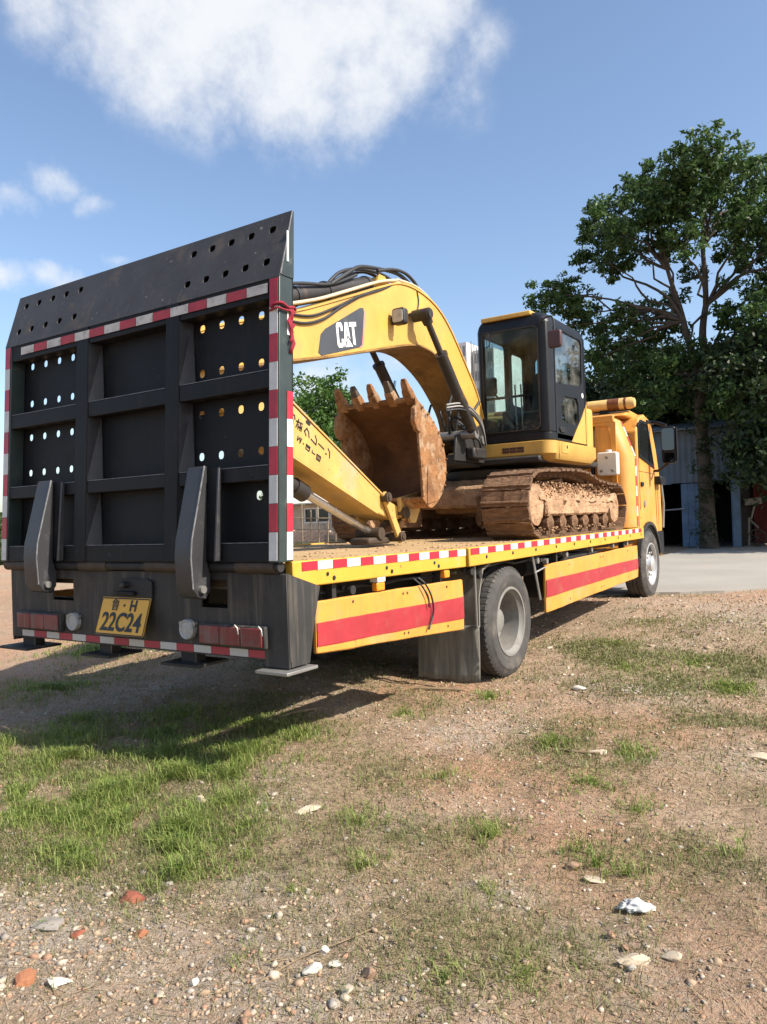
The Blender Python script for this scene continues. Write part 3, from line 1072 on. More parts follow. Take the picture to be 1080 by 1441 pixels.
def wheel(x, y, z, side, kind, out=True):
    w = part('wheel', truck)
    w.location = Vector((x, y, z)) - WO['flatbed_truck']
    WO[w.name] = Vector((x, y, z))
    place('tyre', TY, 'rubber', w, loc=(x, y, z), rot=(random.uniform(0, 6), 0, 0))
    r = RW * .60
    mb = MB()
    if kind == 'rear':   # deep-dished outer rim of a dual pair
        mb.lathe([(r + .005, -.11), (r + .018, .128), (r + .012, .140), (r - .006, .140), (r - .012, .125), (r - .035, .10), (r - .045, -.06), (r - .09, -.085), (.13, -.09), (.11, -.085), (.10, .02), (.085, .03), (.0, .03)], (x, y, z), 'x', 44, side)
        mb.build('rim', 'rim', w, smooth=35)
    else:
        mb.lathe([(r + .005, -.11), (r + .018, .128), (r + .012, .140), (r - .006, .140), (r - .012, .122), (r - .035, .08), (r - .055, .05), (r - .10, .075), (.15, .105), (.13, .10), (.12, .12), (.11, .155), (.06, .175), (0, .175)], (x, y, z), 'x', 44, side)
        rim = mb.build('rim', 'rim_bright', w, smooth=35)
        for k in range(10):
            a = 2 * math.pi * k / 10
            mb = MB()
            yy, zz = y + .165 * math.cos(a), z + .165 * math.sin(a)
            mb.lathe([(.017, .085), (.017, .125), (.011, .13)], (x, yy, zz), 'x', 6, side)
            mb.build('wheel_nut', 'steel', rim)
        for k in range(8):
            a = 2 * math.pi * (k + .5) / 8
            yy, zz = y + .222 * math.cos(a), z + .222 * math.sin(a)
            mb = MB()
            mb.lathe([(.021, .056), (.021, .072)], (x, yy, zz), 'x', 10, side)
            mb.build('hand_hole', 'void', rim)
    if kind == 'rear':
        mb = MB()
        for k in range(8):
            a = 2 * math.pi * k / 8
            mb.lathe([(.016, -.09), (.016, -.05)], (x, y + .165 * math.cos(a), z + .165 * math.sin(a)), 'x', 6, side)
        mb.build('wheel_nut', 'steel', w)
    return w


ZR, ZF = gz1(-2.85, 6.1) + RW - .012, gz1(-2.85, 11.0) + RW - .008
for side in (1, -1):
    xo = XR - .04 if side > 0 else XL + .04
    wheel(xo - side * .145, 6.1, ZR, side, 'rear')
    wheel(xo - side * .455, 6.1, ZR, -side, 'rear')
    wheel(xo - side * .17, 11.02, ZF, side, 'front')
    # mudguard and flap behind the rear wheels
    a, b = (xo - side * .005, xo - side * .57)
    mb = MB()
    pts = [(5.47, .52), (5.475, .75), (5.56, .98), (5.75, 1.03), (6.1, 1.035), (6.1, 1.028), (5.76, 1.018), (5.575, .965), (5.49, .75), (5.485, .52)]
    mb.prism(pts, 'x', a, b)
    mg = mb.build('mudguard', 'flap', truck, smooth=40)
    mb = MB()
    nxx, nz = 9, 8
    vs = []
    for k in range(nz + 1):
        for i in range(nxx + 1):
            z = lerp(.53, .085, k / nz)
            vs.append((lerp(a, b, i / nxx), 5.462 + .018 * math.sin(i * 1.7) * (k / nz) - .02 * (k / nz) ** 2, z))
    fr = [(k * (nxx + 1) + i, k * (nxx + 1) + i + 1, (k + 1) * (nxx + 1) + i + 1, (k + 1) * (nxx + 1) + i) for k in range(nz) for i in range(nxx)]
    mb.add(vs, fr)
    fl = mb.build('mud_flap', 'flap', truck, smooth=60)
    sm = fl.modifiers.new('solid', 'SOLIDIFY')
    sm.thickness = .008
    mb = MB()
    mb.tube([(xo - side * .02, 5.44, 1.04), (xo - side * .02, 5.455, .52)], .012, 6)
    mb.build('flap_stay', 'steel', mg, smooth=60)
    # front mudguard
    mb = MB()
    arc = [(11.02 + .545 * math.cos(R(q)), ZF + .545 * math.sin(R(q))) for q in range(20, 175, 12)]
    arc2 = [(11.02 + .525 * math.cos(R(q)), ZF + .525 * math.sin(R(q))) for q in range(20, 175, 12)]
    mb.prism(arc + arc2[::-1], 'x', xo - side * .40, xo - side * .06)
    mb.build('mudguard', 'dark', truck, smooth=40)
# stay rods forward of the rear wheel
mb = MB()
mb.tube([(XR - .05, 6.62, 1.02), (XR - .05, 6.78, .60)], .013, 6)
mb.tube([(XR - .05, 6.66, .86), (XR - .02, 6.86, .90)], .009, 6)
mb.build('stay_rod', 'steel', truck, smooth=60)

# ---- rear bumper wall
YB = 3.10
hL, hR_ = [(-4.73, .93), (-4.50, .93), (-4.50, 1.075), (-4.73, 1.075)], [(-3.30, .93), (-3.09, .93), (-3.09, 1.09), (-3.30, 1.09)]
mb = plate([(XL + .02, .66), (XR + .015, .66), (XR + .015, 1.13), (XL + .02, 1.13)], [hL, hR_], .012)
mb.tf(lambda x, y, z: (x, YB + z, y))
bump = mb.build('rear_bumper', 'bumper', truck)
mb = MB()
mb.prism([(3.107, .63), (3.26, .63), (3.30, .80), (3.37, 1.04), (3.107, 1.125)], 'x', XR - .002, XR + .014)
mb.build('bumper_side', 'bumper', bump)
mb = MB()
mb.prism([(3.107, .63), (3.26, .63), (3.30, .80), (3.37, 1.04), (3.107, 1.125)], 'x', XL + .002, XL + .018)
mb.build('bumper_side', 'bumper', bump)
mb = MB()
mb.box(XR - .16, XR + .012, 3.088, 3.106, .625, 1.127)
mb.build('corner_plate', 'bumper', bump, bevel=.004)
mb = MB()
mb.box(XR - .17, XR + .055, 3.02, 3.28, .60, .618)
mb.build('foot_plate', 'steel', bump, bevel=.003)
for x0, x1, y0 in ((-5.24, -4.90, 3.00), (-4.36, -4.08, 3.04), (-3.60, -3.30, 3.04)):
    mb = MB()
    mb.box(x0, x1, y0, y0 + .26, .585, .60)
    mb.box(lerp(x0, x1, .3), lerp(x0, x1, .7), 3.12, 3.20, .598, .70)
    mb.build('foot_plate', 'dark', bump)
# hinge tube with worn brown lugs
mb = MB()
mb.tube([(XL + .04, 3.085, 1.165), (XR - .02, 3.085, 1.165)], .028, 14)
mb.build('hinge_tube', 'dark', bump, smooth=40)
for x in (-5.1, -4.25, -3.6, -2.85):
    mb = MB()
    mb.tube([(x - .14, 3.085, 1.165), (x + .14, 3.085, 1.165)], .036, 14)
    mb.build('hinge_sleeve', 'rusty', bump, smooth=40)
# dark cross structure seen through the openings
mb = MB()
mb.box(XL + .1, XR - .1, 3.30, 3.34, .70, .92)
mb.box(XL + .1, XR - .1, 3.30, 3.33, 1.10, 1.13)
mb.build('under_beam', 'dark', bump)
mb = MB()
mb.tube([(XL + .2, 3.22, 1.045), (XR - .2, 3.22, 1.03)], .012, 8)
mb.build('ramp_cable', 'steel', bump, smooth=60)

TAPEY = {}
ty = MB().box(-.5, .5, -.0015, .0015, -.5, .5).mesh('tape')
for c in ('tape_red', 'tape_white', 'tape_dull_red', 'tape_dull_white'):
    TAPEY[c] = ty.copy()
    TAPEY[c].materials.append(K[c])
x = XL + .145
wd = (XR - .135 - x) / 16
for k in range(16):
    c = 'tape_dull_white' if k % 2 == 0 else 'tape_dull_red'
    place('reflective_tape', TAPEY[c], c, bump, loc=(x + wd * (k + .5), YB - .0095, .690), scale=(wd - .004, 1, .042))
# tail lamps
for x0, x1 in ((-5.10, -4.60), (-3.29, -2.785)):
    mb = MB()
    mb.box(x0, x1, 3.055, 3.092, .722, .845)
    lm = mb.build('tail_lamp', 'bumper', bump, bevel=.008)
    for k in range(3):
        a, b = lerp(x0 + .012, x1 - .012, k / 3), lerp(x0 + .012, x1 - .012, (k + 1) / 3)
        mb = MB()
        mb.box(a + .0025, b - .0025, 3.044, 3.054, .733, .835)
        mb.build('lens', 'lamp_red', lm, bevel=.008)
    if x0 > -4:
        for a in (x0 + .30, x1 - .03):
            mb = MB()
            mb.tube([(a, 3.035, .838), (a + .012, 3.03, .85), (a + .03, 3.03, .835), (a + .03, 3.035, .80)], .005, 6)
            mb.build('lamp_guard', 'steel', lm, smooth=60)
for x, z in ((-4.485, .795), (-3.40, .800)):
    mb = MB()
    mb.lathe([(.058, .02), (.058, -.012), (.053, -.016), (.047, -.014), (.044, -.008), (.02, -.011), (0, -.012)], (x, 3.075, z), 'y', 26)
    lm = mb.build('round_lamp', 'lamp_white', bump, smooth=40)
    mb = MB()
    for a in (35, 145):
        mb.lathe([(.014, .012), (.014, -.01)], (x + .066 * math.cos(R(a)), 3.08, z + .056 * math.sin(R(a))), 'y', 10)
    mb.build('mounting_ear', 'steel', lm)

# licence plate, hinged at the top, leaning out at the bottom
def plate_pt(u, v, d=0.0):
    # u along x, v up along the plate, d outwards
    ny_, nz_ = -.952, -.305
    return (XC + .02 + u, 3.035 + .306 * v + ny_ * d, .858 + .952 * v + nz_ * d)


mb = MB().prism(rrect(0, 0, .46, .235, .012), 'z', -.002, .002)
mb.tf(lambda x, y, z: plate_pt(x, y, z))
lpz = mb.build('licence_plate', 'plate_yellow', bump)
mb = plate(rrect(0, 0, .455, .230, .012), [rrect(0, 0, .442, .217, .010)], .002)
mb.tf(lambda x, y, z: plate_pt(x, y, z + .0035))
mb.build('plate_border', 'ink', lpz)
for body, u, v, size, sx, bd in (('鲁', -.085, .066, .080, 1.0, .0), ('H', .085, .066, .092, 1.0, .003), ('·', .0, .066, .09, 1.2, .002), ('22C24', 0, -.040, .158, .88, .0035)):
    mb = text_mb(body, size, .001, sx, bd)
    mb.tf(lambda x, y, z, u=u, v=v: plate_pt(x + u, y + v, z + .0045))
    mb.build('lettering', 'ink', lpz)
mb = MB()
for u in (-.17, .17):
    for v in (.10,):
        mb.lathe([(.006, 0), (.006, .006)], (0, 0, 0), 'z', 8)
mb = MB()
mb.prism([(-4.06, 1.02), (-4.06, .96), (-3.70, .96), (-3.70, 1.07), (-3.74, 1.085), (-4.0, 1.085)], 'y', 3.074, 3.086)
br = mb.build('plate_bracket', 'dark', bump)
mb = MB()
mb.box(-4.0, -3.84, 3.045, 3.075, .985, 1.01)
mb.build('plate_lamp', 'black', br, bevel=.006)
mb = MB()
mb.lathe([(.022, .03), (.022, -.04), (.012, -.05), (0, -.05)], (-3.93, 3.075, 1.05), 'y', 12)
mb.build('socket', 'hose', br, smooth=40)

# ---- the raised tail ramp (leans a little towards the cab)
ramp = part('tail_ramp', truck)
PX0, PX1 = -5.26, -2.66
LEAN = .05


def rp(x, d, z):
    """x, depth from the rear face, height -> world"""
    return (x, 3.045 + LEAN * (z - 1.19) + d, z)


def rbox(x0, x1, d0, d1, z0, z1):
    return MB().hexa([rp(x0, d0, z0), rp(x1, d0, z0), rp(x1, d1, z0), rp(x0, d1, z0), rp(x0, d0, z1), rp(x1, d0, z1), rp(x1, d1, z1), rp(x0, d1, z1)])


DPT = .118
ups = [(PX0, PX0 + .075), (-4.425, -4.30), (-3.555, -3.44), (PX1 - .075, PX1)]
rows = [(1.19, 1.295), (1.632, 1.712), (2.13, 2.228), (2.615, 2.735)]
for i, (a, b) in enumerate(ups):
    rbox(a, b, 0.0, DPT - .008, 1.19, 2.735).build('upright', 'black' if i in (1, 2) else 'side_green', ramp, bevel=.006)
for (z0, z1) in rows:
    for (a, b) in zip(ups[:-1], ups[1:]):
        # horizontal bars are channels: face plus sloping top ledge
        rbox(a[1] + .001, b[0] - .001, .006, DPT - .010, z0, z1).build('crossbar', 'black', ramp, bevel=.006)
# pale welded edges on the ledges
for (z0, z1) in rows[:3]:
    for (a, b) in zip(ups[:-1], ups[1:]):
        rbox(a[1] + .01, b[0] - .01, .008, .014, z1 + .0005, z1 + .004).build('weld_bead', 'weld', ramp)
# gusset webs inside the cells at each upright
for i in (1, 2):
    for (z0, z1), (z2, z3) in zip(rows[:-1], rows[1:]):
        x = ups[i][1]
        MB().hexa([rp(x + .001, .004, z1), rp(x + .036, .10, z1), rp(x + .036, .106, z1), rp(x + .001, .106, z1),
                   rp(x + .001, .004, z2), rp(x + .012, .10, z2), rp(x + .012, .106, z2), rp(x + .001, .106, z2)]).build('web_plate', 'arm_grey', ramp)
# back skin with real hand holes
hx = {0: (-5.10, -4.94, -4.78, -4.625), 2: (-3.36, -3.20, -3.045, -2.89)}
hz = {0: (2.587, 2.317, 2.072, 1.817), 2: (2.573, 2.303, 2.056, 1.806)}
holes = []
for c in (0, 2):
    for zz in hz[c]:
        for xx in hx[c]:
            holes.append(rrect(xx, zz, .045, .048, .018))
holes += [rrect(-2.90, 1.558, .05, .054, .02), rrect(-3.35, 1.558, .05, .054, .02)]
mb = plate([(PX0 + .003, 1.192), (PX1 - .003, 1.192), (PX1 - .003, 3.10), (PX0 + .003, 3.10)], holes, .007)
mb.tf(lambda x, y, z: rp(x, DPT - .003 + z, y))
mb.build('back_skin', 'black', ramp)
# sloping top plate with two groups of holes
tz = lambda x, s, z=0: None
holes = []
for xs_, zz in (((-5.14, -4.985, -4.82, -4.665, -4.505, -3.405, -3.25, -3.095, -2.94, -2.78), 3.03), ((-5.14, -4.985, -4.82, -4.66, -4.495, -3.40, -3.245, -3.09, -2.935, -2.777), 2.832)):
    for xx in xs_:
        holes.append(rrect(xx, zz, .05, .042, .016))
mb = plate([(PX0, 2.725), (PX1, 2.725), (PX1, 3.118), (PX0, 3.118)], holes, .010)
mb.tf(lambda x, y, z: rp(x, .004 + (y - 2.725) / .393 * (DPT - .012) + z, y))
tp = mb.build('top_plate', 'plate_grey', ramp)
for a, b in ((PX0, PX0 + .010), (PX1 - .010, PX1)):
    mb = MB()
    q = [(0.013, 2.737), (DPT, 2.737), (DPT, 3.115), (DPT - .010, 3.112)]
    mb.add([rp(a, d, z) for d, z in q] + [rp(b + .002, d, z) for d, z in q], [(3, 2, 1, 0), (4, 5, 6, 7), (0, 1, 5, 4), (1, 2, 6, 5), (2, 3, 7, 6), (3, 0, 4, 7)])
    mb.build('gusset', 'side_green', ramp)
mb = MB()
mb.tube([rp(PX1 + .001, .010, 2.74), rp(PX1 + .001, DPT - .012, 3.115)], .004, 6)
mb.build('weld_bead', 'weld', ramp)
mb = rbox(PX1 + .003, PX1 + .006, .055, .072, 2.82, 2.99)
mb.build('reflective_tape', 'tape_white', ramp)
# tape: across the top bar, up both edges, along the right side
x, k = PX0 + .20, 0
wd = (PX1 - .08 - x) / 15
TT = {}
for k in range(15):
    c = 'tape_dull_white' if k % 2 == 0 else 'tape_dull_red'
    rbox(x + wd * k + .002, x + wd * (k + 1) - .002, -.0035, -.0008, 2.648, 2.702).build('reflective_tape', c, ramp)
for k in range(10):
    c = 'tape_white' if k % 2 == 0 else 'tape_red'
    z0 = 1.20 + .152 * k
    for a in (PX1 - .066, PX0 + .008):
        rbox(a, a + .056, -.0035, -.0005, z0 + .001, z0 + .151).build('reflective_tape', c, ramp)
    if k < 6 or k == 8:
        rbox(PX1 + .0005, PX1 + .0035, .062, .112, z0 + .001, z0 + .151).build('reflective_tape', c, ramp)
# hinge arms
for x0, x1 in ((-4.775, -4.625), (-3.315, -3.18)):
    prof = [(3.058, 1.735), (3.035, 1.735), (2.925, 1.32), (2.915, 1.22), (2.925, 1.05), (2.96, 1.0), (3.02, .985), (3.055, 1.03), (3.06, 1.12), (3.035, 1.20), (3.04, 1.30)]
    mb = MB().prism(prof, 'x', x0, x1)
    arm = mb.build('hinge_arm', 'arm_grey', ramp, bevel=.007)
    mb = MB()
    for a, b in zip(prof[1:4], prof[2:5]):
        mb.tube([(x1 + .0005, a[0], a[1]), (x1 + .0005, b[0], b[1])], .0045, 6)
    mb.build('weld_bead', 'weld', arm)
    mb = MB()
    mb.tube([(x0 - .02, 2.985, 1.045), (x1 + .022, 2.985, 1.045)], .022, 12)
    mb.build('hinge_pin', 'steel', arm, smooth=40)
    mb = MB()
    mb.prism([(3.0, 1.20), (3.045, 1.20), (3.07, 1.72), (3.05, 1.72)], 'x', x1 + .085, x1 + .10)
    st = mb.build('stiffener', 'arm_grey', ramp, bevel=.003)
    mb = MB()
    mb.prism([(3.036, 1.21), (3.042, 1.21), (3.064, 1.72), (3.058, 1.72)], 'x', x1 - .005, x1 + .084)
    mb.build('doubler_plate', 'black', ramp)

# ---- headboard behind the cab
YH = 10.20


def ring(z, inset):
    p = [(-2.90, YH), (-2.855, YH + .012), (-2.80, YH + .055), (-2.765, YH + .12), (-2.75, YH + .20), (-2.75, YH + .26)]
    rr = [(x - inset, y) for x, y in p]
    ll = [(mx(x) + inset, y) for x, y in p]
    return [(x, y, z) for x, y in rr + ll[::-1]]


mb = MB()
mb.loft([ring(1.185, 0), ring(2.13, 0), ring(2.62, .17), ring(2.66, .21)])
hb = mb.build('headboard', 'truck_yellow', truck, smooth=35)
# pressed frame around the rear face
mb = plate([(-4.97, 1.25), (-2.93, 1.25), (-2.93, 2.60), (-4.97, 2.60)], [rrect(-3.95, 1.95, 1.90, 1.22, .07, 5)], .022)
mb.tf(lambda x, y, z: (x, YH - .012 + z, y))
mb.build('pressed_frame', 'truck_yellow', hb, bevel=.006)
mb = MB()
mb.box(-4.95, -2.95, YH - .03, YH + .03, 2.60, 2.70)
mb.build('top_rail', 'truck_yellow', hb, bevel=.015)
z, k = 1.20, 0
while z < 2.6:
    h = .135
    def ins(zz):
        return 0 if zz < 2.13 else (zz - 2.13) / .49 * .17
    z1 = min(z + h, 2.62)
    c = 'tape_dull_red' if k % 2 == 0 else 'tape_dull_white'
    a, b = ins(z), ins(z1)
    MB().hexa([(-2.750 - a, YH + .20, z), (-2.746 - a, YH + .20, z), (-2.746 - a, YH + .265, z), (-2.750 - a, YH + .265, z),
               (-2.750 - b, YH + .20, z1), (-2.746 - b, YH + .20, z1), (-2.746 - b, YH + .265, z1), (-2.750 - b, YH + .265, z1)]).build('reflective_tape', c, hb)
    z += h
    k += 1
mb = MB()
mb.tube([(-3.24, YH - .05, 1.2), (-3.24, YH - .05, 2.45), (-3.24, YH + .0, 2.56)], .028, 12)
mb.build('exhaust_stack', 'black_paint', truck, smooth=40)

# ---- cab
CX0, CX1 = mx(-2.76), -2.76
arch = [(11.02 + .56 * math.cos(R(q)), ZF + .56 * math.sin(R(q))) for q in range(170, 9, -14)]
prof = [(10.56, .80)] + [(10.56, 2.50), (10.72, 2.68), (11.0, 2.76), (11.35, 2.70), (11.62, 2.30), (11.80, 1.86), (11.84, 1.30), (11.80, .72)] + [p_ for p_ in arch[::-1] if p_[1] > .78]
mb = MB().prism(prof, 'x', CX0, CX1)
cabm = mb.build('cab', 'truck_yellow', truck, bevel=.022, seg=3)
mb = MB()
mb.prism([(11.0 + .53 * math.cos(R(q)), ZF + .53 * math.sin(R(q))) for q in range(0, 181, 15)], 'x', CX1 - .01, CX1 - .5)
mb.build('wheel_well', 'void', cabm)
wp = [(10.68, 2.19), (10.66, 2.56), (10.78, 2.63), (11.10, 2.62), (11.40, 2.06)]
mb = MB().prism(wp, 'x', CX1 + .001, CX1 + .005)
dr = mb.build('door_window', 'dark_glass', cabm)
mb = plate([(10.64, 2.14), (10.62, 2.59), (10.76, 2.665), (11.14, 2.655), (11.46, 2.01)], [wp], .012)
mb.tf(lambda x, y, z: (CX1 + .006 + z, x, y))
mb.build('window_seal', 'black_paint', cabm)
# door seam, handle, step and wheel-arch lip
mb = MB()
mb.tube([(CX1 + .001, 10.62, 2.62), (CX1 + .001, 10.63, 1.42)], .005, 6)
mb.tube([(CX1 + .001, 11.48, 2.0), (CX1 + .001, 11.52, 1.2)], .005, 6)
mb.build('door_seam', 'ink', cabm)
for q in ([(10.60, 1.95), (11.5, 1.93)], [(10.62, 1.32), (10.66, 1.30)]):
    mb = MB()
    mb.tube([(CX1 + .001, *q[0]), (CX1 + .001, *q[1])], .0035, 6)
    mb.build('panel_seam', 'ink', cabm)
mb = MB()
arc3 = [(11.02 + .60 * math.cos(R(q)), ZF + .60 * math.sin(R(q))) for q in range(165, 14, -15)]
arc4 = [(11.02 + .555 * math.cos(R(q)), ZF + .555 * math.sin(R(q))) for q in range(165, 14, -15)]
mb.prism(arc3 + arc4[::-1], 'x', CX1 - .02, CX1 + .03)
mb.build('arch_lip', 'dark', cabm, smooth=40)
mb = MB()
mb.box(CX1 + .001, CX1 + .02, 11.55, 11.82, .76, 1.10)
mb.build('corner_bumper', 'black_paint', cabm, bevel=.01)
mb = MB()
mb.box(CX1, CX1 + .02, 10.68, 10.80, 1.74, 1.80)
mb.build('door_handle', 'black_paint', cabm, bevel=.006)
mb = MB()
mb.lathe([(.05, 0), (.05, .012), (.03, .016), (0, .016)], (CX1, 10.86, 1.50), 'x', 14)
mb.build('filler_cap', 'rim', cabm, smooth=40)
mb = MB()
mb.box(CX1 - .1, CX1 + .10, 11.45, 11.72, 1.78, 1.90)
mb.build('side_step', 'black_paint', cabm, bevel=.02)
mb = MB()
mb.tube([(CX1 + .06, 11.60, 1.78), (CX1 + .07, 11.66, 1.5), (CX1 + .06, 11.62, 1.15)], .018, 8)
mb.build('grab_rail', 'steel', cabm, smooth=60)
mb = MB()
mb.box(CX1 - .3, CX1 + .02, 11.10, 11.50, 2.655, 2.695)
mb.build('sun_visor', 'black_paint', cabm, bevel=.01)
mb = MB()
mb.prism([(10.35, 2.70), (10.70, 2.80), (11.1, 2.78), (11.1, 2.70), (10.8, 2.68)], 'x', CX0 + .25, CX1 - .10)
mb.build('roof_fairing', 'truck_yellow', cabm, bevel=.03)
# mirror
mir = part('wing_mirror', truck)
mb = MB()
mb.prism(rrect(-2.485, 2.32, .19, .52, .04), 'y', 11.19, 11.27)
mb.build('mirror_housing', 'black_paint', mir, bevel=.015)
mb = MB()
mb.prism(rrect(-2.485, 2.40, .155, .31, .03), 'y', 11.180, 11.188)
mb.tf(lambda x, y, z: (x, y + (x + 2.485) * .22 - .017, z))
mb.build('mirror_glass', 'mirror', mir)
mb = MB()
mb.prism(rrect(-2.485, 2.14, .155, .13, .03), 'y', 11.178, 11.188)
mb.tf(lambda x, y, z: (x, y + (x + 2.485) * .05 - .006, z))
mb.build('mirror_glass', 'mirror', mir)
mb = MB()
mb.tube(smooth_path([(CX1, 11.35, 2.68), (-2.66, 11.30, 2.66), (-2.52, 11.24, 2.60)], 5), .022, 8)
mb.tube(smooth_path([(CX1, 11.45, 1.98), (-2.66, 11.36, 1.98), (-2.52, 11.25, 2.06)], 5), .020, 8)
mb.tube([(-2.378, 11.2, 2.08), (-2.378, 11.2, 2.56)], .012, 8)
mb.build('mirror_arm', 'black_paint', mir, smooth=60)
# warning light bar
lb = part('light_bar', truck)
mb = MB()
mb.lathe([(.0, -5.12 + 3.95), (.06, -5.10 + 3.95), (.08, -5.05 + 3.95), (.08, -2.83 + 3.95), (.06, -2.78 + 3.95), (0, -2.765 + 3.95)], (-3.95, 10.62, 2.89), 'x', 20)
mb.build('bar_body', 'bar_amber', lb, smooth=40)
for a, b in ((-4.85, -4.2), (-3.98, -3.42), (-3.14, -2.985), (-2.915, -2.885)):
    mb = MB()
    mb.lathe([(.0835, a), (.0835, b)], (0, 10.62, 2.89), 'x', 20)
    mb.build('lens', 'bar_lens', lb, smooth=40)
for x in (-4.7, -3.2):
    mb = MB()
    mb.prism([(x - .09, 2.69), (x + .09, 2.69), (x + .04, 2.86), (x - .04, 2.86)], 'y', 10.58, 10.66)
    mb.build('bar_foot', 'black_paint', lb)

# ---- things carried on the truck
wb = thing('water_tank', (-3.02, YH - .10, 1.88), 'small white plastic tank hung on the orange headboard behind the cab', 'tank')
mb = MB().prism(rrect(-3.02, 2.04, .27, .31, .03), 'y', YH - .155, YH - .035)
mb.build('tank_body', 'plastic_white', wb, bevel=.015)
mb = MB()
mb.lathe([(.04, 0), (.04, .03), (.03, .035), (0, .035)], (-3.01, YH - .09, 2.193), 'z', 14)
mb.build('cap', 'plastic_white', wb, smooth=40)
for dx, dz_ in ((.0, .085), (-.075, -.09), (.075, -.09)):
    mb = MB()
    mb.lathe([(.02, .0), (.02, -.008), (.008, -.012), (0, -.012)], (-3.02 + dx, YH - .155, 2.04 + dz_), 'y', 12)
    mb.build('boss', 'steel', wb, smooth=40)

rag = thing('red_rag', (PX1, 3.16, 2.55), 'torn red cloth strip tied to the right edge of the ramp', 'cloth')
mb = MB()
for i, (x0, w, zt, zb) in enumerate(((.010, .016, 2.56, 2.38), (.012, .024, 2.56, 2.32), (.008, .014, 2.55, 2.44))):
    pts = []
    for k in range(9):
        z = lerp(zt, zb, k / 8)
        ww = w * (1 - .3 * (k / 8)) * random.uniform(.8, 1.15)
        yy = 3.185 + .012 * i + .012 * math.sin(k * 1.3 + i)
        pts.append((PX1 + x0 + .008 * math.sin(k * 1.9 + i * 2), yy, z, ww))
    vs = [(p_[0], p_[1] - p_[3] / 2, p_[2]) for p_ in pts] + [(p_[0] + .006, p_[1] + p_[3] / 2, p_[2] - .008) for p_ in pts]
    mb.add(vs, [(k, k + 1, 10 + k, 9 + k) for k in range(8)])
rg_ = mb.build('tail', 'red_cloth', rag, smooth=70)
rg_.modifiers.new('s', 'SOLIDIFY').thickness = .003
mb = MB()
mb.tube(smooth_path([rp(PX1 - .05, -.008, 2.56), rp(PX1 - .02, -.012, 2.575), rp(PX1 + .010, .01, 2.58), rp(PX1 + .012, .06, 2.565), rp(PX1 + .010, .11, 2.575), rp(PX1 + .0, .135, 2.565)], 4), .008, 8)
mb.tube(smooth_path([rp(PX1 - .06, -.008, 2.545), rp(PX1 + .0, -.014, 2.55), rp(PX1 + .014, .03, 2.545), rp(PX1 + .012, .10, 2.55)], 4), .006, 8)
mb.build('knot', 'red_cloth', rag, smooth=60)

# ================================================================== EXCAVATOR
XM = -3.95
exc = thing('excavator', (XM, 8.4, 1.17), 'muddy yellow tracked excavator standing on the truck bed, bucket curled in', 'excavator')
DKZ = 1.165

# ---- tracks
def track_path():
    pts = []
    # bottom run, front arc (towards cab), sagging top run, rear arc
    pts += [(7.08, DKZ + .02), (8.4, DKZ + .02), (9.72, DKZ + .02)]
    c = (9.72, 1.455)
    for q in range(-75, 76, 25):
        pts.append((c[0] + .285 * math.cos(R(q)), c[1] + .275 * math.sin(R(q))))
    pts += [(9.70, 1.73), (9.3, 1.735), (8.95, 1.765), (8.6, 1.835), (8.3, 1.86), (7.9, 1.85), (7.5, 1.84), (7.12, 1.815)]
    c = (7.08, 1.50)
    for q in range(105, 256, 25):
        pts.append((c[0] + .31 * math.cos(R(q)), c[1] + .315 * math.sin(R(q))))
    return pts


tp_ = track_path()
cum = [0]
for a, b in zip(tp_, tp_[1:] + tp_[:1]):
    cum.append(cum[-1] + math.hypot(b[0] - a[0], b[1] - a[1]))
TOT = cum[-1]


def on_path(s):
    s %= TOT
    for i in range(len(tp_)):
        if cum[i + 1] >= s:
            f = (s - cum[i]) / max(1e-9, cum[i + 1] - cum[i])
            a, b = tp_[i], tp_[(i + 1) % len(tp_)]
            return lerp(a[0], b[0], f), lerp(a[1], b[1], f)


NSH = 46
TWD = .50
sh = MB()
pl = TOT / NSH
# shoe: flat plate with an outer grouser bar, outward = -z in shoe space
sh.prism([(-pl * .49, .0), (pl * .47, .0), (pl * .47, -.016), (pl * .30, -.018), (pl * .27, -.036), (pl * .19, -.034), (pl * .12, -.020), (-pl * .49, -.018)], 'x', -TWD / 2, TWD / 2)
SHOES = []
for v_ in range(5):
    tmp = sh.mesh('track_shoe')
    bm = bmesh.new()
    bm.from_mesh(tmp)
    for _ in range(1):
        bmesh.ops.subdivide_edges(bm, edges=[e for e in bm.edges if abs(e.verts[0].co.x - e.verts[1].co.x) > .3], cuts=13, use_grid_fill=True)
    for q in bm.verts:
        nx3 = fbm(np.array([q.co.x * 11 + v_ * 7.3]), np.array([q.co.y * 13 + q.co.z * 20 + v_]), 101, 4)[0] - .5
        q.co.z -= abs(nx3) * .045 if q.co.z < -.001 else 0
        q.co.y += nx3 * .022
        if abs(abs(q.co.x) - TWD / 2) < .01:
            q.co.x += nx3 * .05
    bmesh.ops.recalc_face_normals(bm, faces=bm.faces)
    bm.to_mesh(tmp)
    bm.free()
    tmp.materials.append(K['mud'])
    SHOES.append(tmp)
lk = MB()
lk.prism([(-pl * .48, .0), (pl * .48, .0), (pl * .40, .055), (-pl * .40, .055)], 'x', -.10, .10)
LINK = lk.mesh('track_link')
LINK.materials.append(K['mud'])
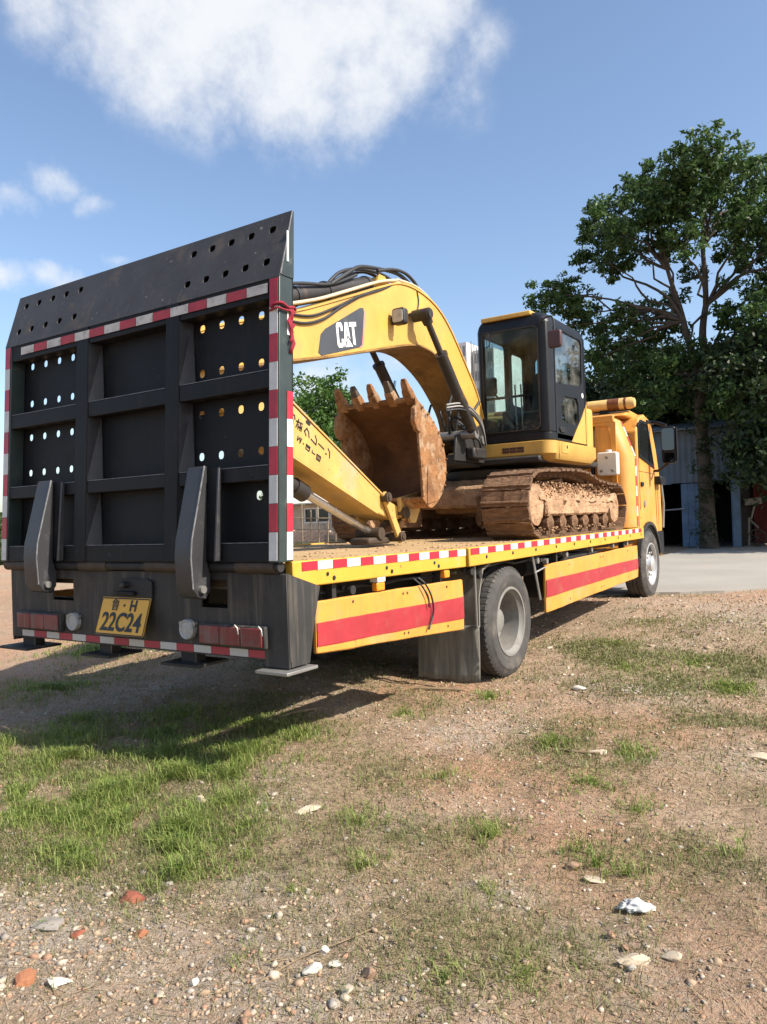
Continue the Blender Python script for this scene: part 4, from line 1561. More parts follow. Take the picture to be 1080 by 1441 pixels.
for side in (1, -1):
    xt0 = -2.78 - TWD / 2 if side > 0 else mx(-2.78 - TWD / 2)
    trk = part('track', exc)
    for k in range(NSH):
        y0, z0 = on_path((k + .5) * pl - .02)
        y1, z1 = on_path((k + .5) * pl + .02)
        ang = math.atan2(z1 - z0, y1 - y0)
        yc, zc = (y0 + y1) / 2, (z0 + z1) / 2
        place('track_shoe', SHOES[random.randrange(5)], 'mud', trk, loc=(xt0, yc, zc), rot=(ang + random.uniform(-.06, .06), random.uniform(-.012, .012), random.uniform(-.02, .02)))
        place('track_link', LINK, 'mud', trk, loc=(xt0, yc, zc), rot=(ang, 0, 0))
    xo = xt0 + side * TWD / 2
    # frame, idler, sprocket, rollers, all caked with mud
    mb = MB()
    a, b = xt0 - side * .16, xo - side * .05
    mb.prism([(7.36, 1.385), (9.46, 1.385), (9.50, 1.46), (9.50, 1.59), (7.34, 1.61), (7.34, 1.45)], 'x', min(a, b), max(a, b))
    rough_up(mb.build('track_frame', 'mud_pale', trk, bevel=.02), .05, .11, 5)
    for yc, zc, rr, nm in ((7.10, 1.50, .25, 'sprocket'), (9.70, 1.455, .225, 'idler')):
        mb = MB()
        mb.lathe([(0, -.17), (rr, -.17), (rr, -.06), (rr * .86, .02), (rr * .82, .185), (rr * .55, .20), (rr * .4, .19), (0, .19)], (xt0, yc, zc), 'x', 28, side)
        rough_up(mb.build(nm, 'mud_pale', trk, smooth=35), .035, .09, 2)
    for k in range(6):
        yy = 7.50 + .37 * k
        mb = MB()
        mb.lathe([(0, -.16), (.085, -.16), (.085, -.10), (.06, -.09), (.06, .09), (.085, .10), (.085, .17), (.03, .20), (0, .20)], (xt0, yy, 1.315), 'x', 18, side)
        rough_up(mb.build('roller', 'mud', trk, smooth=40), .025, .06, 2)
    for yy in (8.0, 8.9):
        mb = MB()
        mb.lathe([(0, -.1), (.05, -.1), (.05, .12), (0, .12)], (xt0, yy, 1.735), 'x', 12, side)
        mb.build('carrier_roller', 'mud', trk, smooth=40)
    # heap of mud on the frame, built as a lumpy sheet from the frame top to the inside of the track
    nyy, nk = 70, 14
    vs = []
    for i in range(nyy + 1):
        y = lerp(7.16, 9.62, i / nyy)
        for k in range(nk + 1):
            f = k / nk
            d = lerp(.045, .30, f)
            nz_ = fbm(np.array([y * 6.0]), np.array([f * 2.2 + side * 5]), 61, 5)[0] - .5
            hgt = 1.60 + .13 * math.sin(f * 1.45) + .22 * (fbm(np.array([y * 2.4]), np.array([side * 3.0]), 65, 3)[0] - .40) * math.sin(min(1, f * 1.6) * 1.57) + .16 * nz_
            if f == 0:
                hgt = 1.54 + .05 * nz_
            x = xo - side * (d + .12 * (fbm(np.array([y * 7]), np.array([f * 4 + 9]), 71, 4)[0] - .5))
            vs.append((x, y, min(hgt, 1.79)))
    fs = [(i * (nk + 1) + k, i * (nk + 1) + k + 1, (i + 1) * (nk + 1) + k + 1, (i + 1) * (nk + 1) + k) for i in range(nyy) for k in range(nk)]
    rough_up(MB().add(vs, fs).build('caked_mud', 'mud_pale', trk, smooth=80), .05, .07, 2)
    if side > 0:
        n = 1500
        py = rng.uniform(7.2, 9.6, n)
        pxx = xo - rng.uniform(.03, .25, n)
        pz = np.where(rng.random(n) < .82, 1.57 + .16 * rng.random(n), 1.22 + .05 * rng.random(n))
        me = pebbles(pxx, py, pz, rng.uniform(.004, .016, n), .8)
        tag(place('mud_crumbs', me, 'mud_pale', trk, loc=(0, 0, 0)), kind='stuff')

# ---- centre frame, slewing ring
mb = MB()
mb.box(-4.62, -3.28, 7.62, 8.0, 1.50, 1.74)
mb.box(-4.62, -3.28, 8.9, 9.3, 1.50, 1.74)
mb.prism([(-4.45, 7.9), (-3.45, 7.9), (-3.35, 8.4), (-3.45, 9.0), (-4.45, 9.0), (-4.55, 8.4)], 'z', 1.44, 1.82)
rough_up(mb.build('centre_frame', 'mud_pale', exc, bevel=.03), .03, .12, 4)
mb = MB()
mb.lathe([(.52, 1.82), (.55, 1.86), (.55, 1.93), (.48, 1.97)], (XM, 8.45, 0), 'z', 36)
mb.build('slewing_ring', 'cyl_black', exc, smooth=40)
# blade with its arms, at the rear end of the undercarriage
mb = MB()
mb.box(-3.46, -3.40, 7.02, 7.6, 1.30, 1.62)
mb.build('blade_arm', 'mud', exc, bevel=.012)
mb = MB()
mb.box(mx(-3.40), mx(-3.46), 7.02, 7.6, 1.30, 1.62)
mb.build('blade_arm', 'mud', exc, bevel=.012)

# ---- upper structure
house = part('upper_structure', exc)
mb = MB()
mb.prism([(-4.95, 8.15), (-4.55, 7.75), (-3.05, 7.75), (-3.0, 9.6), (-3.4, 10.0), (-4.5, 10.0), (-4.95, 9.6)], 'z', 1.97, 2.04)
mb.build('slew_frame', 'cyl_black', house, bevel=.02)


def cab_outline(x0, x1, y0, y1, rf, rb, n=5):
    """plan of the cab: small radius at the front right corner, larger at the rear right"""
    p_ = [(x0, y0 + .03), (x0 + .03, y0)]
    for k in range(n + 1):
        a = R(-90 + 90 * k / n)
        p_.append((x1 - rf + rf * math.cos(a), y0 + rf + rf * math.sin(a)))
    for k in range(n + 1):
        a = R(90 * k / n)
        p_.append((x1 - rb + rb * math.cos(a), y1 - rb + rb * math.sin(a)))
    p_ += [(x0, y1)]
    return p_


# yellow skirt band under the cab, tucked in at the bottom
o0 = cab_outline(-3.86, -2.915, 7.80, 9.55, .13, .34, 8)
o1 = cab_outline(-3.86, -2.955, 7.85, 9.50, .13, .34, 8)
o2 = cab_outline(-3.86, -3.03, 7.95, 9.40, .13, .34, 8)
mb = MB()
mb.loft([[(x, y, 1.975) for x, y in o2], [(x, y, 2.0) for x, y in o1], [(x, y, 2.06) for x, y in o0], [(x, y, 2.195) for x, y in o0], [(x, y, 2.205) for x, y in o1]])
band = mb.build('side_skirt', 'exc_yellow', house, smooth=35)
mb = MB()
for k in range(3):
    for j in range(2):
        mb.box(-3.50 + .088 * k, -3.50 + .08 + .088 * k, 7.793, 7.802, 2.085 + .032 * j, 2.112 + .032 * j)
mb.build('vent', 'vent', band)
mb = plate(rrect(8.18, 2.125, .22, .11, .01), [ngon(8.235, 2.14, .022)], .006)
mb.tf(lambda x, y, z: (-2.913 + z, x, y))
mb.build('hatch', 'exc_yellow', band, bevel=.002)
bolt_x(band, -2.916, 8.235, 2.14, .021, 'ink', 'lock_hole')
mb = MB()
mb.box(-2.918, -2.9135, 7.985, 7.992, 2.0, 2.2)
mb.build('panel_gap', 'ink', band)
# engine housing and counterweight behind
mb = MB()
mb.prism([(-4.93, 9.25), (-3.05, 9.25), (-3.02, 9.55), (-3.3, 9.92), (-3.8, 10.04), (-4.2, 10.04), (-4.65, 9.92), (-4.93, 9.6)], 'z', 2.06, 2.72)
mb.build('counterweight', 'exc_yellow', house, bevel=.06, seg=3)
mb = MB()
mb.box(-4.93, -4.30, 8.35, 9.24, 2.06, 2.44)
mb.build('tank_housing', 'exc_yellow', house, bevel=.05, seg=3)
mb = MB()
mb.box(-4.28, -3.9, 8.55, 9.24, 2.06, 2.60)
mb.build('engine_hood', 'exc_yellow', house, bevel=.04, seg=3)

# ---- cab
cab = part('cab', exc)
CX0_, CX1_, CY0, CY1 = -3.80, -2.95, 7.86, 9.28
CZ0, CZ1 = 2.21, 3.63
ol = cab_outline(CX0_, CX1_, CY0, CY1, .10, .26, 6)
oi = cab_outline(CX0_ + .05, CX1_ - .05, CY0 + .05, CY1 - .05, .08, .22, 6)
mb = MB()
mb.prism(ol, 'z', CZ0, CZ0 + .085)
mb.build('sill', 'black_paint', cab, bevel=.008)
mb = MB()
oo = lambda i: cab_outline(CX0_ + i * .6, CX1_ - i, CY0 + i * .6, CY1 - i, .10 + i * .4, .26, 6)
mb.loft([[(x, y, z_) for x, y in oo(i_)] for i_, z_ in ((0, 3.46), (.004, 3.50), (.022, 3.555), (.055, 3.595), (.10, 3.62), (.16, 3.63))])
roof = mb.build('roof', 'black_paint', cab, smooth=40)
mb = MB()
mb.prism(rrect(-3.44, 8.45, .58, 1.10, .06), 'z', 3.60, 3.65)
mb.build('roof_hatch', 'exc_yellow', roof, bevel=.015)
mb = MB()
mb.prism(rrect(-3.44, 7.885, .60, .06, .02), 'z', 3.59, 3.638)
mb.build('roof_lip', 'exc_yellow', roof, bevel=.01)
# corner posts
for nm, pts in (('post', [(-3.80, 7.89), (-3.77, 7.86), (-3.725, 7.86), (-3.725, 7.93), (-3.80, 7.95)]),
                ('post', [(-3.075, 7.86), (-3.03, 7.86), (-2.98, 7.88), (-2.95, 7.93), (-2.95, 8.02), (-3.0, 8.02), (-3.075, 7.95)]),
                ('post', [(-3.80, 9.20), (-3.72, 9.20), (-3.72, 9.28), (-3.80, 9.28)]),
                ('post', [(-3.80, 8.62), (-3.75, 8.62), (-3.75, 8.72), (-3.80, 8.72)])):
    mb = MB()
    mb.prism(pts, 'z', CZ0 + .086, 3.499)
    mb.build(nm, 'black_paint', cab, bevel=.008)
mb = MB()
rr_ = [q for q in cab_outline(CX0_, CX1_, CY0, CY1, .10, .26, 8) if q[1] > 9.0 and q[0] > -3.3]
ri_ = [q for q in cab_outline(CX0_ + .06, CX1_ - .06, CY0 + .06, CY1 - .06, .08, .22, 8) if q[1] > 8.97 and q[0] > -3.3]
mb.prism(rr_ + ri_[::-1], 'z', CZ0 + .086, 3.499)
mb.build('rear_corner', 'black_paint', cab, smooth=40)
# front: header, upper and lower glass, dividing bar, rubber frame
mb = MB()
mb.box(-3.724, -3.076, 7.868, 7.90, 3.45, 3.499)
mb.build('front_header', 'black_paint', cab)
mb = MB()
mb.box(-3.724, -3.076, 7.868, 7.90, CZ0 + .086, 2.335)
mb.build('front_sill', 'black_paint', cab)
mb = MB()
mb.box(-3.724, -3.076, 7.872, 7.895, 2.705, 2.73)
mb.build('dividing_bar', 'black_paint', cab)
gl = rrect(-3.40, 2.895, .64, 1.10, .05, 4)
mb = plate(gl, [], .005)
mb.tf(lambda x, y, z: (x, 7.866 + z, y))
mb.build('windscreen', 'glass', cab)
mb = plate(rrect(-3.40, 2.895, .675, 1.14, .06, 4), [rrect(-3.40, 2.895, .645, 1.11, .05, 4)], .012)
mb.tf(lambda x, y, z: (x, 7.856 + z, y))
mb.build('window_seal', 'cyl_black', cab)
# door on the right
up = [(8.05, 2.84), (8.86, 2.905), (8.92, 2.95), (8.95, 3.42), (8.89, 3.475), (8.12, 3.455), (8.07, 3.41)]
lo = [(8.20, 2.48), (8.27, 2.425), (8.72, 2.425), (8.78, 2.48), (8.78, 2.68), (8.73, 2.745), (8.32, 2.73), (8.20, 2.61)]
mb = plate([(8.025, 2.235), (9.0, 2.235), (9.0, 3.495), (8.06, 3.495), (8.025, 3.45)], [up, lo], .03)
mb.tf(lambda x, y, z: (-2.965 + z, x, y))
door = mb.build('door', 'black_paint', cab, bevel=.004)
for g_, z_ in ((up, 0), (lo, 0)):
    mb = plate(g_, [], .004)
    mb.tf(lambda x, y, z: (-2.968 + z, x, y))
    mb.build('door_window', 'door_glass', door)
mb = MB()
mb.prism(rrect(8.20, 2.335, .16, .06, .025), 'x', -2.949, -2.935)
mb.build('door_handle', 'ink', door, bevel=.004)
mb = MB()
mb.tube([(-2.948, 8.03, 2.24), (-2.948, 8.04, 3.46)], .006, 6)
mb.build('door_seal', 'hose', door)
yp = [(8.50, 2.222), (9.0, 2.222), (9.0, 2.66), (8.86, 2.52), (8.66, 2.36)]
mb = MB().prism(yp, 'x', -2.949, -2.9445)
mb.build('painted_flash', 'exc_yellow', door)
# yellow flash wraps round the rear corner
rr2 = [q for q in cab_outline(CX0_ - .004, CX1_ + .004, CY0 - .004, CY1 + .004, .10, .26, 10) if q[1] > 9.0 and q[0] > -3.15]
mb = MB()
nq = len(rr2)
tops = [lerp(2.68, 3.02, k / (nq - 1)) for k in range(nq)]
vs = [(x, y, 2.222) for x, y in rr2] + [(x, y, z) for (x, y), z in zip(rr2, tops)]
mb.add(vs, [(k, k + 1, nq + k + 1, nq + k) for k in range(nq - 1)])
pf = mb.build('painted_flash', 'exc_yellow', cab, smooth=40)
mb = MB()
mb.lathe([(.030, 0), (.030, .003)], (-2.9495, 8.93, 2.80), 'x', 18)
mb.build('round_sticker', 'white', cab)
# left wall and back wall with windows
mb = plate([(8.725, CZ0 + .09), (9.198, CZ0 + .09), (9.198, 3.498), (8.725, 3.498)], [rrect(8.96, 3.08, .36, .64, .05)], .02)
mb.tf(lambda x, y, z: (-3.785 + z, x, y))
mb.build('left_wall', 'black_paint', cab)
mb = plate([(7.955, CZ0 + .09), (8.618, CZ0 + .09), (8.618, 3.498), (7.955, 3.498)], [rrect(8.29, 2.98, .60, .94, .05)], .02)
mb.tf(lambda x, y, z: (-3.785 + z, x, y))
mb.build('left_wall', 'black_paint', cab)
for cy, cz, w, h in ((8.96, 3.08, .36, .64), (8.29, 2.98, .60, .94)):
    mb = plate(rrect(cy, cz, w, h, .05), [], .004)
    mb.tf(lambda x, y, z: (-3.785 + z, x, y))
    mb.build('side_window', 'glass', cab)
mb = plate([(-3.718, CZ0 + .09), (-3.21, CZ0 + .09), (-3.21, 3.498), (-3.718, 3.498)], [rrect(-3.44, 3.06, .42, .66, .06)], .02)
mb.tf(lambda x, y, z: (x, 9.235 + z, y))
mb.build('back_wall', 'black_paint', cab)
mb = plate(rrect(-3.44, 3.06, .42, .66, .06), [], .004)
mb.tf(lambda x, y, z: (x, 9.235 + z, y))
mb.build('back_window', 'glass', cab)
# inside: seat, consoles, levers, floor
seat = part('driver_seat', exc)
mb = MB()
mb.prism(rrect(-3.37, 8.63, .46, .48, .06), 'z', 2.48, 2.62)
mb.build('seat_cushion', 'seat', seat, bevel=.03)
mb = MB()
mb.hexa([(-3.58, 8.80, 2.60), (-3.16, 8.80, 2.60), (-3.16, 8.92, 2.60), (-3.58, 8.92, 2.60), (-3.54, 8.93, 3.16), (-3.20, 8.93, 3.16), (-3.20, 9.02, 3.16), (-3.54, 9.02, 3.16)])
mb.build('seat_back', 'seat', seat, bevel=.04)
for x in (-3.66, -3.10):
    mb = MB()
    mb.box(x - .05, x + .05, 8.30, 8.75, 2.35, 2.62)
    mb.tube([(x, 8.35, 2.62), (x, 8.30, 2.82)], [.012, .016], 8)
    mb.build('console', 'cyl_black', seat, bevel=.01)
for x in (-3.45, -3.38):
    mb = MB()
    mb.tube([(x, 8.12, 2.30), (x, 8.10, 2.70), (x + .01, 8.07, 2.88)], .010, 8)
    mb.build('travel_lever', 'steel', seat, smooth=50)
mb = MB()
mb.box(-3.72, -3.02, 7.96, 8.9, 2.28, 2.30)
mb.build('floor_mat', 'seat', seat)
# mirrors and grab irons
mb = MB()
mb.prism(rrect(-2.86, 3.27, .15, .19, .03), 'y', 7.80, 7.86)
mm = mb.build('mirror', 'maroon', cab, bevel=.015)
mb = MB()
mb.tube(smooth_path([(-3.04, 7.865, 3.46), (-3.0, 7.83, 3.50), (-2.90, 7.825, 3.52), (-2.87, 7.83, 3.46), (-2.87, 7.83, 3.32)], 5), .010, 8)
mb.build('mirror_arm', 'hose', mm, smooth=50)
mb = MB()
mb.prism(rrect(-3.90, 2.96, .14, .22, .03), 'y', 8.40, 8.46)
mm = mb.build('mirror', 'black_paint', cab, bevel=.015)
mb = MB()
mb.tube([(-3.80, 8.45, 2.80), (-3.86, 8.43, 2.86)], .012, 8)
mb.build('mirror_arm', 'hose', mm, smooth=50)
mb = MB()
mb.tube([(-3.68, 7.97, 3.58), (-3.68, 7.97, 3.665)], .013, 8)
mb.tube(smooth_path([(-3.69, 7.85, 3.46), (-3.64, 7.842, 3.45), (-3.635, 7.842, 3.32), (-3.69, 7.85, 3.30)], 3), .006, 6)
mb.build('wiper', 'hose', cab)

# ---- boom
B0, B1 = -4.15, -3.735
up_ = [(3.50, 2.62), (3.62, 2.72), (4.52, 3.02), (4.85, 3.14), (5.36, 3.34), (5.81, 3.52), (6.13, 3.625), (6.46, 3.635), (6.79, 3.565), (7.05, 3.42), (7.35, 3.14), (7.68, 2.78), (7.83, 2.50)]
dn_ = [(7.83, 2.24), (7.74, 2.14), (7.64, 2.22), (7.54, 2.52), (7.29, 2.77), (7.05, 2.93), (6.77, 3.045), (6.55, 3.085), (6.31, 3.075), (5.90, 2.98), (5.12, 2.78), (4.50, 2.64), (3.62, 2.44), (3.50, 2.50)]
up2 = [(v.x, v.y) for v in smooth_path([(a, b, 0) for a, b in up_], 4)]
dn2 = [(v.x, v.y) for v in smooth_path([(a, b, 0) for a, b in dn_], 4)]
outl = up2 + dn2
boom = part('boom', exc)
mb = MB().prism(outl, 'x', B0, B1)
bm_ = mb.build('boom_box', 'exc_yellow', boom, bevel=.012)
# flange edges (top and bottom plates stand proud)
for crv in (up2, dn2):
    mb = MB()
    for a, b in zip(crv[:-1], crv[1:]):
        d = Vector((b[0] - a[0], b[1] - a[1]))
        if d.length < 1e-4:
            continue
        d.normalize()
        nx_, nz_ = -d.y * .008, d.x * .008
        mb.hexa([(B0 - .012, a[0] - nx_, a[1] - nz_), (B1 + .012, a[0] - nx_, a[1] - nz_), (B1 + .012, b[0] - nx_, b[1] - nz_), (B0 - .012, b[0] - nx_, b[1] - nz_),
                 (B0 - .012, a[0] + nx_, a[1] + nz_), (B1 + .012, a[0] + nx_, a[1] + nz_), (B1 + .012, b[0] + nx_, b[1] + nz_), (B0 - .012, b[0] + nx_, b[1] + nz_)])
    mb.build('flange', 'exc_yellow' if crv is up2 else 'boom_shade', boom)  # bottom plate gets the brown with shade painted in
# maker's decal
XD = B1 + .001
dp = [(4.83, 2.755), (4.87, 2.91), (4.93, 2.965), (5.44, 3.245), (5.49, 3.255), (5.50, 3.22), (5.455, 2.925), (5.41, 2.895), (4.87, 2.735)]
mb = MB().prism(dp, 'x', XD, XD + .002)
dc = mb.build('decal', 'decal', boom)
mb = MB().prism([(5.41, 2.895), (5.455, 2.925), (5.50, 3.22), (5.535, 3.25), (5.475, 2.915), (5.43, 2.888)], 'x', XD, XD + .0015)
mb.build('decal_stripe', 'decal_red', dc)


def lt(u, v):      # letter space (0..1, 0..1) -> boom side; baseline climbs along the boom
    y = 5.095 + u * .285 + v * -.022
    return (y, 2.838 + u * .062 + v * .205)


def letter(polys, m_='white', d=.004):
    mb = MB()
    for pl_ in polys:
        mb.prism([lt(*q) for q in pl_], 'x', XD + .0015, XD + d)
    return mb.build('lettering', m_, dc)


# C, A with a chevron, T
letter([[(.0, .12), (.0, .88), (.06, 1.0), (.25, 1.0), (.31, .88), (.31, .66), (.22, .66), (.22, .82), (.10, .82), (.10, .18), (.22, .18), (.22, .34), (.31, .34), (.31, .12), (.25, 0), (.06, 0)]])
letter([[(.33, .0), (.44, 1.0), (.58, 1.0), (.70, .0)]])
letter([[(.505, .84), (.475, .50), (.54, .50)]], 'decal', .0046)
letter([[(.345, -.02), (.54, .50), (.86, -.02)]], 'decal', .0046)
letter([[(.41, .0), (.54, .38), (.76, .0)]], 'white', .0054)
letter([[(.66, .82), (.66, 1.0), (1.02, 1.0), (1.02, .82), (.90, .82), (.92, .04), (.80, .10), (.79, .82)]])

# work lamp
wl = part('work_lamp', exc)
mb = MB()
mb.prism(rrect(-3.635, 3.255, .135, .15, .03, 4), 'y', 5.90, 5.98)
mb.build('lamp_housing', 'cyl_black', wl, bevel=.012)
mb = MB()
mb.prism(rrect(-3.635, 3.255, .105, .115, .022, 4), 'y', 5.892, 5.901)
mb.build('lens', 'lamp_white', wl)
mb = MB()
mb.box(-3.74, -3.62, 5.95, 5.99, 3.20, 3.26)
mb.build('lamp_bracket', 'cyl_black', wl)

# boom cylinders either side
for s in (1, -1):
    X = XM + s * .37
    cy = part('boom_cylinder', exc)
    a, b, c = Vector((X, 6.30, 3.34)), Vector((X, 6.60, 3.02)), Vector((X, 7.24, 2.30))
    d = (c - a).normalized()
    mb = MB()
    mb.tube([a, a + d * .55], .031, 14)
    mb.build('rod', 'cyl_black', cy, smooth=40)
    mb = MB()
    p0 = a + d * .44
    mb.tube([p0, p0 + d * .03, p0 + d * .031, c, c + d * .08], [.066, .066, .058, .058, .045], 18)
    mb.build('barrel', 'cyl_black', cy, smooth=35)
    mb = MB()
    mb.tube([(X - s * .12, a.y, a.z), (X + s * .055, a.y, a.z)], .058, 18)
    mb.tube([(X + s * .055, a.y, a.z), (X + s * .07, a.y, a.z)], .045, 16)
    mb.build('rod_eye', 'cyl_black', cy, smooth=40)
    mb = MB()
    mb.tube([a - d * .01, a + d * .10], [.06, .048], 14)
    mb.build('rod_neck', 'cyl_black', cy, smooth=40)
# stick cylinder along the boom's back
sc_ = part('stick_cylinder', exc)
a, b = Vector((XM, 5.98, 3.62)), Vector((XM, 4.55, 3.16))
d = (b - a).normalized()
mb = MB()
mb.tube([a + d * .08, a + d * .10, a + d * 1.42, a + d * 1.43, a + d * 1.5], [.06, .082, .082, .092, .092], 20)
mb.build('barrel', 'cyl_black', sc_, smooth=35)
mb = MB()
mb.tube([a + d * 1.45, a + d * 2.52], .042, 14)
mb.build('rod', 'chrome', sc_, smooth=40)
mb = MB()
mb.tube([(XM - .10, a.y, a.z), (XM + .10, a.y, a.z)], .062, 16)
mb.build('pivot', 'stick_yellow', sc_, smooth=40)
mb = MB()
for x in (-.09, .09):
    mb.prism([(5.86, 3.52), (6.16, 3.60), (6.04, 3.69), (5.94, 3.69)], 'x', XM + x - .012, XM + x + .012)
mb.build('lug', 'exc_yellow', sc_)
for f in (.15, .8, 1.25):
    q = a + d * f
    mb = MB()
    mb.tube([q - d * .012, q + d * .012], .090, 20)
    mb.build('clamp', 'hose', sc_, smooth=40)
# hard lines on the boom's back and hoses
mb = MB()
for k, x in enumerate((B1 - .03, B1 - .08)):
    mb.tube(smooth_path([(x, 4.2, 2.96 + .03), (x, 4.85, 3.14 + .05), (x, 5.36, 3.34 + .05), (x, 5.81, 3.52 + .05), (x, 6.12, 3.66)], 4), .014, 8)
mb.build('hydraulic_pipe', 'pipe_pale', exc, smooth=50)
mb = MB()
for x in (B1 - .03, B1 - .09):
    mb.tube(smooth_path([(x, 6.10, 3.665), (x, 6.5, 3.68), (x, 6.85, 3.57), (x, 7.2, 3.33), (x, 7.6, 2.9)], 4), .013, 8)
mb.build('hydraulic_pipe', 'pipe_pale', exc, smooth=50)
HO = [([(-3.86, 5.2, 3.42), (-3.85, 5.45, 3.58), (-3.86, 5.65, 3.70), (-3.86, 5.95, 3.80), (-3.84, 6.25, 3.84), (-3.82, 6.42, 3.76), (-3.80, 6.48, 3.66)], .018),
      ([(-3.98, 5.3, 3.46), (-3.98, 5.5, 3.62), (-3.97, 5.80, 3.77), (-3.95, 6.1, 3.82), (-3.93, 6.3, 3.77), (-3.92, 6.40, 3.67)], .017),
      ([(-4.04, 5.6, 3.58), (-4.02, 5.85, 3.76), (-4.0, 6.05, 3.80), (-3.98, 6.22, 3.73), (-3.97, 6.28, 3.65)], .016),
      ([(-3.84, 5.9, 3.74), (-3.82, 6.15, 3.86), (-3.80, 6.33, 3.87), (-3.78, 6.46, 3.78), (-3.77, 6.54, 3.66)], .016),
      ([(-3.86, 4.3, 3.20), (-3.86, 4.8, 3.33), (-3.86, 5.2, 3.42), (-3.87, 5.6, 3.60)], .014),
      ([(-3.73, 4.25, 2.95), (-3.722, 4.6, 2.945), (-3.72, 4.88, 3.03), (-3.722, 5.15, 3.19), (-3.728, 5.45, 3.35), (-3.735, 5.7, 3.47)], .011),
      ([(-3.73, 4.25, 2.98), (-3.722, 4.7, 3.02), (-3.72, 5.05, 3.16), (-3.722, 5.4, 3.33), (-3.73, 5.8, 3.49), (-3.745, 6.0, 3.58)], .010),
      ([(-3.73, 6.43, 3.62), (-3.728, 6.45, 3.52), (-3.728, 6.40, 3.42), (-3.729, 6.2, 3.34), (-3.73, 6.02, 3.28)], .007)]
for pts, r_ in HO:
    pts = [(x, y, z - max(0, z - 3.66) * .40) for x, y, z in pts]
    mb = MB()
    mb.tube(smooth_path(pts, 6), r_, 8)
    mb.build('hose', 'hose', exc, smooth=60)
# hoses and boom foot clutter beside the cab
for k in range(11):
    x0 = -3.72 + random.uniform(-.45, .05)
    y0 = 7.45 + random.uniform(-.1, .35)
    z0 = 2.05 + random.uniform(0, .1)
    pts = [(x0, y0, z0), (x0 + random.uniform(-.1, .1), y0 - random.uniform(.05, .25), z0 + random.uniform(.15, .3)),
           (x0 + random.uniform(-.15, .1), y0 - random.uniform(.1, .4), z0 + random.uniform(.28, .5)), (x0 + random.uniform(-.15, .05), y0 - random.uniform(-.05, .25), z0 + random.uniform(.4, .62))]
    mb = MB()
    mb.tube(smooth_path(pts, 6), random.uniform(.011, .019), 8)
    mb.build('hose', 'hose', exc, smooth=60)
for k in range(3):
    mb = MB()
    z0 = .03 * k
    mb.tube(smooth_path([(-3.62, 6.75, 2.47 + z0), (-3.56, 6.95, 2.50 + z0), (-3.52, 7.12, 2.46 + z0), (-3.50, 7.30, 2.33 + z0), (-3.50, 7.38, 2.15)], 6), .010, 8)
    mb.build('hose', 'steel' if k else 'hose', exc, smooth=60)
bf = part('boom_foot', exc)
for x in (-4.20, -3.73):
    mb = MB()
    mb.prism([(7.05, 1.99), (7.79, 1.99), (7.79, 2.38), (7.70, 2.42), (7.55, 2.36), (7.1, 2.26)], 'x', x, x + .03)
    mb.build('foot_bracket', 'cyl_black', bf, bevel=.008)
mb = MB()
mb.box(-4.30, -3.74, 7.12, 7.75, 1.95, 2.06)
mb.build('foot_base', 'cyl_black', bf, bevel=.02)
mb = MB()
mb.tube([(-4.36, 7.24, 2.27), (-3.53, 7.24, 2.27)], .05, 14)
mb.tube([(-4.30, 7.72, 2.25), (-3.68, 7.72, 2.25)], .05, 14)
mb.build('foot_pin', 'steel', bf, smooth=40)
mb = MB()
mb.box(-3.70, -3.60, 7.30, 7.62, 2.02, 2.14)
mb.build('valve_block', 'cyl_black', bf, bevel=.02)

# ---- stick
S0, S1 = -4.10, -3.80
stick = part('stick', exc)
so = [(3.36, 2.94), (3.46, 3.0), (3.62, 2.88), (4.55, 2.33), (5.87, 1.585), (6.06, 1.52), (6.14, 1.46), (6.08, 1.40), (5.95, 1.395), (5.70, 1.46), (4.53, 1.92), (3.85, 2.18), (3.58, 2.36), (3.42, 2.62)]
mb = MB().prism(so, 'x', S0, S1)
mb.build('stick_box', 'stick_yellow', stick, bevel=.012)
for a_, b_ in ((so[2], so[4]), (so[9], so[11])):
    d = Vector((b_[0] - a_[0], b_[1] - a_[1])).normalized()
    nx_, nz_ = -d.y * .007, d.x * .007
    mb = MB()
    mb.hexa([(S0 - .01, a_[0] - nx_, a_[1] - nz_), (S1 + .01, a_[0] - nx_, a_[1] - nz_), (S1 + .01, b_[0] - nx_, b_[1] - nz_), (S0 - .01, b_[0] - nx_, b_[1] - nz_),
             (S0 - .01, a_[0] + nx_, a_[1] + nz_), (S1 + .01, a_[0] + nx_, a_[1] + nz_), (S1 + .01, b_[0] + nx_, b_[1] + nz_), (S0 - .01, b_[0] + nx_, b_[1] + nz_)])
    mb.build('flange', 'stick_yellow', stick)
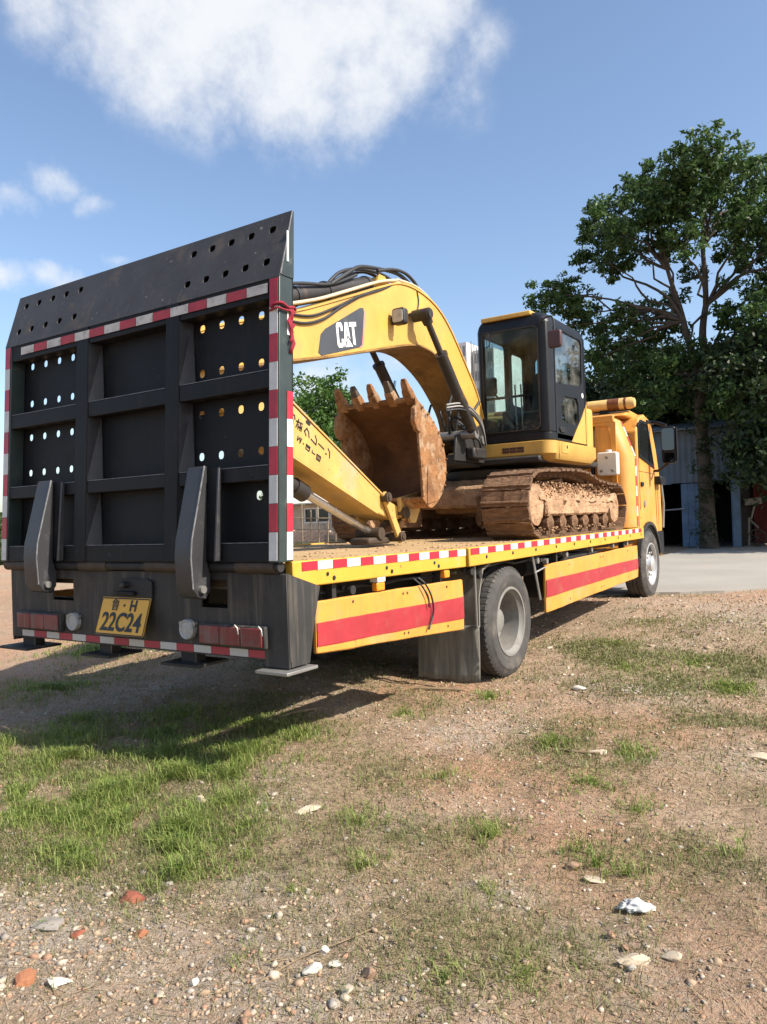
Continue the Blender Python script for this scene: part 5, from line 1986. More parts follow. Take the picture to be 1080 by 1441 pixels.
STROKES = [
    [(4.569, 2.241), (4.588, 2.233), (4.591, 2.205)], [(4.571, 2.198), (4.565, 2.167)], [(4.606, 2.193), (4.682, 2.174)], [(4.639, 2.207), (4.6, 2.144)],
    [(4.629, 2.167), (4.623, 2.131)], [(4.657, 2.17), (4.645, 2.122)], [(4.625, 2.149), (4.67, 2.137)], [(4.673, 2.155), (4.661, 2.116)],
    [(4.734, 2.145), (4.757, 2.115), (4.759, 2.073)], [(4.738, 2.145), (4.703, 2.119)], [(4.704, 2.122), (4.722, 2.084)],
    [(4.84, 2.093), (4.855, 2.059), (4.845, 2.019)], [(4.784, 2.062), (4.845, 2.02)], [(4.88, 2.032), (4.95, 1.99)], [(4.967, 1.956), (4.98, 1.952)], [(5.005, 1.999), (5.026, 1.968), (5.019, 1.924)],
    [(4.624, 2.074), (4.611, 2.042)], [(4.611, 2.042), (4.648, 2.063), (4.642, 2.024)], [(4.642, 2.021), (4.668, 2.057)], [(4.682, 2.021), (4.688, 2.016)],
    [(4.723, 2.016), (4.713, 1.982), (4.753, 1.963), (4.768, 1.995), (4.723, 2.016)], [(4.73, 1.998), (4.753, 1.987)], [(4.796, 1.971), (4.791, 1.955), (4.828, 1.941)],
    [(4.854, 1.945), (4.843, 1.907), (4.885, 1.888), (4.903, 1.923), (4.854, 1.945)], [(4.866, 1.932), (4.86, 1.903)], [(4.883, 1.925), (4.873, 1.895)]]
for i, st in enumerate(STROKES):
    mb = MB()
    w = .0062 if i < 16 else .0052
    for k, (a_, b_) in enumerate(zip(st[:-1], st[1:])):
        d = Vector((b_[0] - a_[0], b_[1] - a_[1])).normalized()
        e = .004
        nx_, nz_ = -d.y * w, d.x * w
        q = [(a_[0] - d.x * e - nx_, a_[1] - d.y * e - nz_), (b_[0] + d.x * e - nx_, b_[1] + d.y * e - nz_), (b_[0] + d.x * e + nx_, b_[1] + d.y * e + nz_), (a_[0] - d.x * e + nx_, a_[1] - d.y * e + nz_)]
        mb.prism(q, 'x', S1 + .0005, S1 + .002 + .0004 * k)
    mb.build('lettering', 'ink', stick)
mb = MB().prism([(4.724, 2.204), (4.75, 2.214), (4.785, 2.181), (4.768, 2.166), (4.727, 2.186)], 'x', S1 + .0005, S1 + .003)
mb.build('dark_patch', 'ink', stick)
# bucket cylinder under/behind the stick, rod to the linkage
bc = part('bucket_cylinder', exc)
mb = MB()
mb.tube([(-3.95, 3.75, 2.12), (-3.95, 4.80, 1.66)], .062, 16)
mb.build('barrel', 'cyl_black', bc, smooth=40)
mb = MB()
mb.tube([(-3.95, 4.72, 1.695), (-3.95, 4.86, 1.635)], .075, 16)
mb.build('gland', 'cyl_black', bc, smooth=40)
mb = MB()
mb.tube([(-3.95, 4.80, 1.66), (-3.95, 5.80, 1.285)], .036, 14)
mb.build('rod', 'chrome', bc, smooth=40)
mb = MB()
mb.tube([(-4.08, 5.80, 1.275), (-3.82, 5.80, 1.275)], .055, 16)
mb.build('rod_eye', 'rusty', bc, smooth=40)
# linkage
lkg = part('linkage', exc)
for x in (-4.15, -3.79):
    mb = MB()
    d0, d1 = Vector((5.80, 1.60)), Vector((6.02, 1.23))
    dd = (d1 - d0).normalized()
    nn_ = Vector((-dd.y, dd.x)) * .038
    pts = [d0 - dd * .05 - nn_ * .7, d0 - dd * .05 + nn_ * .7, d0 + nn_, d1 + nn_, d1 + dd * .05 + nn_ * .6, d1 + dd * .05 - nn_ * .6, d1 - nn_, d0 - nn_]
    mb.prism([(q.x, q.y) for q in pts], 'x', x, x + .035)
    mb.build('link_bar', 'stick_yellow', lkg, bevel=.006)
mb = MB()
d0, d1 = Vector((6.03, 1.245)), Vector((6.30, 1.42))
dd = (d1 - d0).normalized()
nn_ = Vector((-dd.y, dd.x)) * .035
mb.prism([(q.x, q.y) for q in (d0 - nn_, d0 + nn_, d1 + nn_, d1 - nn_)], 'x', -4.06, -3.84)
mb.build('power_link', 'bucket', lkg, bevel=.015)
for (y, z, r_) in ((5.80, 1.60, .045), (6.02, 1.235, .045), (6.10, 1.455, .055)):
    mb = MB()
    mb.tube([(-4.18, y, z), (-3.725, y, z)], r_, 16)
    mb.tube([(-3.728, y, z), (-3.715, y, z)], r_ * .6, 6)
    mb.build('pin', 'rusty', lkg, smooth=40)
mb = MB()
mb.box(-4.06, -3.84, 5.62, 5.98, DKZ + .012, 1.24)
mb.build('link_rest', 'rusty', lkg, bevel=.02)

# ---- bucket: curved shell, two side plates, ears, five teeth
bk = part('bucket', exc)
BX0, BX1 = -4.38, -3.52
sp = [(5.955, 2.49), (6.11, 2.43), (6.29, 2.325), (6.45, 2.15), (6.525, 1.92), (6.47, 1.70), (6.34, 1.56), (6.19, 1.495), (6.055, 1.575)]
sps = [(v.x, v.y) for v in smooth_path([(a_, b_, 0) for a_, b_ in sp], 5)]
cx_ = sum(q[0] for q in sps) / len(sps)
cz_ = sum(q[1] for q in sps) / len(sps)


def inward(q, d):
    v = Vector((cx_ - .15 - q[0], cz_ - q[1]))
    v.normalize()
    return (q[0] + v.x * d, q[1] + v.y * d)


inn = [inward(q, .022) for q in sps]
mb = MB()
mb.prism(sps + inn[::-1], 'x', BX0 + .02, BX1 - .02)
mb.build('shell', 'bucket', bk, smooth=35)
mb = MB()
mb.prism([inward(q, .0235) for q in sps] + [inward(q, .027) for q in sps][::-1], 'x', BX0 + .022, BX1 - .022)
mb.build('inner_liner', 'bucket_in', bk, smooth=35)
front = [(6.055, 1.575), (6.03, 1.85), (6.00, 2.2), (5.955, 2.49)]
so_ = sps + front[1:-1]
for a_, b_ in ((BX0, BX0 + .019), (BX1 - .019, BX1)):
    mb = MB().prism(so_, 'x', a_, b_)
    mb.build('side_plate', 'bucket', bk, bevel=.004)
    s_ = 1 if a_ > XM else -1
    xo_ = b_ if s_ > 0 else a_
    # edge bar and welded wear strip
    mb = MB()
    mb.prism([(6.045, 1.60), (6.02, 1.85), (5.99, 2.2), (5.945, 2.5), (6.02, 2.47), (6.065, 2.2), (6.085, 1.85), (6.105, 1.62)], 'x', xo_, xo_ + s_ * .014)
    mb.build('edge_bar', 'bucket', bk, bevel=.004)
    mb = MB()
    mb.prism([(6.12, 1.53), (6.30, 1.56), (6.44, 1.70), (6.49, 1.88), (6.40, 1.88), (6.22, 1.90), (6.15, 1.88)], 'x', xo_, xo_ + s_ * .010)
    mb.build('wear_plate', 'bucket', bk, bevel=.003)
    for k, q in enumerate(sps[4:28:3]):
        q2 = inward(q, random.uniform(.006, .026))
        mb = MB()
        r_ = .016 * random.uniform(.4, 1.3)
        mb.lathe([(r_, 0), (r_ * .9, .014), (r_ * .5, .022), (0, .022)], (xo_, q2[0], q2[1]), 'x', 7, s_)
        mb.build('weld_lump', 'bucket', bk, smooth=50)
# side cutters
for s_, xo_ in ((1, BX1), (-1, BX0)):
    mb = MB()
    mb.prism([(5.965, 2.44), (5.915, 2.40), (5.90, 2.28), (5.95, 2.20), (6.005, 2.18)], 'x', xo_ - .02 * s_, xo_ + .028 * s_)
    mb.build('side_cutter', 'bucket', bk, bevel=.006)
# lip and teeth
mb = MB()
mb.prism([(5.945, 2.515), (5.925, 2.49), (6.06, 2.43), (6.09, 2.455)], 'x', BX0, BX1)
mb.build('lip', 'bucket', bk, bevel=.005)
for k in range(5):
    x = lerp(BX0 + .055, BX1 - .055, k / 4)
    mb = MB()
    ring_ = lambda y, z, w, h: [(x - w, y - h * .8, z - h * .45), (x + w, y - h * .8, z - h * .45), (x + w, y + h * .8, z + h * .45), (x - w, y + h * .8, z + h * .45)]
    mb.loft([ring_(6.02, 2.46, .042, .042), ring_(5.96, 2.51, .046, .046), ring_(5.91, 2.575, .040, .038)])
    mb.build('tooth', 'bucket', bk, bevel=.008)
    mb = MB()
    mb.loft([ring_(5.915, 2.57, .037, .034), ring_(5.875, 2.63, .032, .022), ring_(5.86, 2.665, .024, .009)])
    mb.build('tooth_point', 'bucket' if k % 2 == 0 else 'tooth_tip', bk, bevel=.006)
# hinge ears beneath
for x in (-4.14, -3.80):
    mb = MB()
    mb.prism([(6.04, 1.60), (6.42, 1.66), (6.40, 1.48), (6.32, 1.36), (6.24, 1.36), (6.20, 1.44), (6.12, 1.39), (6.05, 1.42)], 'x', x, x + .04)
    mb.build('ear', 'stick_yellow', bk, bevel=.008)

# ================================================================== BACKGROUND
K['bark'] = mat('grey_bark', (0.060, 0.048, 0.036), 0.95, var=0.4, vs=6, dirt=((0.13, 0.11, 0.085), 0.56, 5, 0.6), bump=0.6, bs=30)
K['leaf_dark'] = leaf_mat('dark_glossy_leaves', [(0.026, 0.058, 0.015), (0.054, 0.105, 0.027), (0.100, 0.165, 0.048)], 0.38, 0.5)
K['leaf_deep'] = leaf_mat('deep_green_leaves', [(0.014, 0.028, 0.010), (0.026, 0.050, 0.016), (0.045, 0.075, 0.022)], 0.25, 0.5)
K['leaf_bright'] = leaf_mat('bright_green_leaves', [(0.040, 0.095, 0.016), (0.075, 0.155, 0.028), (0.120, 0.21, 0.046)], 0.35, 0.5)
K['leaf_bush'] = leaf_mat('bush_leaves', [(0.030, 0.060, 0.016), (0.055, 0.095, 0.028), (0.085, 0.125, 0.045)], 0.3, 0.55)


def leaf_cloud(centres, radii, per, size, name, up=.5):
    """many small leaf faces spread through small tufts; centres (n,3), radii (n,)"""
    C_ = np.repeat(centres, per, 0)
    Rr = np.repeat(radii, per)
    n = len(C_)
    d = rng.normal(size=(n, 3))
    d /= np.linalg.norm(d, axis=1)[:, None]
    P = C_ + d * (Rr * rng.random(n) ** .45)[:, None] * np.array([1.15, 1.15, .75])
    nrm = rng.normal(size=(n, 3)) + np.array([0, 0, up]) + d * .5
    nrm /= np.linalg.norm(nrm, axis=1)[:, None]
    t1 = np.cross(nrm, rng.normal(size=(n, 3)))
    t1 /= np.linalg.norm(t1, axis=1)[:, None]
    t2 = np.cross(nrm, t1)
    s = size * rng.uniform(.6, 1.25, n)[:, None]
    a, b = t1 * s * .55, t2 * s * .24
    fold = nrm * s * .10
    V = np.stack([P - a, P - b + a * .1 + fold, P + a, P + b + a * .1 + fold], 1).reshape(-1, 3)
    F = np.arange(n * 4).reshape(n, 4)
    return np_mesh(name, V, F)


def tufts(centre, rx, ry, rz, n, r0):
    d = rng.normal(size=(n, 3))
    d /= np.linalg.norm(d, axis=1)[:, None]
    P = np.array(centre) + d * (rng.random(n) ** .40)[:, None] * np.array([rx, ry, rz])
    return P, rng.uniform(.6, 1.2, n) * r0


def limb(mb, a, b, r0, r1, sag=.0, k=5, wob=.12):
    a, b = Vector(a), Vector(b)
    ln = (b - a).length
    pts, rs = [], []
    for i in range(k + 1):
        f = i / k
        p_ = a.lerp(b, f)
        p_.z += math.sin(f * math.pi) * sag * ln
        if 0 < i < k:
            p_ += Vector((random.uniform(-1, 1), random.uniform(-1, 1), random.uniform(-.6, .6))) * wob * ln * .15
        pts.append(p_)
        rs.append(lerp(r0, r1, f))
    mb.tube(smooth_path(pts, 2), [lerp(r0, r1, i / (2 * k)) for i in range(2 * k + 1)], 8)
    return pts


# ---- the tall open tree by the shed
TB = Vector((-4.28, 24.0, .20))
tree = thing('broadleaf_tree', TB, 'tall open-crowned dark green tree with forked trunk beside the blue shed', 'tree')
CLUMPS = [(-4.1, 11.85, .70), (-4.75, 11.25, .95), (-3.5, 11.15, .95), (-5.5, 11.2, .85), (-6.5, 11.0, .80), (-7.35, 10.55, .62), (-7.0, 10.0, .65), (-5.8, 10.3, .8), (-4.6, 10.4, .8), (-3.4, 10.2, .9),
          (-2.5, 10.5, .9), (-2.1, 9.4, .95), (-3.0, 9.0, .75), (-7.5, 9.55, .5), (-6.8, 9.1, .45), (-6.1, 9.35, .55), (-5.2, 9.3, .5), (-8.9, 8.6, .62), (-8.3, 8.35, .62), (-7.7, 7.8, .55), (-7.1, 7.2, .5),
          (-6.35, 7.35, .5), (-5.8, 7.3, .6), (-5.25, 6.9, .55), (-6.7, 6.7, .4), (-2.7, 8.0, .8), (-3.3, 7.0, .6), (-2.3, 6.7, .9), (-2.1, 5.6, .8), (-1.1, 8.2, 1.0), (-1.0, 9.8, 1.0), (-.9, 6.6, 1.0),
          (0.2, 7.6, 1.0), (0.1, 9.0, 1.0), (-4.4, 8.4, .35), (-4.0, 5.9, .45), (-5.2, 5.7, .55), (-6.1, 5.9, .55), (-3.2, 5.4, .6), (-5.6, 4.9, .6), (-4.7, 4.7, .5), (-3.6, 4.5, .6), (-6.6, 5.2, .6), (-2.6, 4.6, .7), (-7.4, 6.3, .55), (-6.0, 6.6, .5), (-4.8, 6.2, .4), (-8.2, 7.5, .5), (-5.0, 7.7, .35), (-4.6, 9.3, .5), (-6.4, 10.2, .6), (-2.9, 9.6, .7), (-5.1, 10.8, .7)]
fork = Vector((-4.36, 24.0, 5.2))
fork2 = Vector((-4.75, 23.9, 7.0))
fork3 = Vector((-4.15, 24.1, 7.4))
mb = MB()
mb.tube([TB + Vector((0, 0, -.15)), (-4.30, 24, .8), (-4.34, 24.0, 2.6), (-4.40, 24.05, 4.0), fork], [.30, .24, .20, .18, .16], 12)
limb(mb, fork, fork2, .12, .09)
limb(mb, fork, fork3, .13, .09)
limb(mb, fork2, (-5.3, 23.8, 9.4), .085, .04)
limb(mb, fork3, (-4.1, 24.1, 11.4), .085, .03)
P_, R__ = [], []
for (x, z, r) in CLUMPS:
    s = random.uniform(.93, 1.09)
    c = Vector((x * s, 24 * s, 1.4 + (z - 1.4) * s))
    src = fork2 if x < -4.9 else fork3
    if z < 6.2:
        src = fork
    elif x > -3.6 and z < 9:
        src = Vector((-4.36, 24, 4.4)).lerp(fork, .5)
    if z > 9.8 and x > -5:
        src = Vector((-4.12, 24.1, 9.2))
    elif z > 9.8:
        src = Vector((-5.1, 23.85, 8.6))
    limb(mb, src, c, .05, .015, .04, 5, .5)
    n = int(30 * (r / .7) ** 2)
    tp2, tr2 = tufts(c, r * 1.3, r * 1.4, r * 1.0, n, .24)
    for q in tp2[:9]:
        limb(mb, c + (Vector(q) - c) * .1, Vector(q), .014, .006, 0, 3, .4)
    P_.append(tp2)
    R__.append(tr2)
mb.build('trunk', 'bark', tree, smooth=50)
P_, R__ = np.concatenate(P_), np.concatenate(R__)
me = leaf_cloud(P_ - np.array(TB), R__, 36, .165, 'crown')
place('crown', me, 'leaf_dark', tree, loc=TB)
# creeper on the lower trunk
q = np.stack([rng.normal(-4.3, .16, 120), rng.normal(23.85, .14, 120), rng.uniform(.4, 5.2, 120)], 1)
place('creeper', leaf_cloud(q - np.array(TB), np.full(120, .16), 16, .10, 'creeper'), 'leaf_deep', tree, loc=TB)


def make_tree(name, base, h, rx, rz, ntuft, leafm, label, per=26, leaf=.24, low=.25, r0=.42, group=None, trunk=.16, cat='tree'):
    base = Vector(base)
    t_ = thing(name, base, label, cat, group)
    mb = MB()
    top = base + Vector((random.uniform(-.3, .3), random.uniform(-.3, .3), h * .62))
    limb(mb, base + Vector((0, 0, -.2)), top, trunk, trunk * .5, 0, 5, .3)
    cz = base.z + lerp(low * h, h, .5)
    c = np.array([base.x, base.y, cz])
    P1, R1 = [], []
    nl = max(5, ntuft // 28)
    for k in range(nl):
        d = rng.normal(size=3)
        d /= np.linalg.norm(d)
        lc = c + d * np.array([rx, rx, (h * (1 - low) / 2)]) * rng.uniform(.35, .72)
        a_, b_ = tufts(lc, rx * .50, rx * .50, rz * .42, ntuft // nl, r0)
        P1.append(a_)
        R1.append(b_)
        limb(mb, top.lerp(base, random.uniform(0, .5)), lc, trunk * .35, trunk * .08, .05, 4, .4)
    mb.build('trunk', 'bark', t_, smooth=50)
    P1, R1 = np.concatenate(P1), np.concatenate(R1)
    place('crown', leaf_cloud(P1 - np.array(base), R1, per, leaf, 'crown'), leafm, t_, loc=base)
    return t_


GW = 'dark trees massed behind the shed'
for i, (x, y, h, rx, lab) in enumerate((
        (-13.6, 35, 7.8, 2.6, 'dark tree seen just behind the excavator cab'),
        (-10.8, 32, 9.4, 2.6, 'dark leafy tree rising directly behind the truck headboard'),
        (-8.3, 30.5, 8.8, 2.5, 'dark leafy tree behind the truck cab roof'),
        (-6.1, 30, 8.0, 2.4, 'low dark tree behind the shed roof left of the tall tree'),
        (-3.6, 30.5, 8.0, 2.4, 'dark tree behind the shed just right of the tall trunk'),
        (-1.2, 29, 8.2, 2.4, 'dark tree behind the red doorway at the right edge'),
        (1.6, 30, 9.0, 2.6, 'dark tree beyond the right end of the shed'))):
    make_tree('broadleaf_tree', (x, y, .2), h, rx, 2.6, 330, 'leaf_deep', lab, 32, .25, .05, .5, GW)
for i, (x, y, h, rx, low, lab) in enumerate(((-2.3, 23.0, 6.6, 2.1, .16, 'dark drooping tree in front of the shed at the right edge'), (.9, 23.6, 7.8, 2.1, .30, 'dark drooping tree just outside the right edge of the yard'),
                                             (-3.2, 27.6, 7.6, 2.0, .45, 'dark tree overhanging the shed roof right of the trunk'), (-6.4, 27.4, 6.9, 1.8, .50, 'dark tree overhanging the shed roof left of the trunk'))):
    make_tree('broadleaf_tree', (x, y, .2), h, rx, 2.3, 320, 'leaf_deep', lab, 32, .19, low, .42, 'dark trees around the shed', .12)
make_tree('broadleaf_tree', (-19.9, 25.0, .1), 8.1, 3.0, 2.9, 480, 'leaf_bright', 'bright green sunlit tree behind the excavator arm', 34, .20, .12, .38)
make_tree('broadleaf_tree', (-24.0, 28.5, .1), 7.4, 2.4, 2.2, 220, 'leaf_bright', 'bright green tree half hidden behind the ramp right side', 28, .22, .12, .42)
make_tree('broadleaf_tree', (-17.6, 26.5, .1), 5.2, 1.6, 1.3, 120, 'leaf_bright', 'small bright green tree glimpsed past the bucket teeth', 28, .20, .12, .36)
# bushes along the far left edge of the lot
for i, (x, y, h, lab) in enumerate(((-27.2, 15.4, 1.1, 'low green bush at the far left edge beyond red dirt'), (-24.5, 16.4, .9, 'low bush beside the ramp foot on the far left dirt'), (-30, 17.5, 1.3, 'bush farthest left on the skyline'))):
    make_tree('low_bush', (x, y, 0), h, 1.1, .5, 60, 'leaf_bush', lab, 26, .13, .0, .22, 'bushes on the left skyline', .03, 'bush')

# ---- blue corrugated shed
K['sheet_blue'] = mat('weathered_blue_sheet', (0.085, 0.125, 0.165), 0.7, var=0.2, vs=2, dirt=((0.13, 0.09, 0.06), 0.58, 2.5, 0.6), streak=((0.17, 0.12, 0.08), 0.58, 0.6))
K['sheet_grey'] = mat('weathered_grey_sheet', (0.085, 0.118, 0.150), 0.7, var=0.2, vs=2, dirt=((0.17, 0.10, 0.06), 0.56, 2.2, 0.7), streak=((0.14, 0.09, 0.06), 0.55, 0.7))
K['door_blue'] = mat('faded_blue_door', (0.085, 0.145, 0.235), 0.7, var=0.25, vs=2.5, dirt=((0.07, 0.06, 0.06), 0.56, 4, 0.6), streak=((0.10, 0.08, 0.07), 0.58, 0.6))
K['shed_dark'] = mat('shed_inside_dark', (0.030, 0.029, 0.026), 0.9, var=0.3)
K['red_wall'] = mat('dark_red_wall', (0.13, 0.020, 0.016), 0.8, var=0.25)
K['timber'] = mat('grey_timber', (0.20, 0.165, 0.125), 0.85, var=0.3, vs=4)
shed = thing('corrugated_shed', (-3.5, 25.6, .22), 'weathered blue corrugated shed with open doorways behind the tall tree', 'shed')
ZS = .235


def corr(x0, x1, z0, z1, y, n, amp=.018):
    mb = MB()
    vs = []
    for i in range(n * 4 + 1):
        x = lerp(x0, x1, i / (n * 4))
        yy = y - amp * (1 if (i % 4) in (1, 2) else 0)
        vs += [(x, yy, z0), (x, yy, z1), (x, yy + .012, z1), (x, yy + .012, z0)]
    fs = []
    for i in range(n * 4):
        a, b = i * 4, i * 4 + 4
        fs += [(a, b, b + 1, a + 1), (a + 1, b + 1, b + 2, a + 2), (a + 2, b + 2, b + 3, a + 3), (a + 3, b + 3, b, a)]
    fs += [(0, 1, 2, 3), (n * 16 + 3, n * 16 + 2, n * 16 + 1, n * 16)]
    return mb.add(vs, fs)


x = -9.2
i = 0
while x < 1.2:
    w = .92
    corr(x, min(x + w - .004, 1.2), 2.20 + .03 * (i % 3), 3.86, 25.0 + .012 * (i % 2), 5).build('wall_sheet', 'sheet_grey' if i % 3 else 'sheet_blue', shed)
    x += w
    i += 1
x = -9.2
while x < -6.1:
    corr(x, min(x + .9, -6.02), ZS, 2.20, 25.02, 5).build('wall_sheet', 'sheet_blue', shed)
    x += .904
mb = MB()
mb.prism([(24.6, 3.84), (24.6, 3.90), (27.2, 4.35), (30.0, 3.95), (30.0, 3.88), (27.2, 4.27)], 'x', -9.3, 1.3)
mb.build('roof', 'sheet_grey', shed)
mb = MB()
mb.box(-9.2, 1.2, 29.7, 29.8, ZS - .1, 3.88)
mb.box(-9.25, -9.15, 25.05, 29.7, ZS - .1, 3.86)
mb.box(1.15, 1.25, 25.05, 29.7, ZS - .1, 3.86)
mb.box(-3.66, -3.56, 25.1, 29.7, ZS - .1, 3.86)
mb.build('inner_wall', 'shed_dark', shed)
mb = MB()
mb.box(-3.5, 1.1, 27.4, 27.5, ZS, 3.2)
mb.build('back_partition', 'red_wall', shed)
mb = MB()
mb.box(-6.1, 1.2, 25.03, 25.13, 2.26, 2.38)
mb.build('lintel', 'timber', shed)
for x in (-6.02, -4.40, -3.80):
    mb = MB()
    mb.box(x, x + .09, 25.02, 25.13, ZS, 2.26)
    mb.build('door_post', 'timber', shed)
# blue plank door, ajar leaf edge, and bar across the first opening
xs_ = [-5.22, -5.02, -4.82, -4.62]
for a_ in xs_:
    mb = MB()
    mb.box(a_ + .004, a_ + .196, 24.95 + random.uniform(-.006, .006), 24.985, ZS + .01, 2.20)
    mb.build('door_plank', 'door_blue', shed)
mb = MB()
mb.box(-5.2, -4.44, 24.925, 24.944, .78, .88)
mb.box(-5.2, -4.44, 24.925, 24.944, 1.85, 1.95)
mb.build('door_ledge', 'door_blue', shed)
mb = MB()
mb.hexa([(-3.74, 24.62, ZS + .01), (-3.70, 24.60, ZS + .01), (-3.55, 24.9, ZS + .01), (-3.59, 24.93, ZS + .01), (-3.74, 24.62, 2.5), (-3.70, 24.60, 2.5), (-3.55, 24.9, 2.5), (-3.59, 24.93, 2.5)])
mb.build('open_door', 'door_blue', shed)
mb = MB()
mb.box(-3.565, -3.53, 24.90, 24.95, ZS, 2.55)
mb.build('door_edge', 'sheet_grey', shed)
mb = MB()
mb.tube([(-6.0, 24.93, 1.38), (-5.1, 24.91, 1.43)], .028, 8)
mb.build('door_bar', 'steel', shed)
# handcart parked in the right-hand doorway
hc = thing('handcart', (-3.15, 25.4, ZS), 'small handcart with one wheel standing in the dark right doorway', 'handcart')
mb = MB()
mb.tube([(-3.38, 25.2, ZS + .02), (-3.36, 25.25, 1.1)], .035, 8)
mb.tube([(-3.10, 25.2, ZS + .55), (-3.36, 25.25, 1.05)], .03, 8)
mb.build('frame', 'timber', hc, smooth=50)
mb = MB()
mb.tube([(-3.15 + .24 * math.cos(R(15 * k)), 25.2, ZS + .26 + .24 * math.sin(R(15 * k))) for k in range(25)], .022, 8)
mb.lathe([(.04, -.04), (.04, .04)], (-3.15, 25.2, ZS + .26), 'y', 10)
for k in range(4):
    a_ = R(45 * k + 10)
    mb.tube([(-3.15 - .24 * math.cos(a_), 25.2, ZS + .26 - .24 * math.sin(a_)), (-3.15 + .24 * math.cos(a_), 25.2, ZS + .26 + .24 * math.sin(a_))], .012, 6)
mb.build('wheel', 'rusty', hc)
mb = MB()
mb.hexa([(-3.45, 25.1, 1.46), (-3.0, 25.1, 1.50), (-3.0, 25.5, 1.50), (-3.45, 25.5, 1.46), (-3.42, 25.1, 1.66), (-3.02, 25.1, 1.70), (-3.02, 25.5, 1.70), (-3.42, 25.5, 1.66)])
mb.build('tray', 'timber', hc, bevel=.02)
mb = MB()
mb.tube([(-3.2, 25.3, 1.48), (-3.3, 25.25, 1.05)], .03, 8)
mb.build('tray_leg', 'timber', hc)

# ---- hut and ruined wall behind the deck
K['hut_wall'] = mat('stained_render', (0.42, 0.35, 0.27), 0.9, var=0.25, vs=2, dirt=((0.22, 0.18, 0.13), 0.5, 3, 0.7))
K['hut_roof'] = mat('pale_asbestos_roof', (0.58, 0.54, 0.48), 0.8, var=0.15, vs=3, dirt=((0.33, 0.28, 0.22), 0.55, 4, 0.6))
K['brick_pale'] = mat('pale_old_brick', (0.42, 0.30, 0.22), 0.9, var=0.3, vs=8, dirt=((0.5, 0.43, 0.34), 0.55, 6, 0.5))
K['bamboo'] = mat('weathered_bamboo', (0.24, 0.19, 0.12), 0.8, var=0.3, vs=5)
hut = thing('low_hut', (-17.2, 22.6, .1), 'low rendered hut with pale sheet roof and window behind the truck bed', 'hut')
mb = plate([(-19.6, .1), (-15.9, .1), (-15.9, 2.05), (-19.6, 2.05)], [[(-18.05, 1.35), (-16.85, 1.35), (-16.85, 1.92), (-18.05, 1.92)]], .12)
mb.tf(lambda x, y, z: (x, 22.2 + z, y))
mb.build('front_wall', 'hut_wall', hut)
mb = MB()
mb.box(-19.6, -19.5, 22.262, 24.5, .1, 2.1)
mb.box(-16.0, -15.9, 22.262, 24.5, .1, 2.1)
mb.box(-19.6, -15.9, 24.5, 24.6, .1, 2.4)
mb.build('side_walls', 'hut_wall', hut)
for a_, b_ in ((-18.05, -17.47), (-17.43, -16.85)):
    mb = MB()
    mb.box(a_ + .04, b_ - .04, 22.21, 22.22, 1.39, 1.88)
    mb.build('window_pane', 'dark_glass', hut)
mb = plate([(-18.05, 1.35), (-16.85, 1.35), (-16.85, 1.92), (-18.05, 1.92)], [[(-18.0, 1.40), (-17.48, 1.40), (-17.48, 1.87), (-18.0, 1.87)], [(-17.42, 1.40), (-16.90, 1.40), (-16.90, 1.87), (-17.42, 1.87)]], .05)
mb.tf(lambda x, y, z: (x, 22.18 + z, y))
mb.build('window_frame', 'plastic_white', hut)
for k in range(5):
    a_ = -19.8 + .84 * k
    mb = MB()
    mb.hexa([(a_, 21.75, 2.06), (a_ + .83, 21.75, 2.06), (a_ + .83, 24.8, 2.75), (a_, 24.8, 2.75), (a_, 21.75, 2.10), (a_ + .83, 21.75, 2.10), (a_ + .83, 24.8, 2.79), (a_, 24.8, 2.79)])
    mb.build('roof_sheet', 'hut_roof', hut)
# brick wall fragment
bw = thing('broken_brick_wall', (-15.9, 20.4, .1), 'low broken pale brick wall behind the truck bed below the hut', 'wall')
brk = MB().box(-.115, .115, -.055, .055, -.03, .03).mesh('brick')
brk.materials.append(K['brick_pale'])
for row in range(18):
    for k in range(13):
        xx = -17.2 + .245 * k + (.12 if row % 2 else 0)
        if row > 11 + 5 * vnoise(np.array([k * .5]), np.array([.5]), 3)[0]:
            continue
        place('brick', brk, 'brick_pale', bw, loc=(xx, 20.4 + random.uniform(-.008, .008), .13 + .072 * row), rot=(0, 0, random.uniform(-.03, .03)))
mb = MB()
mb.box(-17.3, -14.0, 20.365, 20.435, .08, .9)
mb.build('mortar_core', 'hut_wall', bw)
# bamboo pole fence
fn = thing('bamboo_fence', (-15.5, 18.2, .1), 'rickety bamboo pole fence in front of the low hut', 'fence')
for k in range(11):
    xx = -17.0 + .34 * k + random.uniform(-.06, .06)
    mb = MB()
    mb.tube([(xx, 18.2, .05), (xx + random.uniform(-.05, .05), 18.2 + random.uniform(-.05, .05), random.uniform(1.2, 2.0))], .022, 6)
    mb.build('pole', 'bamboo', fn, smooth=60)
for z in (.75, 1.15, 1.5):
    mb = MB()
    mb.tube([(-17.1, 18.17, z), (-15.3, 18.16, z + .04), (-13.3, 18.17, z - .02)], .018, 6)
    mb.build('rail', 'bamboo', fn, smooth=60)
for i, (x, y, h, lab) in enumerate(((-15.6, 19.0, 1.25, 'green weeds at the bamboo fence beside the ramp edge'), (-13.6, 19.2, .9, 'short weeds at the fence under the excavator arm tip'))):
    make_tree('weed_bush', (x, y, .05), h, .55, .5, 40, 'leaf_bush', lab, 22, .09, .0, .2, 'weeds along the fence', .02, 'bush')
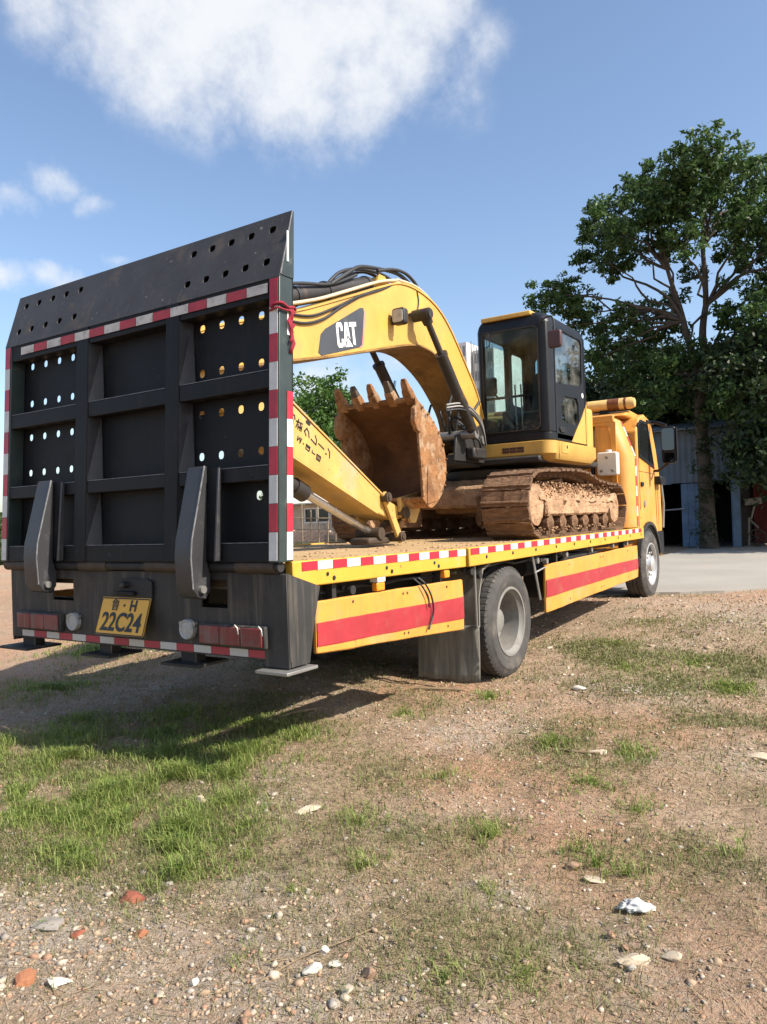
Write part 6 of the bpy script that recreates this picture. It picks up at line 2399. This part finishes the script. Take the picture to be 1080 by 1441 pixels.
for i, (x0, x1, z1) in enumerate(((-15.0, -14.3, .98), (-14.25, -13.4, .95))):
    bx = thing('grey_crate', ((x0 + x1) / 2, 19.6, .08), ['grey slatted crate left of two behind the truck bed', 'grey slatted crate right of two behind the truck bed'][i], 'crate', 'crates behind the truck bed')
    for k in range(5):
        mb = MB()
        zz = .12 + k * (z1 - .12) / 5
        mb.box(x0, x1, 19.4, 19.43, zz, zz + (z1 - .12) / 5 - .02)
        mb.build('slat', 'timber', bx)
    mb = MB()
    mb.box(x0 + .01, x1 - .01, 19.432, 19.9, .08, z1 - .03)
    mb.build('crate_body', 'timber', bx)
# leaning blue pole beyond the truck
mb = MB()
mb.tube([(-11.45, 16.95, .15), (-10.62, 17.0, 5.05)], .035, 8)
K['pole_blue'] = mat('blue_steel_pole', (0.10, 0.19, 0.30), 0.5, 0.2, var=0.15)
tag(mb.build('leaning_pole', 'pole_blue', org=(-11.45, 16.95, .15)), 'thin blue pole leaning up behind the bucket teeth', 'pole')

# ---- far towers under construction
K['tower_wall'] = mat('pale_tower_concrete', (0.60, 0.60, 0.60), 0.8, var=0.06, vs=.2)
K['tower_win'] = mat('tower_openings', (0.20, 0.22, 0.25), 0.5, var=0.2)
for (x0, x1, y0, y1, H_, lab) in ((-57.6, -55.0, 110, 124, 29.5, 'pale high-rise block left of two beyond the boom'), (-54.9, -51.2, 112, 126, 28.4, 'pale ribbed high-rise with scaffolding left of the excavator cab')):
    tw = thing('tower_block', ((x0 + x1) / 2, y0 + 5, 0), lab, 'building', 'far tower blocks')
    mb = MB()
    mb.box(x0, x1, y0, y1, 0, H_)
    mb.build('wall', 'tower_wall', tw)
    nf = 10
    for k in range(nf):
        z = H_ * (k + .25) / nf
        for j in range(3):
            a_ = lerp(x0, x1, (j + .22) / 3)
            b_ = lerp(x0, x1, (j + .78) / 3)
            mb = MB()
            mb.box(a_, b_, y0 - .06, y0 - .01, z, z + H_ / nf * .55)
            mb.build('window', 'tower_win', tw)
    if x0 > -55:
        for k in range(9):
            a_ = lerp(x0, x1, k / 8)
            mb = MB()
            mb.box(a_ - .06, a_ + .06, y0 - .5, y0 - .38, 0, H_ + random.uniform(.2, 1.6))
            mb.build('scaffold_pole', 'steel', tw)

# ---- low belt of scrub woodland on the left skyline, beyond the dirt lot
th = rng.uniform(R(98), R(172), 900)
rd = rng.uniform(72, 90, 900)
hh = rng.random(900) ** .8
q = np.stack([np.cos(th) * rd, np.sin(th) * rd, .3 + hh * (1.6 + 1.6 * fbm(th * 14, th * 3, 131, 4))], 1)
K['leaf_far'] = leaf_mat('far_scrub_leaves', [(0.045, 0.075, 0.028), (0.075, 0.11, 0.042), (0.11, 0.14, 0.06)], .25, .6)
tag(place('distant_scrub', leaf_cloud(q, np.full(900, .95), 22, .85, 'distant_scrub'), 'leaf_far'), 'low belt of green scrub along the far left skyline', 'woodland', kind='stuff')

# ---- wooded ridge far off on the right
K['ridge'] = mat('far_wooded_ridge', (0.055, 0.085, 0.045), 0.95, var=0.45, vs=.35, dirt=((0.10, 0.13, 0.08), 0.5, .12, .6), bump=0.0)
nx_, ny_ = 120, 26
gx_ = np.linspace(-70, 220, nx_)
gy_ = np.linspace(125, 330, ny_)
A, Bm = np.meshgrid(gx_, gy_)
prof_ = 24 * np.sin(np.clip((Bm - 125) / 205, 0, 1) * np.pi) ** .8
edge_ = sstep(-62, -20, A)
Z_ = prof_ * edge_ * (0.65 + .55 * fbm(A * .015, Bm * .015, 91, 4)) + 5 * (fbm(A * .09, Bm * .09, 95, 4) - .5) * (prof_ > 1) * edge_ - .5
V = np.stack([A.ravel(), Bm.ravel(), Z_.ravel()], 1)
ii = np.arange(nx_ * ny_).reshape(ny_, nx_)
F = np.stack([ii[:-1, :-1], ii[:-1, 1:], ii[1:, 1:], ii[1:, :-1]], -1).reshape(-1, 4)
tag(place('hills', np_mesh('hills', V, F), 'ridge'), kind='structure')

# ================================================================== SMALL THINGS ON THE GROUND
K['peb_pale'] = mat('pale_pebble', (0.43, 0.355, 0.27), 0.85, var=0.25, vs=18, bump=.2)
K['peb_grey'] = mat('grey_pebble', (0.31, 0.27, 0.225), 0.85, var=0.3, vs=18, bump=.2)
K['peb_tan'] = mat('tan_pebble', (0.36, 0.255, 0.165), 0.9, var=0.3, vs=18, bump=.2)
K['peb_red'] = mat('reddish_pebble', (0.32, 0.185, 0.115), 0.9, var=0.3, vs=18, bump=.2)
K['grass_lush'] = leaf_mat('grass_blades', [(0.110, 0.165, 0.028), (0.180, 0.260, 0.048), (0.270, 0.335, 0.085), (0.34, 0.32, 0.12)], 0.40, 0.55)
K['grass_dull'] = leaf_mat('dull_grass_blades', [(0.120, 0.135, 0.042), (0.185, 0.20, 0.070), (0.28, 0.26, 0.12)], 0.35, 0.6)
K['straw'] = leaf_mat('straw_blades', [(0.21, 0.15, 0.08), (0.33, 0.25, 0.14), (0.46, 0.37, 0.23)], 0.2, 0.7)


def sample_xy(n, fn, x0, x1, y0, y1, near=True):
    xs_, ys_ = [], []
    tot = 0
    while tot < n:
        m_ = n * 4
        a_ = rng.uniform(x0, x1, m_)
        b_ = rng.uniform(0, 1, m_)
        b_ = y0 * (y1 / y0) ** b_ if near else y0 + (y1 - y0) * b_
        k_ = rng.random(m_) < fn(a_, b_)
        xs_.append(a_[k_])
        ys_.append(b_[k_])
        tot += int(k_.sum())
    return np.concatenate(xs_)[:n], np.concatenate(ys_)[:n]


def in_view(x, y, pad=1.3):
    d_ = -0.547 * x + 0.837 * y
    s_ = 0.836 * x + 0.547 * y
    return (np.abs(s_) < d_ * .54 + pad) & (d_ > .9)


def gdens(x, y):
    return np.clip((.16 + .84 * gravel_f(x, y)) * (1 - .55 * np.clip(green_f(x, y), 0, 1)), 0, 1) * in_view(x, y)


n = 50000
px, py = sample_xy(n, gdens, -7, 2.5, 1.0, 11.5)
sz = .0024 + .0105 * rng.random(n) ** 5 + np.where(rng.random(n) < .006, rng.uniform(.006, .017, n), 0)
sz *= np.clip(.7 + .10 * py, .8, 1.6)
mi = rng.choice(4, n, p=[.22, .22, .38, .18])
n2_ = 800
qx, qy = sample_xy(n2_, lambda x, y: np.clip(blob(x, y, PALE) * .8 + .7 * blob(x, y, GRAVEL) ** 2 + .02, 0, 1) * in_view(x, y), -7, 2.5, 1.0, 8)
qs = .006 + .015 * rng.random(n2_) ** 2.5
px, py, sz = np.concatenate([px, qx]), np.concatenate([py, qy]), np.concatenate([sz, qs])
mi = np.concatenate([mi, rng.choice(4, n2_, p=[.34, .2, .32, .14])])
me = pebbles(px, py, gz(px, py) + sz * .18, sz, .5, mi, jit=.42)
o = place('gravel', me, ['peb_pale', 'peb_grey', 'peb_tan', 'peb_red'])
tag(o, 'loose pale and reddish gravel strewn over the dirt', 'gravel', kind='stuff')


def blades(px, py, h, w, lean, name):
    n = len(px)
    a = rng.uniform(0, 6.283, n)
    dx, dy = np.cos(a), np.sin(a)
    ln = lean * rng.uniform(.3, 1.0, n)
    gz_ = gz(px, py)
    base = np.stack([px, py, gz_ - .004], 1)
    side = np.stack([-dy, dx, np.zeros(n)], 1) * (w * .5)[:, None]
    mid = base + np.stack([dx * h * ln * .35, dy * h * ln * .35, h * .62], 1)
    tip = base + np.stack([dx * h * ln, dy * h * ln, h * (1.0 - .35 * ln)], 1)
    V = np.stack([base - side, base + side, mid + side * .75, mid - side * .75, tip + side * .08, tip - side * .08], 1).reshape(-1, 3)
    o_ = (np.arange(n) * 6)[:, None]
    F = np.concatenate([np.concatenate([o_ + 0, o_ + 1, o_ + 2, o_ + 3], 1), np.concatenate([o_ + 3, o_ + 2, o_ + 4, o_ + 5], 1)], 0)
    return np_mesh(name, V, F)


PX, PY, HH = [], [], []
for (x, y, r, lush, h) in GRASS:
    n = int(7600 * r * r * lush * (1.7 if h > .09 else 1.2)) + 40
    a, q = rng.uniform(0, 6.283, n), np.abs(rng.normal(0, .64, n)) * r
    bx_, by_ = x + np.cos(a) * q, y + np.sin(a) * q
    keep = fbm(bx_ * 5, by_ * 5, 51, 4) > .34 + .17 * (q / r)
    PX.append(bx_[keep]); PY.append(by_[keep])
    HH.append(np.full(keep.sum(), h) * rng.uniform(.22, 1.05, keep.sum()) * np.clip(1.15 - .45 * q[keep] / r, .35, 1.1))
PX, PY, HH = map(np.concatenate, (PX, PY, HH))
k_ = in_view(PX, PY, 2.0)
PX, PY, HH = PX[k_], PY[k_], HH[k_]
o = place('grass', blades(PX, PY, HH, rng.uniform(.0028, .0058, len(PX)) * np.clip(PY / 3, .9, 2), np.full(len(PX), 1.25), 'grass'), 'grass_lush')
tag(o, 'fresh green grass tufts growing through the dirt lot', 'grass', kind='stuff')
n = 84000
px, py = sample_xy(n, lambda x, y: np.clip(.02 + green_f(x, y) ** 1.4, 0, 1) * in_view(x, y), -7, 2.5, 1.2, 12)
h = rng.uniform(.010, .048, n)
o = place('thin_turf', blades(px, py, h, rng.uniform(.0025, .005, n) * np.clip(py / 3, .9, 2.4), np.full(n, 1.3), 'thin_turf'), 'grass_dull')
tag(o, 'thin dull trampled turf on the dirt', 'grass', kind='stuff')
n = 34000
px, py = sample_xy(n, lambda x, y: np.clip(.22 + .5 * fbm(x * 1.7, y * 1.7, 77, 4), 0, 1) * in_view(x, y), -7, 2.5, 1.1, 12)
h = rng.uniform(.012, .055, n)
me = blades(px, py, h, rng.uniform(.0015, .0035, n) * np.clip(py / 3, .9, 2.4), np.full(n, 3.2), 'dry_straw')
co = np.empty(len(me.vertices) * 3, np.float32)
me.vertices.foreach_get('co', co)
co = co.reshape(-1, 3)
g_ = gz(co[:, 0], co[:, 1])
co[:, 2] = g_ + .003 + np.clip(co[:, 2] - g_, 0, 1) * .22
me.vertices.foreach_set('co', co.ravel())
o = place('dry_straw', me, 'straw')
tag(o, 'dead straw and twig bits littering the dirt', 'straw', kind='stuff')


# ---- a few dead weed stalks standing in the dirt
PX, PY = [], []
for (x, y) in ((-1.45, 2.95), (-1.35, 2.9), (-1.05, 3.15), (-.95, 2.85), (-.72, 2.95), (-.45, 3.1), (-1.3, 4.5), (-.95, 4.6), (-.9, 3.9), (-.5, 4.3), (-.35, 2.7), (-2.0, 3.0), (-2.25, 3.6), (-.55, 5.6), (-1.9, 2.6), (-.7, 2.1)):
    k = rng.integers(3, 9)
    PX.append(x + rng.normal(0, .035, k))
    PY.append(y + rng.normal(0, .035, k))
PX, PY = np.concatenate(PX), np.concatenate(PY)
K['stalk'] = leaf_mat('dead_stalks', [(0.07, 0.05, 0.03), (0.16, 0.11, 0.06), (0.25, 0.18, 0.10)], .1, .8)
o = place('dead_stalks', blades(PX, PY, rng.uniform(.06, .17, len(PX)), rng.uniform(.002, .0035, len(PX)), np.full(len(PX), .8), 'dead_stalks'), 'stalk')
tag(o, 'thin dead weed stalks standing in the dirt', 'weeds', kind='stuff')

# ---- individual stones and rubble
K['quartz'] = mat('white_stone', (0.54, 0.49, 0.41), 0.85, var=0.18, vs=12, dirt=((0.42, 0.33, 0.22), 0.58, 14, 0.6), bump=.25, bs=40)
K['cream_stone'] = mat('cream_stone', (0.44, 0.36, 0.26), 0.85, var=0.15, vs=12, dirt=((0.36, 0.26, 0.17), 0.55, 12, 0.6), bump=.25, bs=40)
K['brick_red'] = mat('broken_brick_red', (0.25, 0.075, 0.042), 0.9, var=0.25, vs=14, dirt=((0.30, 0.17, 0.10), 0.58, 14, 0.6), bump=.4, bs=50)
K['brick_orange'] = mat('broken_brick_orange', (0.33, 0.135, 0.065), 0.9, var=0.22, vs=14, dirt=((0.34, 0.21, 0.13), 0.58, 14, 0.6), bump=.4, bs=50)
K['brown_stone'] = mat('brown_stone', (0.26, 0.165, 0.105), 0.9, var=0.25, vs=14, bump=.3, bs=40)
K['twig'] = mat('dry_twig', (0.22, 0.155, 0.09), 0.9, var=0.3, vs=10)
K['bag'] = mat('dirty_white_plastic', (0.52, 0.52, 0.49), 0.55, var=0.12, vs=9, dirt=((0.40, 0.34, 0.25), 0.60, 10, 0.6), bump=.15, bs=25)


def stone(name, x, y, lx, ly, lz, m_, label, cat='stone', rot=0, seed=0, sub=2, rough_=.22, group='loose stones on the dirt', boxy=False):
    bm = bmesh.new()
    if boxy:
        bmesh.ops.create_cube(bm, size=1.6)
        bmesh.ops.subdivide_edges(bm, edges=bm.edges[:], cuts=2, use_grid_fill=True)
    else:
        bmesh.ops.create_icosphere(bm, subdivisions=sub, radius=1)
    rs = random.Random(seed + int(x * 997) + int(y * 131))
    offs = [(Vector((rs.uniform(-1, 1), rs.uniform(-1, 1), rs.uniform(-1, 1))).normalized(), rs.uniform(.35, .85)) for _ in range(13)]
    for v in bm.verts:
        p_ = v.co.copy()
        for d, lim in offs:          # chop flat facets
            e = p_.dot(d) - lim * (1.15 if boxy else 1)
            if e > 0:
                p_ -= d * e * .97
        p_ *= 1 + rs.uniform(-rough_, rough_) * .25
        v.co = (p_.x * lx / 2, p_.y * ly / 2, p_.z * lz / 2)
    me = bpy.data.meshes.new(name)
    bm.to_mesh(me)
    bm.free()
    me.polygons.foreach_set('use_smooth', [True] * len(me.polygons))
    me.set_sharp_from_angle(angle=R(16))
    o = place(name, me, m_, loc=(x, y, gz1(x, y) + lz * .22), rot=(rs.uniform(-.12, .12), rs.uniform(-.12, .12), rot))
    return tag(o, label, cat, group)


stone('stone', -2.90, 2.68, .11, .085, .06, 'cream_stone', 'cream stone at the right edge of the lush grass below the ramp shadow', rot=.4)
stone('stone', -2.41, 2.90, .16, .09, .04, 'cream_stone', 'flat buff stone half buried right of the grass patch', rot=.9)
stone('stone', -1.51, 1.82, .085, .045, .040, 'quartz', 'bright white wedge stone at the bottom centre of the lot', rot=1.2)
stone('stone', -1.47, 1.89, .055, .040, .030, 'quartz', 'small white stone just right of the white wedge stone', rot=.3)
stone('stone', -1.55, 1.93, .045, .04, .03, 'quartz', 'small pale stone just above the white wedge stone', rot=.8)
stone('stone', -2.15, 1.385, .10, .06, .035, 'quartz', 'flat white stone beside the orange brick at bottom left', rot=.6)
stone('brick_fragment', -2.255, 1.35, .085, .065, .07, 'brick_orange', 'orange broken brick at the bottom left corner', 'brick', rot=.9, group='broken bricks', boxy=True)
stone('brick_fragment', -2.41, 1.87, .115, .08, .06, 'brick_red', 'dark red broken brick just below the lush grass', 'brick', rot=.5, group='broken bricks', boxy=True)
stone('brick_fragment', -2.17, 1.72, .075, .055, .045, 'brick_orange', 'small orange brick chip right of the red brick, on gravel', 'brick', rot=.2, group='broken bricks')
stone('brick_fragment', -2.36, 1.60, .07, .05, .035, 'brick_red', 'dull red brick chip in the gravel below the red brick', 'brick', rot=1.2, group='broken bricks')
stone('slab_fragment', -2.52, 1.60, .24, .15, .03, 'peb_grey', 'thin grey mortar slab lying in the bottom left gravel', 'rubble', rot=.5, group='mortar rubble')
stone('stone', -1.345, 1.90, .06, .045, .055, 'brown_stone', 'brown lump of stone right of the white wedge stone', rot=.1)
stone('stone', -1.35, 1.79, .055, .05, .03, 'cream_stone', 'flat tan stone near the bottom edge below the brown lump', rot=.7)
stone('stone', -1.80, 1.61, .04, .04, .032, 'quartz', 'round pale pebble at the bottom left of centre', rot=.7)
stone('stone', -1.83, 1.51, .05, .04, .028, 'cream_stone', 'oval pale pebble nearest the bottom edge', rot=.2)
stone('stone', -2.03, 5.81, .16, .10, .06, 'quartz', 'pale block-like stone beyond the rear wheel on the right', rot=.6)
stone('stone', -.69, 2.39, .13, .08, .04, 'cream_stone', 'pale angular stone below the white bag', rot=.9)
stone('stone', -.60, 2.47, .09, .06, .03, 'cream_stone', 'small pale angular stone right below the white bag', rot=.2)
stone('stone', -.62, 4.72, .18, .12, .05, 'cream_stone', 'pale stone at the right edge of the picture beside dead weeds', rot=.2)
stone('stone', -1.42, 4.28, .17, .09, .05, 'cream_stone', 'tan stone between two grass tufts in the middle right', rot=.5)
stone('stone', -.98, 2.86, .12, .08, .035, 'cream_stone', 'buff flat stone among grey rubble in the middle right', rot=.3)
stone('stone', -1.07, 2.93, .09, .06, .04, 'brown_stone', 'brown stone beside the buff flat stone, middle right', rot=1.0)
stone('stone', -1.85, 2.0, .035, .028, .02, 'quartz', 'tiny white pebble alone on bare earth near the centre bottom', rot=.2)
stone('stone', -3.55, 4.05, .07, .05, .03, 'cream_stone', 'pale stone inside the ramp shadow', rot=.2)
# crumpled white bag
bm = bmesh.new()
bmesh.ops.create_icosphere(bm, subdivisions=4, radius=1)
for v in bm.verts:
    p_ = v.co
    n_ = fbm(np.array([p_.x * 2.4 + 5]), np.array([p_.y * 2.4 + p_.z * 1.7]), 87, 4)[0] - .5
    rdg = abs(fbm(np.array([p_.x * 3.3 + 2]), np.array([p_.y * 3.3 - p_.z]), 89, 3)[0] - .5)
    s_ = 1 + .9 * n_ - 1.5 * rdg
    v.co = (p_.x * .066 * s_, p_.y * .045 * s_, max(p_.z, -.3) * .022 * s_)
me = bpy.data.meshes.new('plastic_bag')
bm.to_mesh(me)
bm.free()
me.polygons.foreach_set('use_smooth', [True] * len(me.polygons))
tag(place('plastic_bag', me, 'bag', loc=(-.78, 2.72, gz1(-.78, 2.72) + .014), rot=(0, 0, .45)), 'crumpled dirty white plastic scrap on the earth at lower right', 'litter')
# sticks
for pts, r_, lab in (([(-3.70, 3.60), (-3.66, 3.85), (-3.60, 4.02)], .011, 'pale stick lying in the ramp shadow, nearer piece'),
                     ([(-3.60, 4.05), (-3.56, 4.25), (-3.53, 4.40)], .012, 'pale stick lying in the ramp shadow, farther piece'),
                     ([(-1.62, 1.66), (-1.58, 1.85), (-1.50, 2.05), (-1.44, 2.3)], .0022, 'thin bent twig running up from the bottom centre'),
                     ([(-1.60, 4.22), (-1.48, 4.24), (-1.38, 4.27)], .007, 'bundle-like dry stalk between the grass tufts on the right'),
                     ([(-3.2, 5.25), (-3.05, 5.32), (-2.86, 5.42)], .012, 'grey stick at the foot of the mud flap')):
    mb = MB()
    P3 = [(x, y, gz1(x, y) + r_ * 1.0 + .004) for x, y in pts]
    mb.tube(smooth_path(P3, 4), r_, 7)
    tag(mb.build('dry_stick', 'twig', org=P3[0], smooth=50), lab, 'stick', 'sticks on the ground')
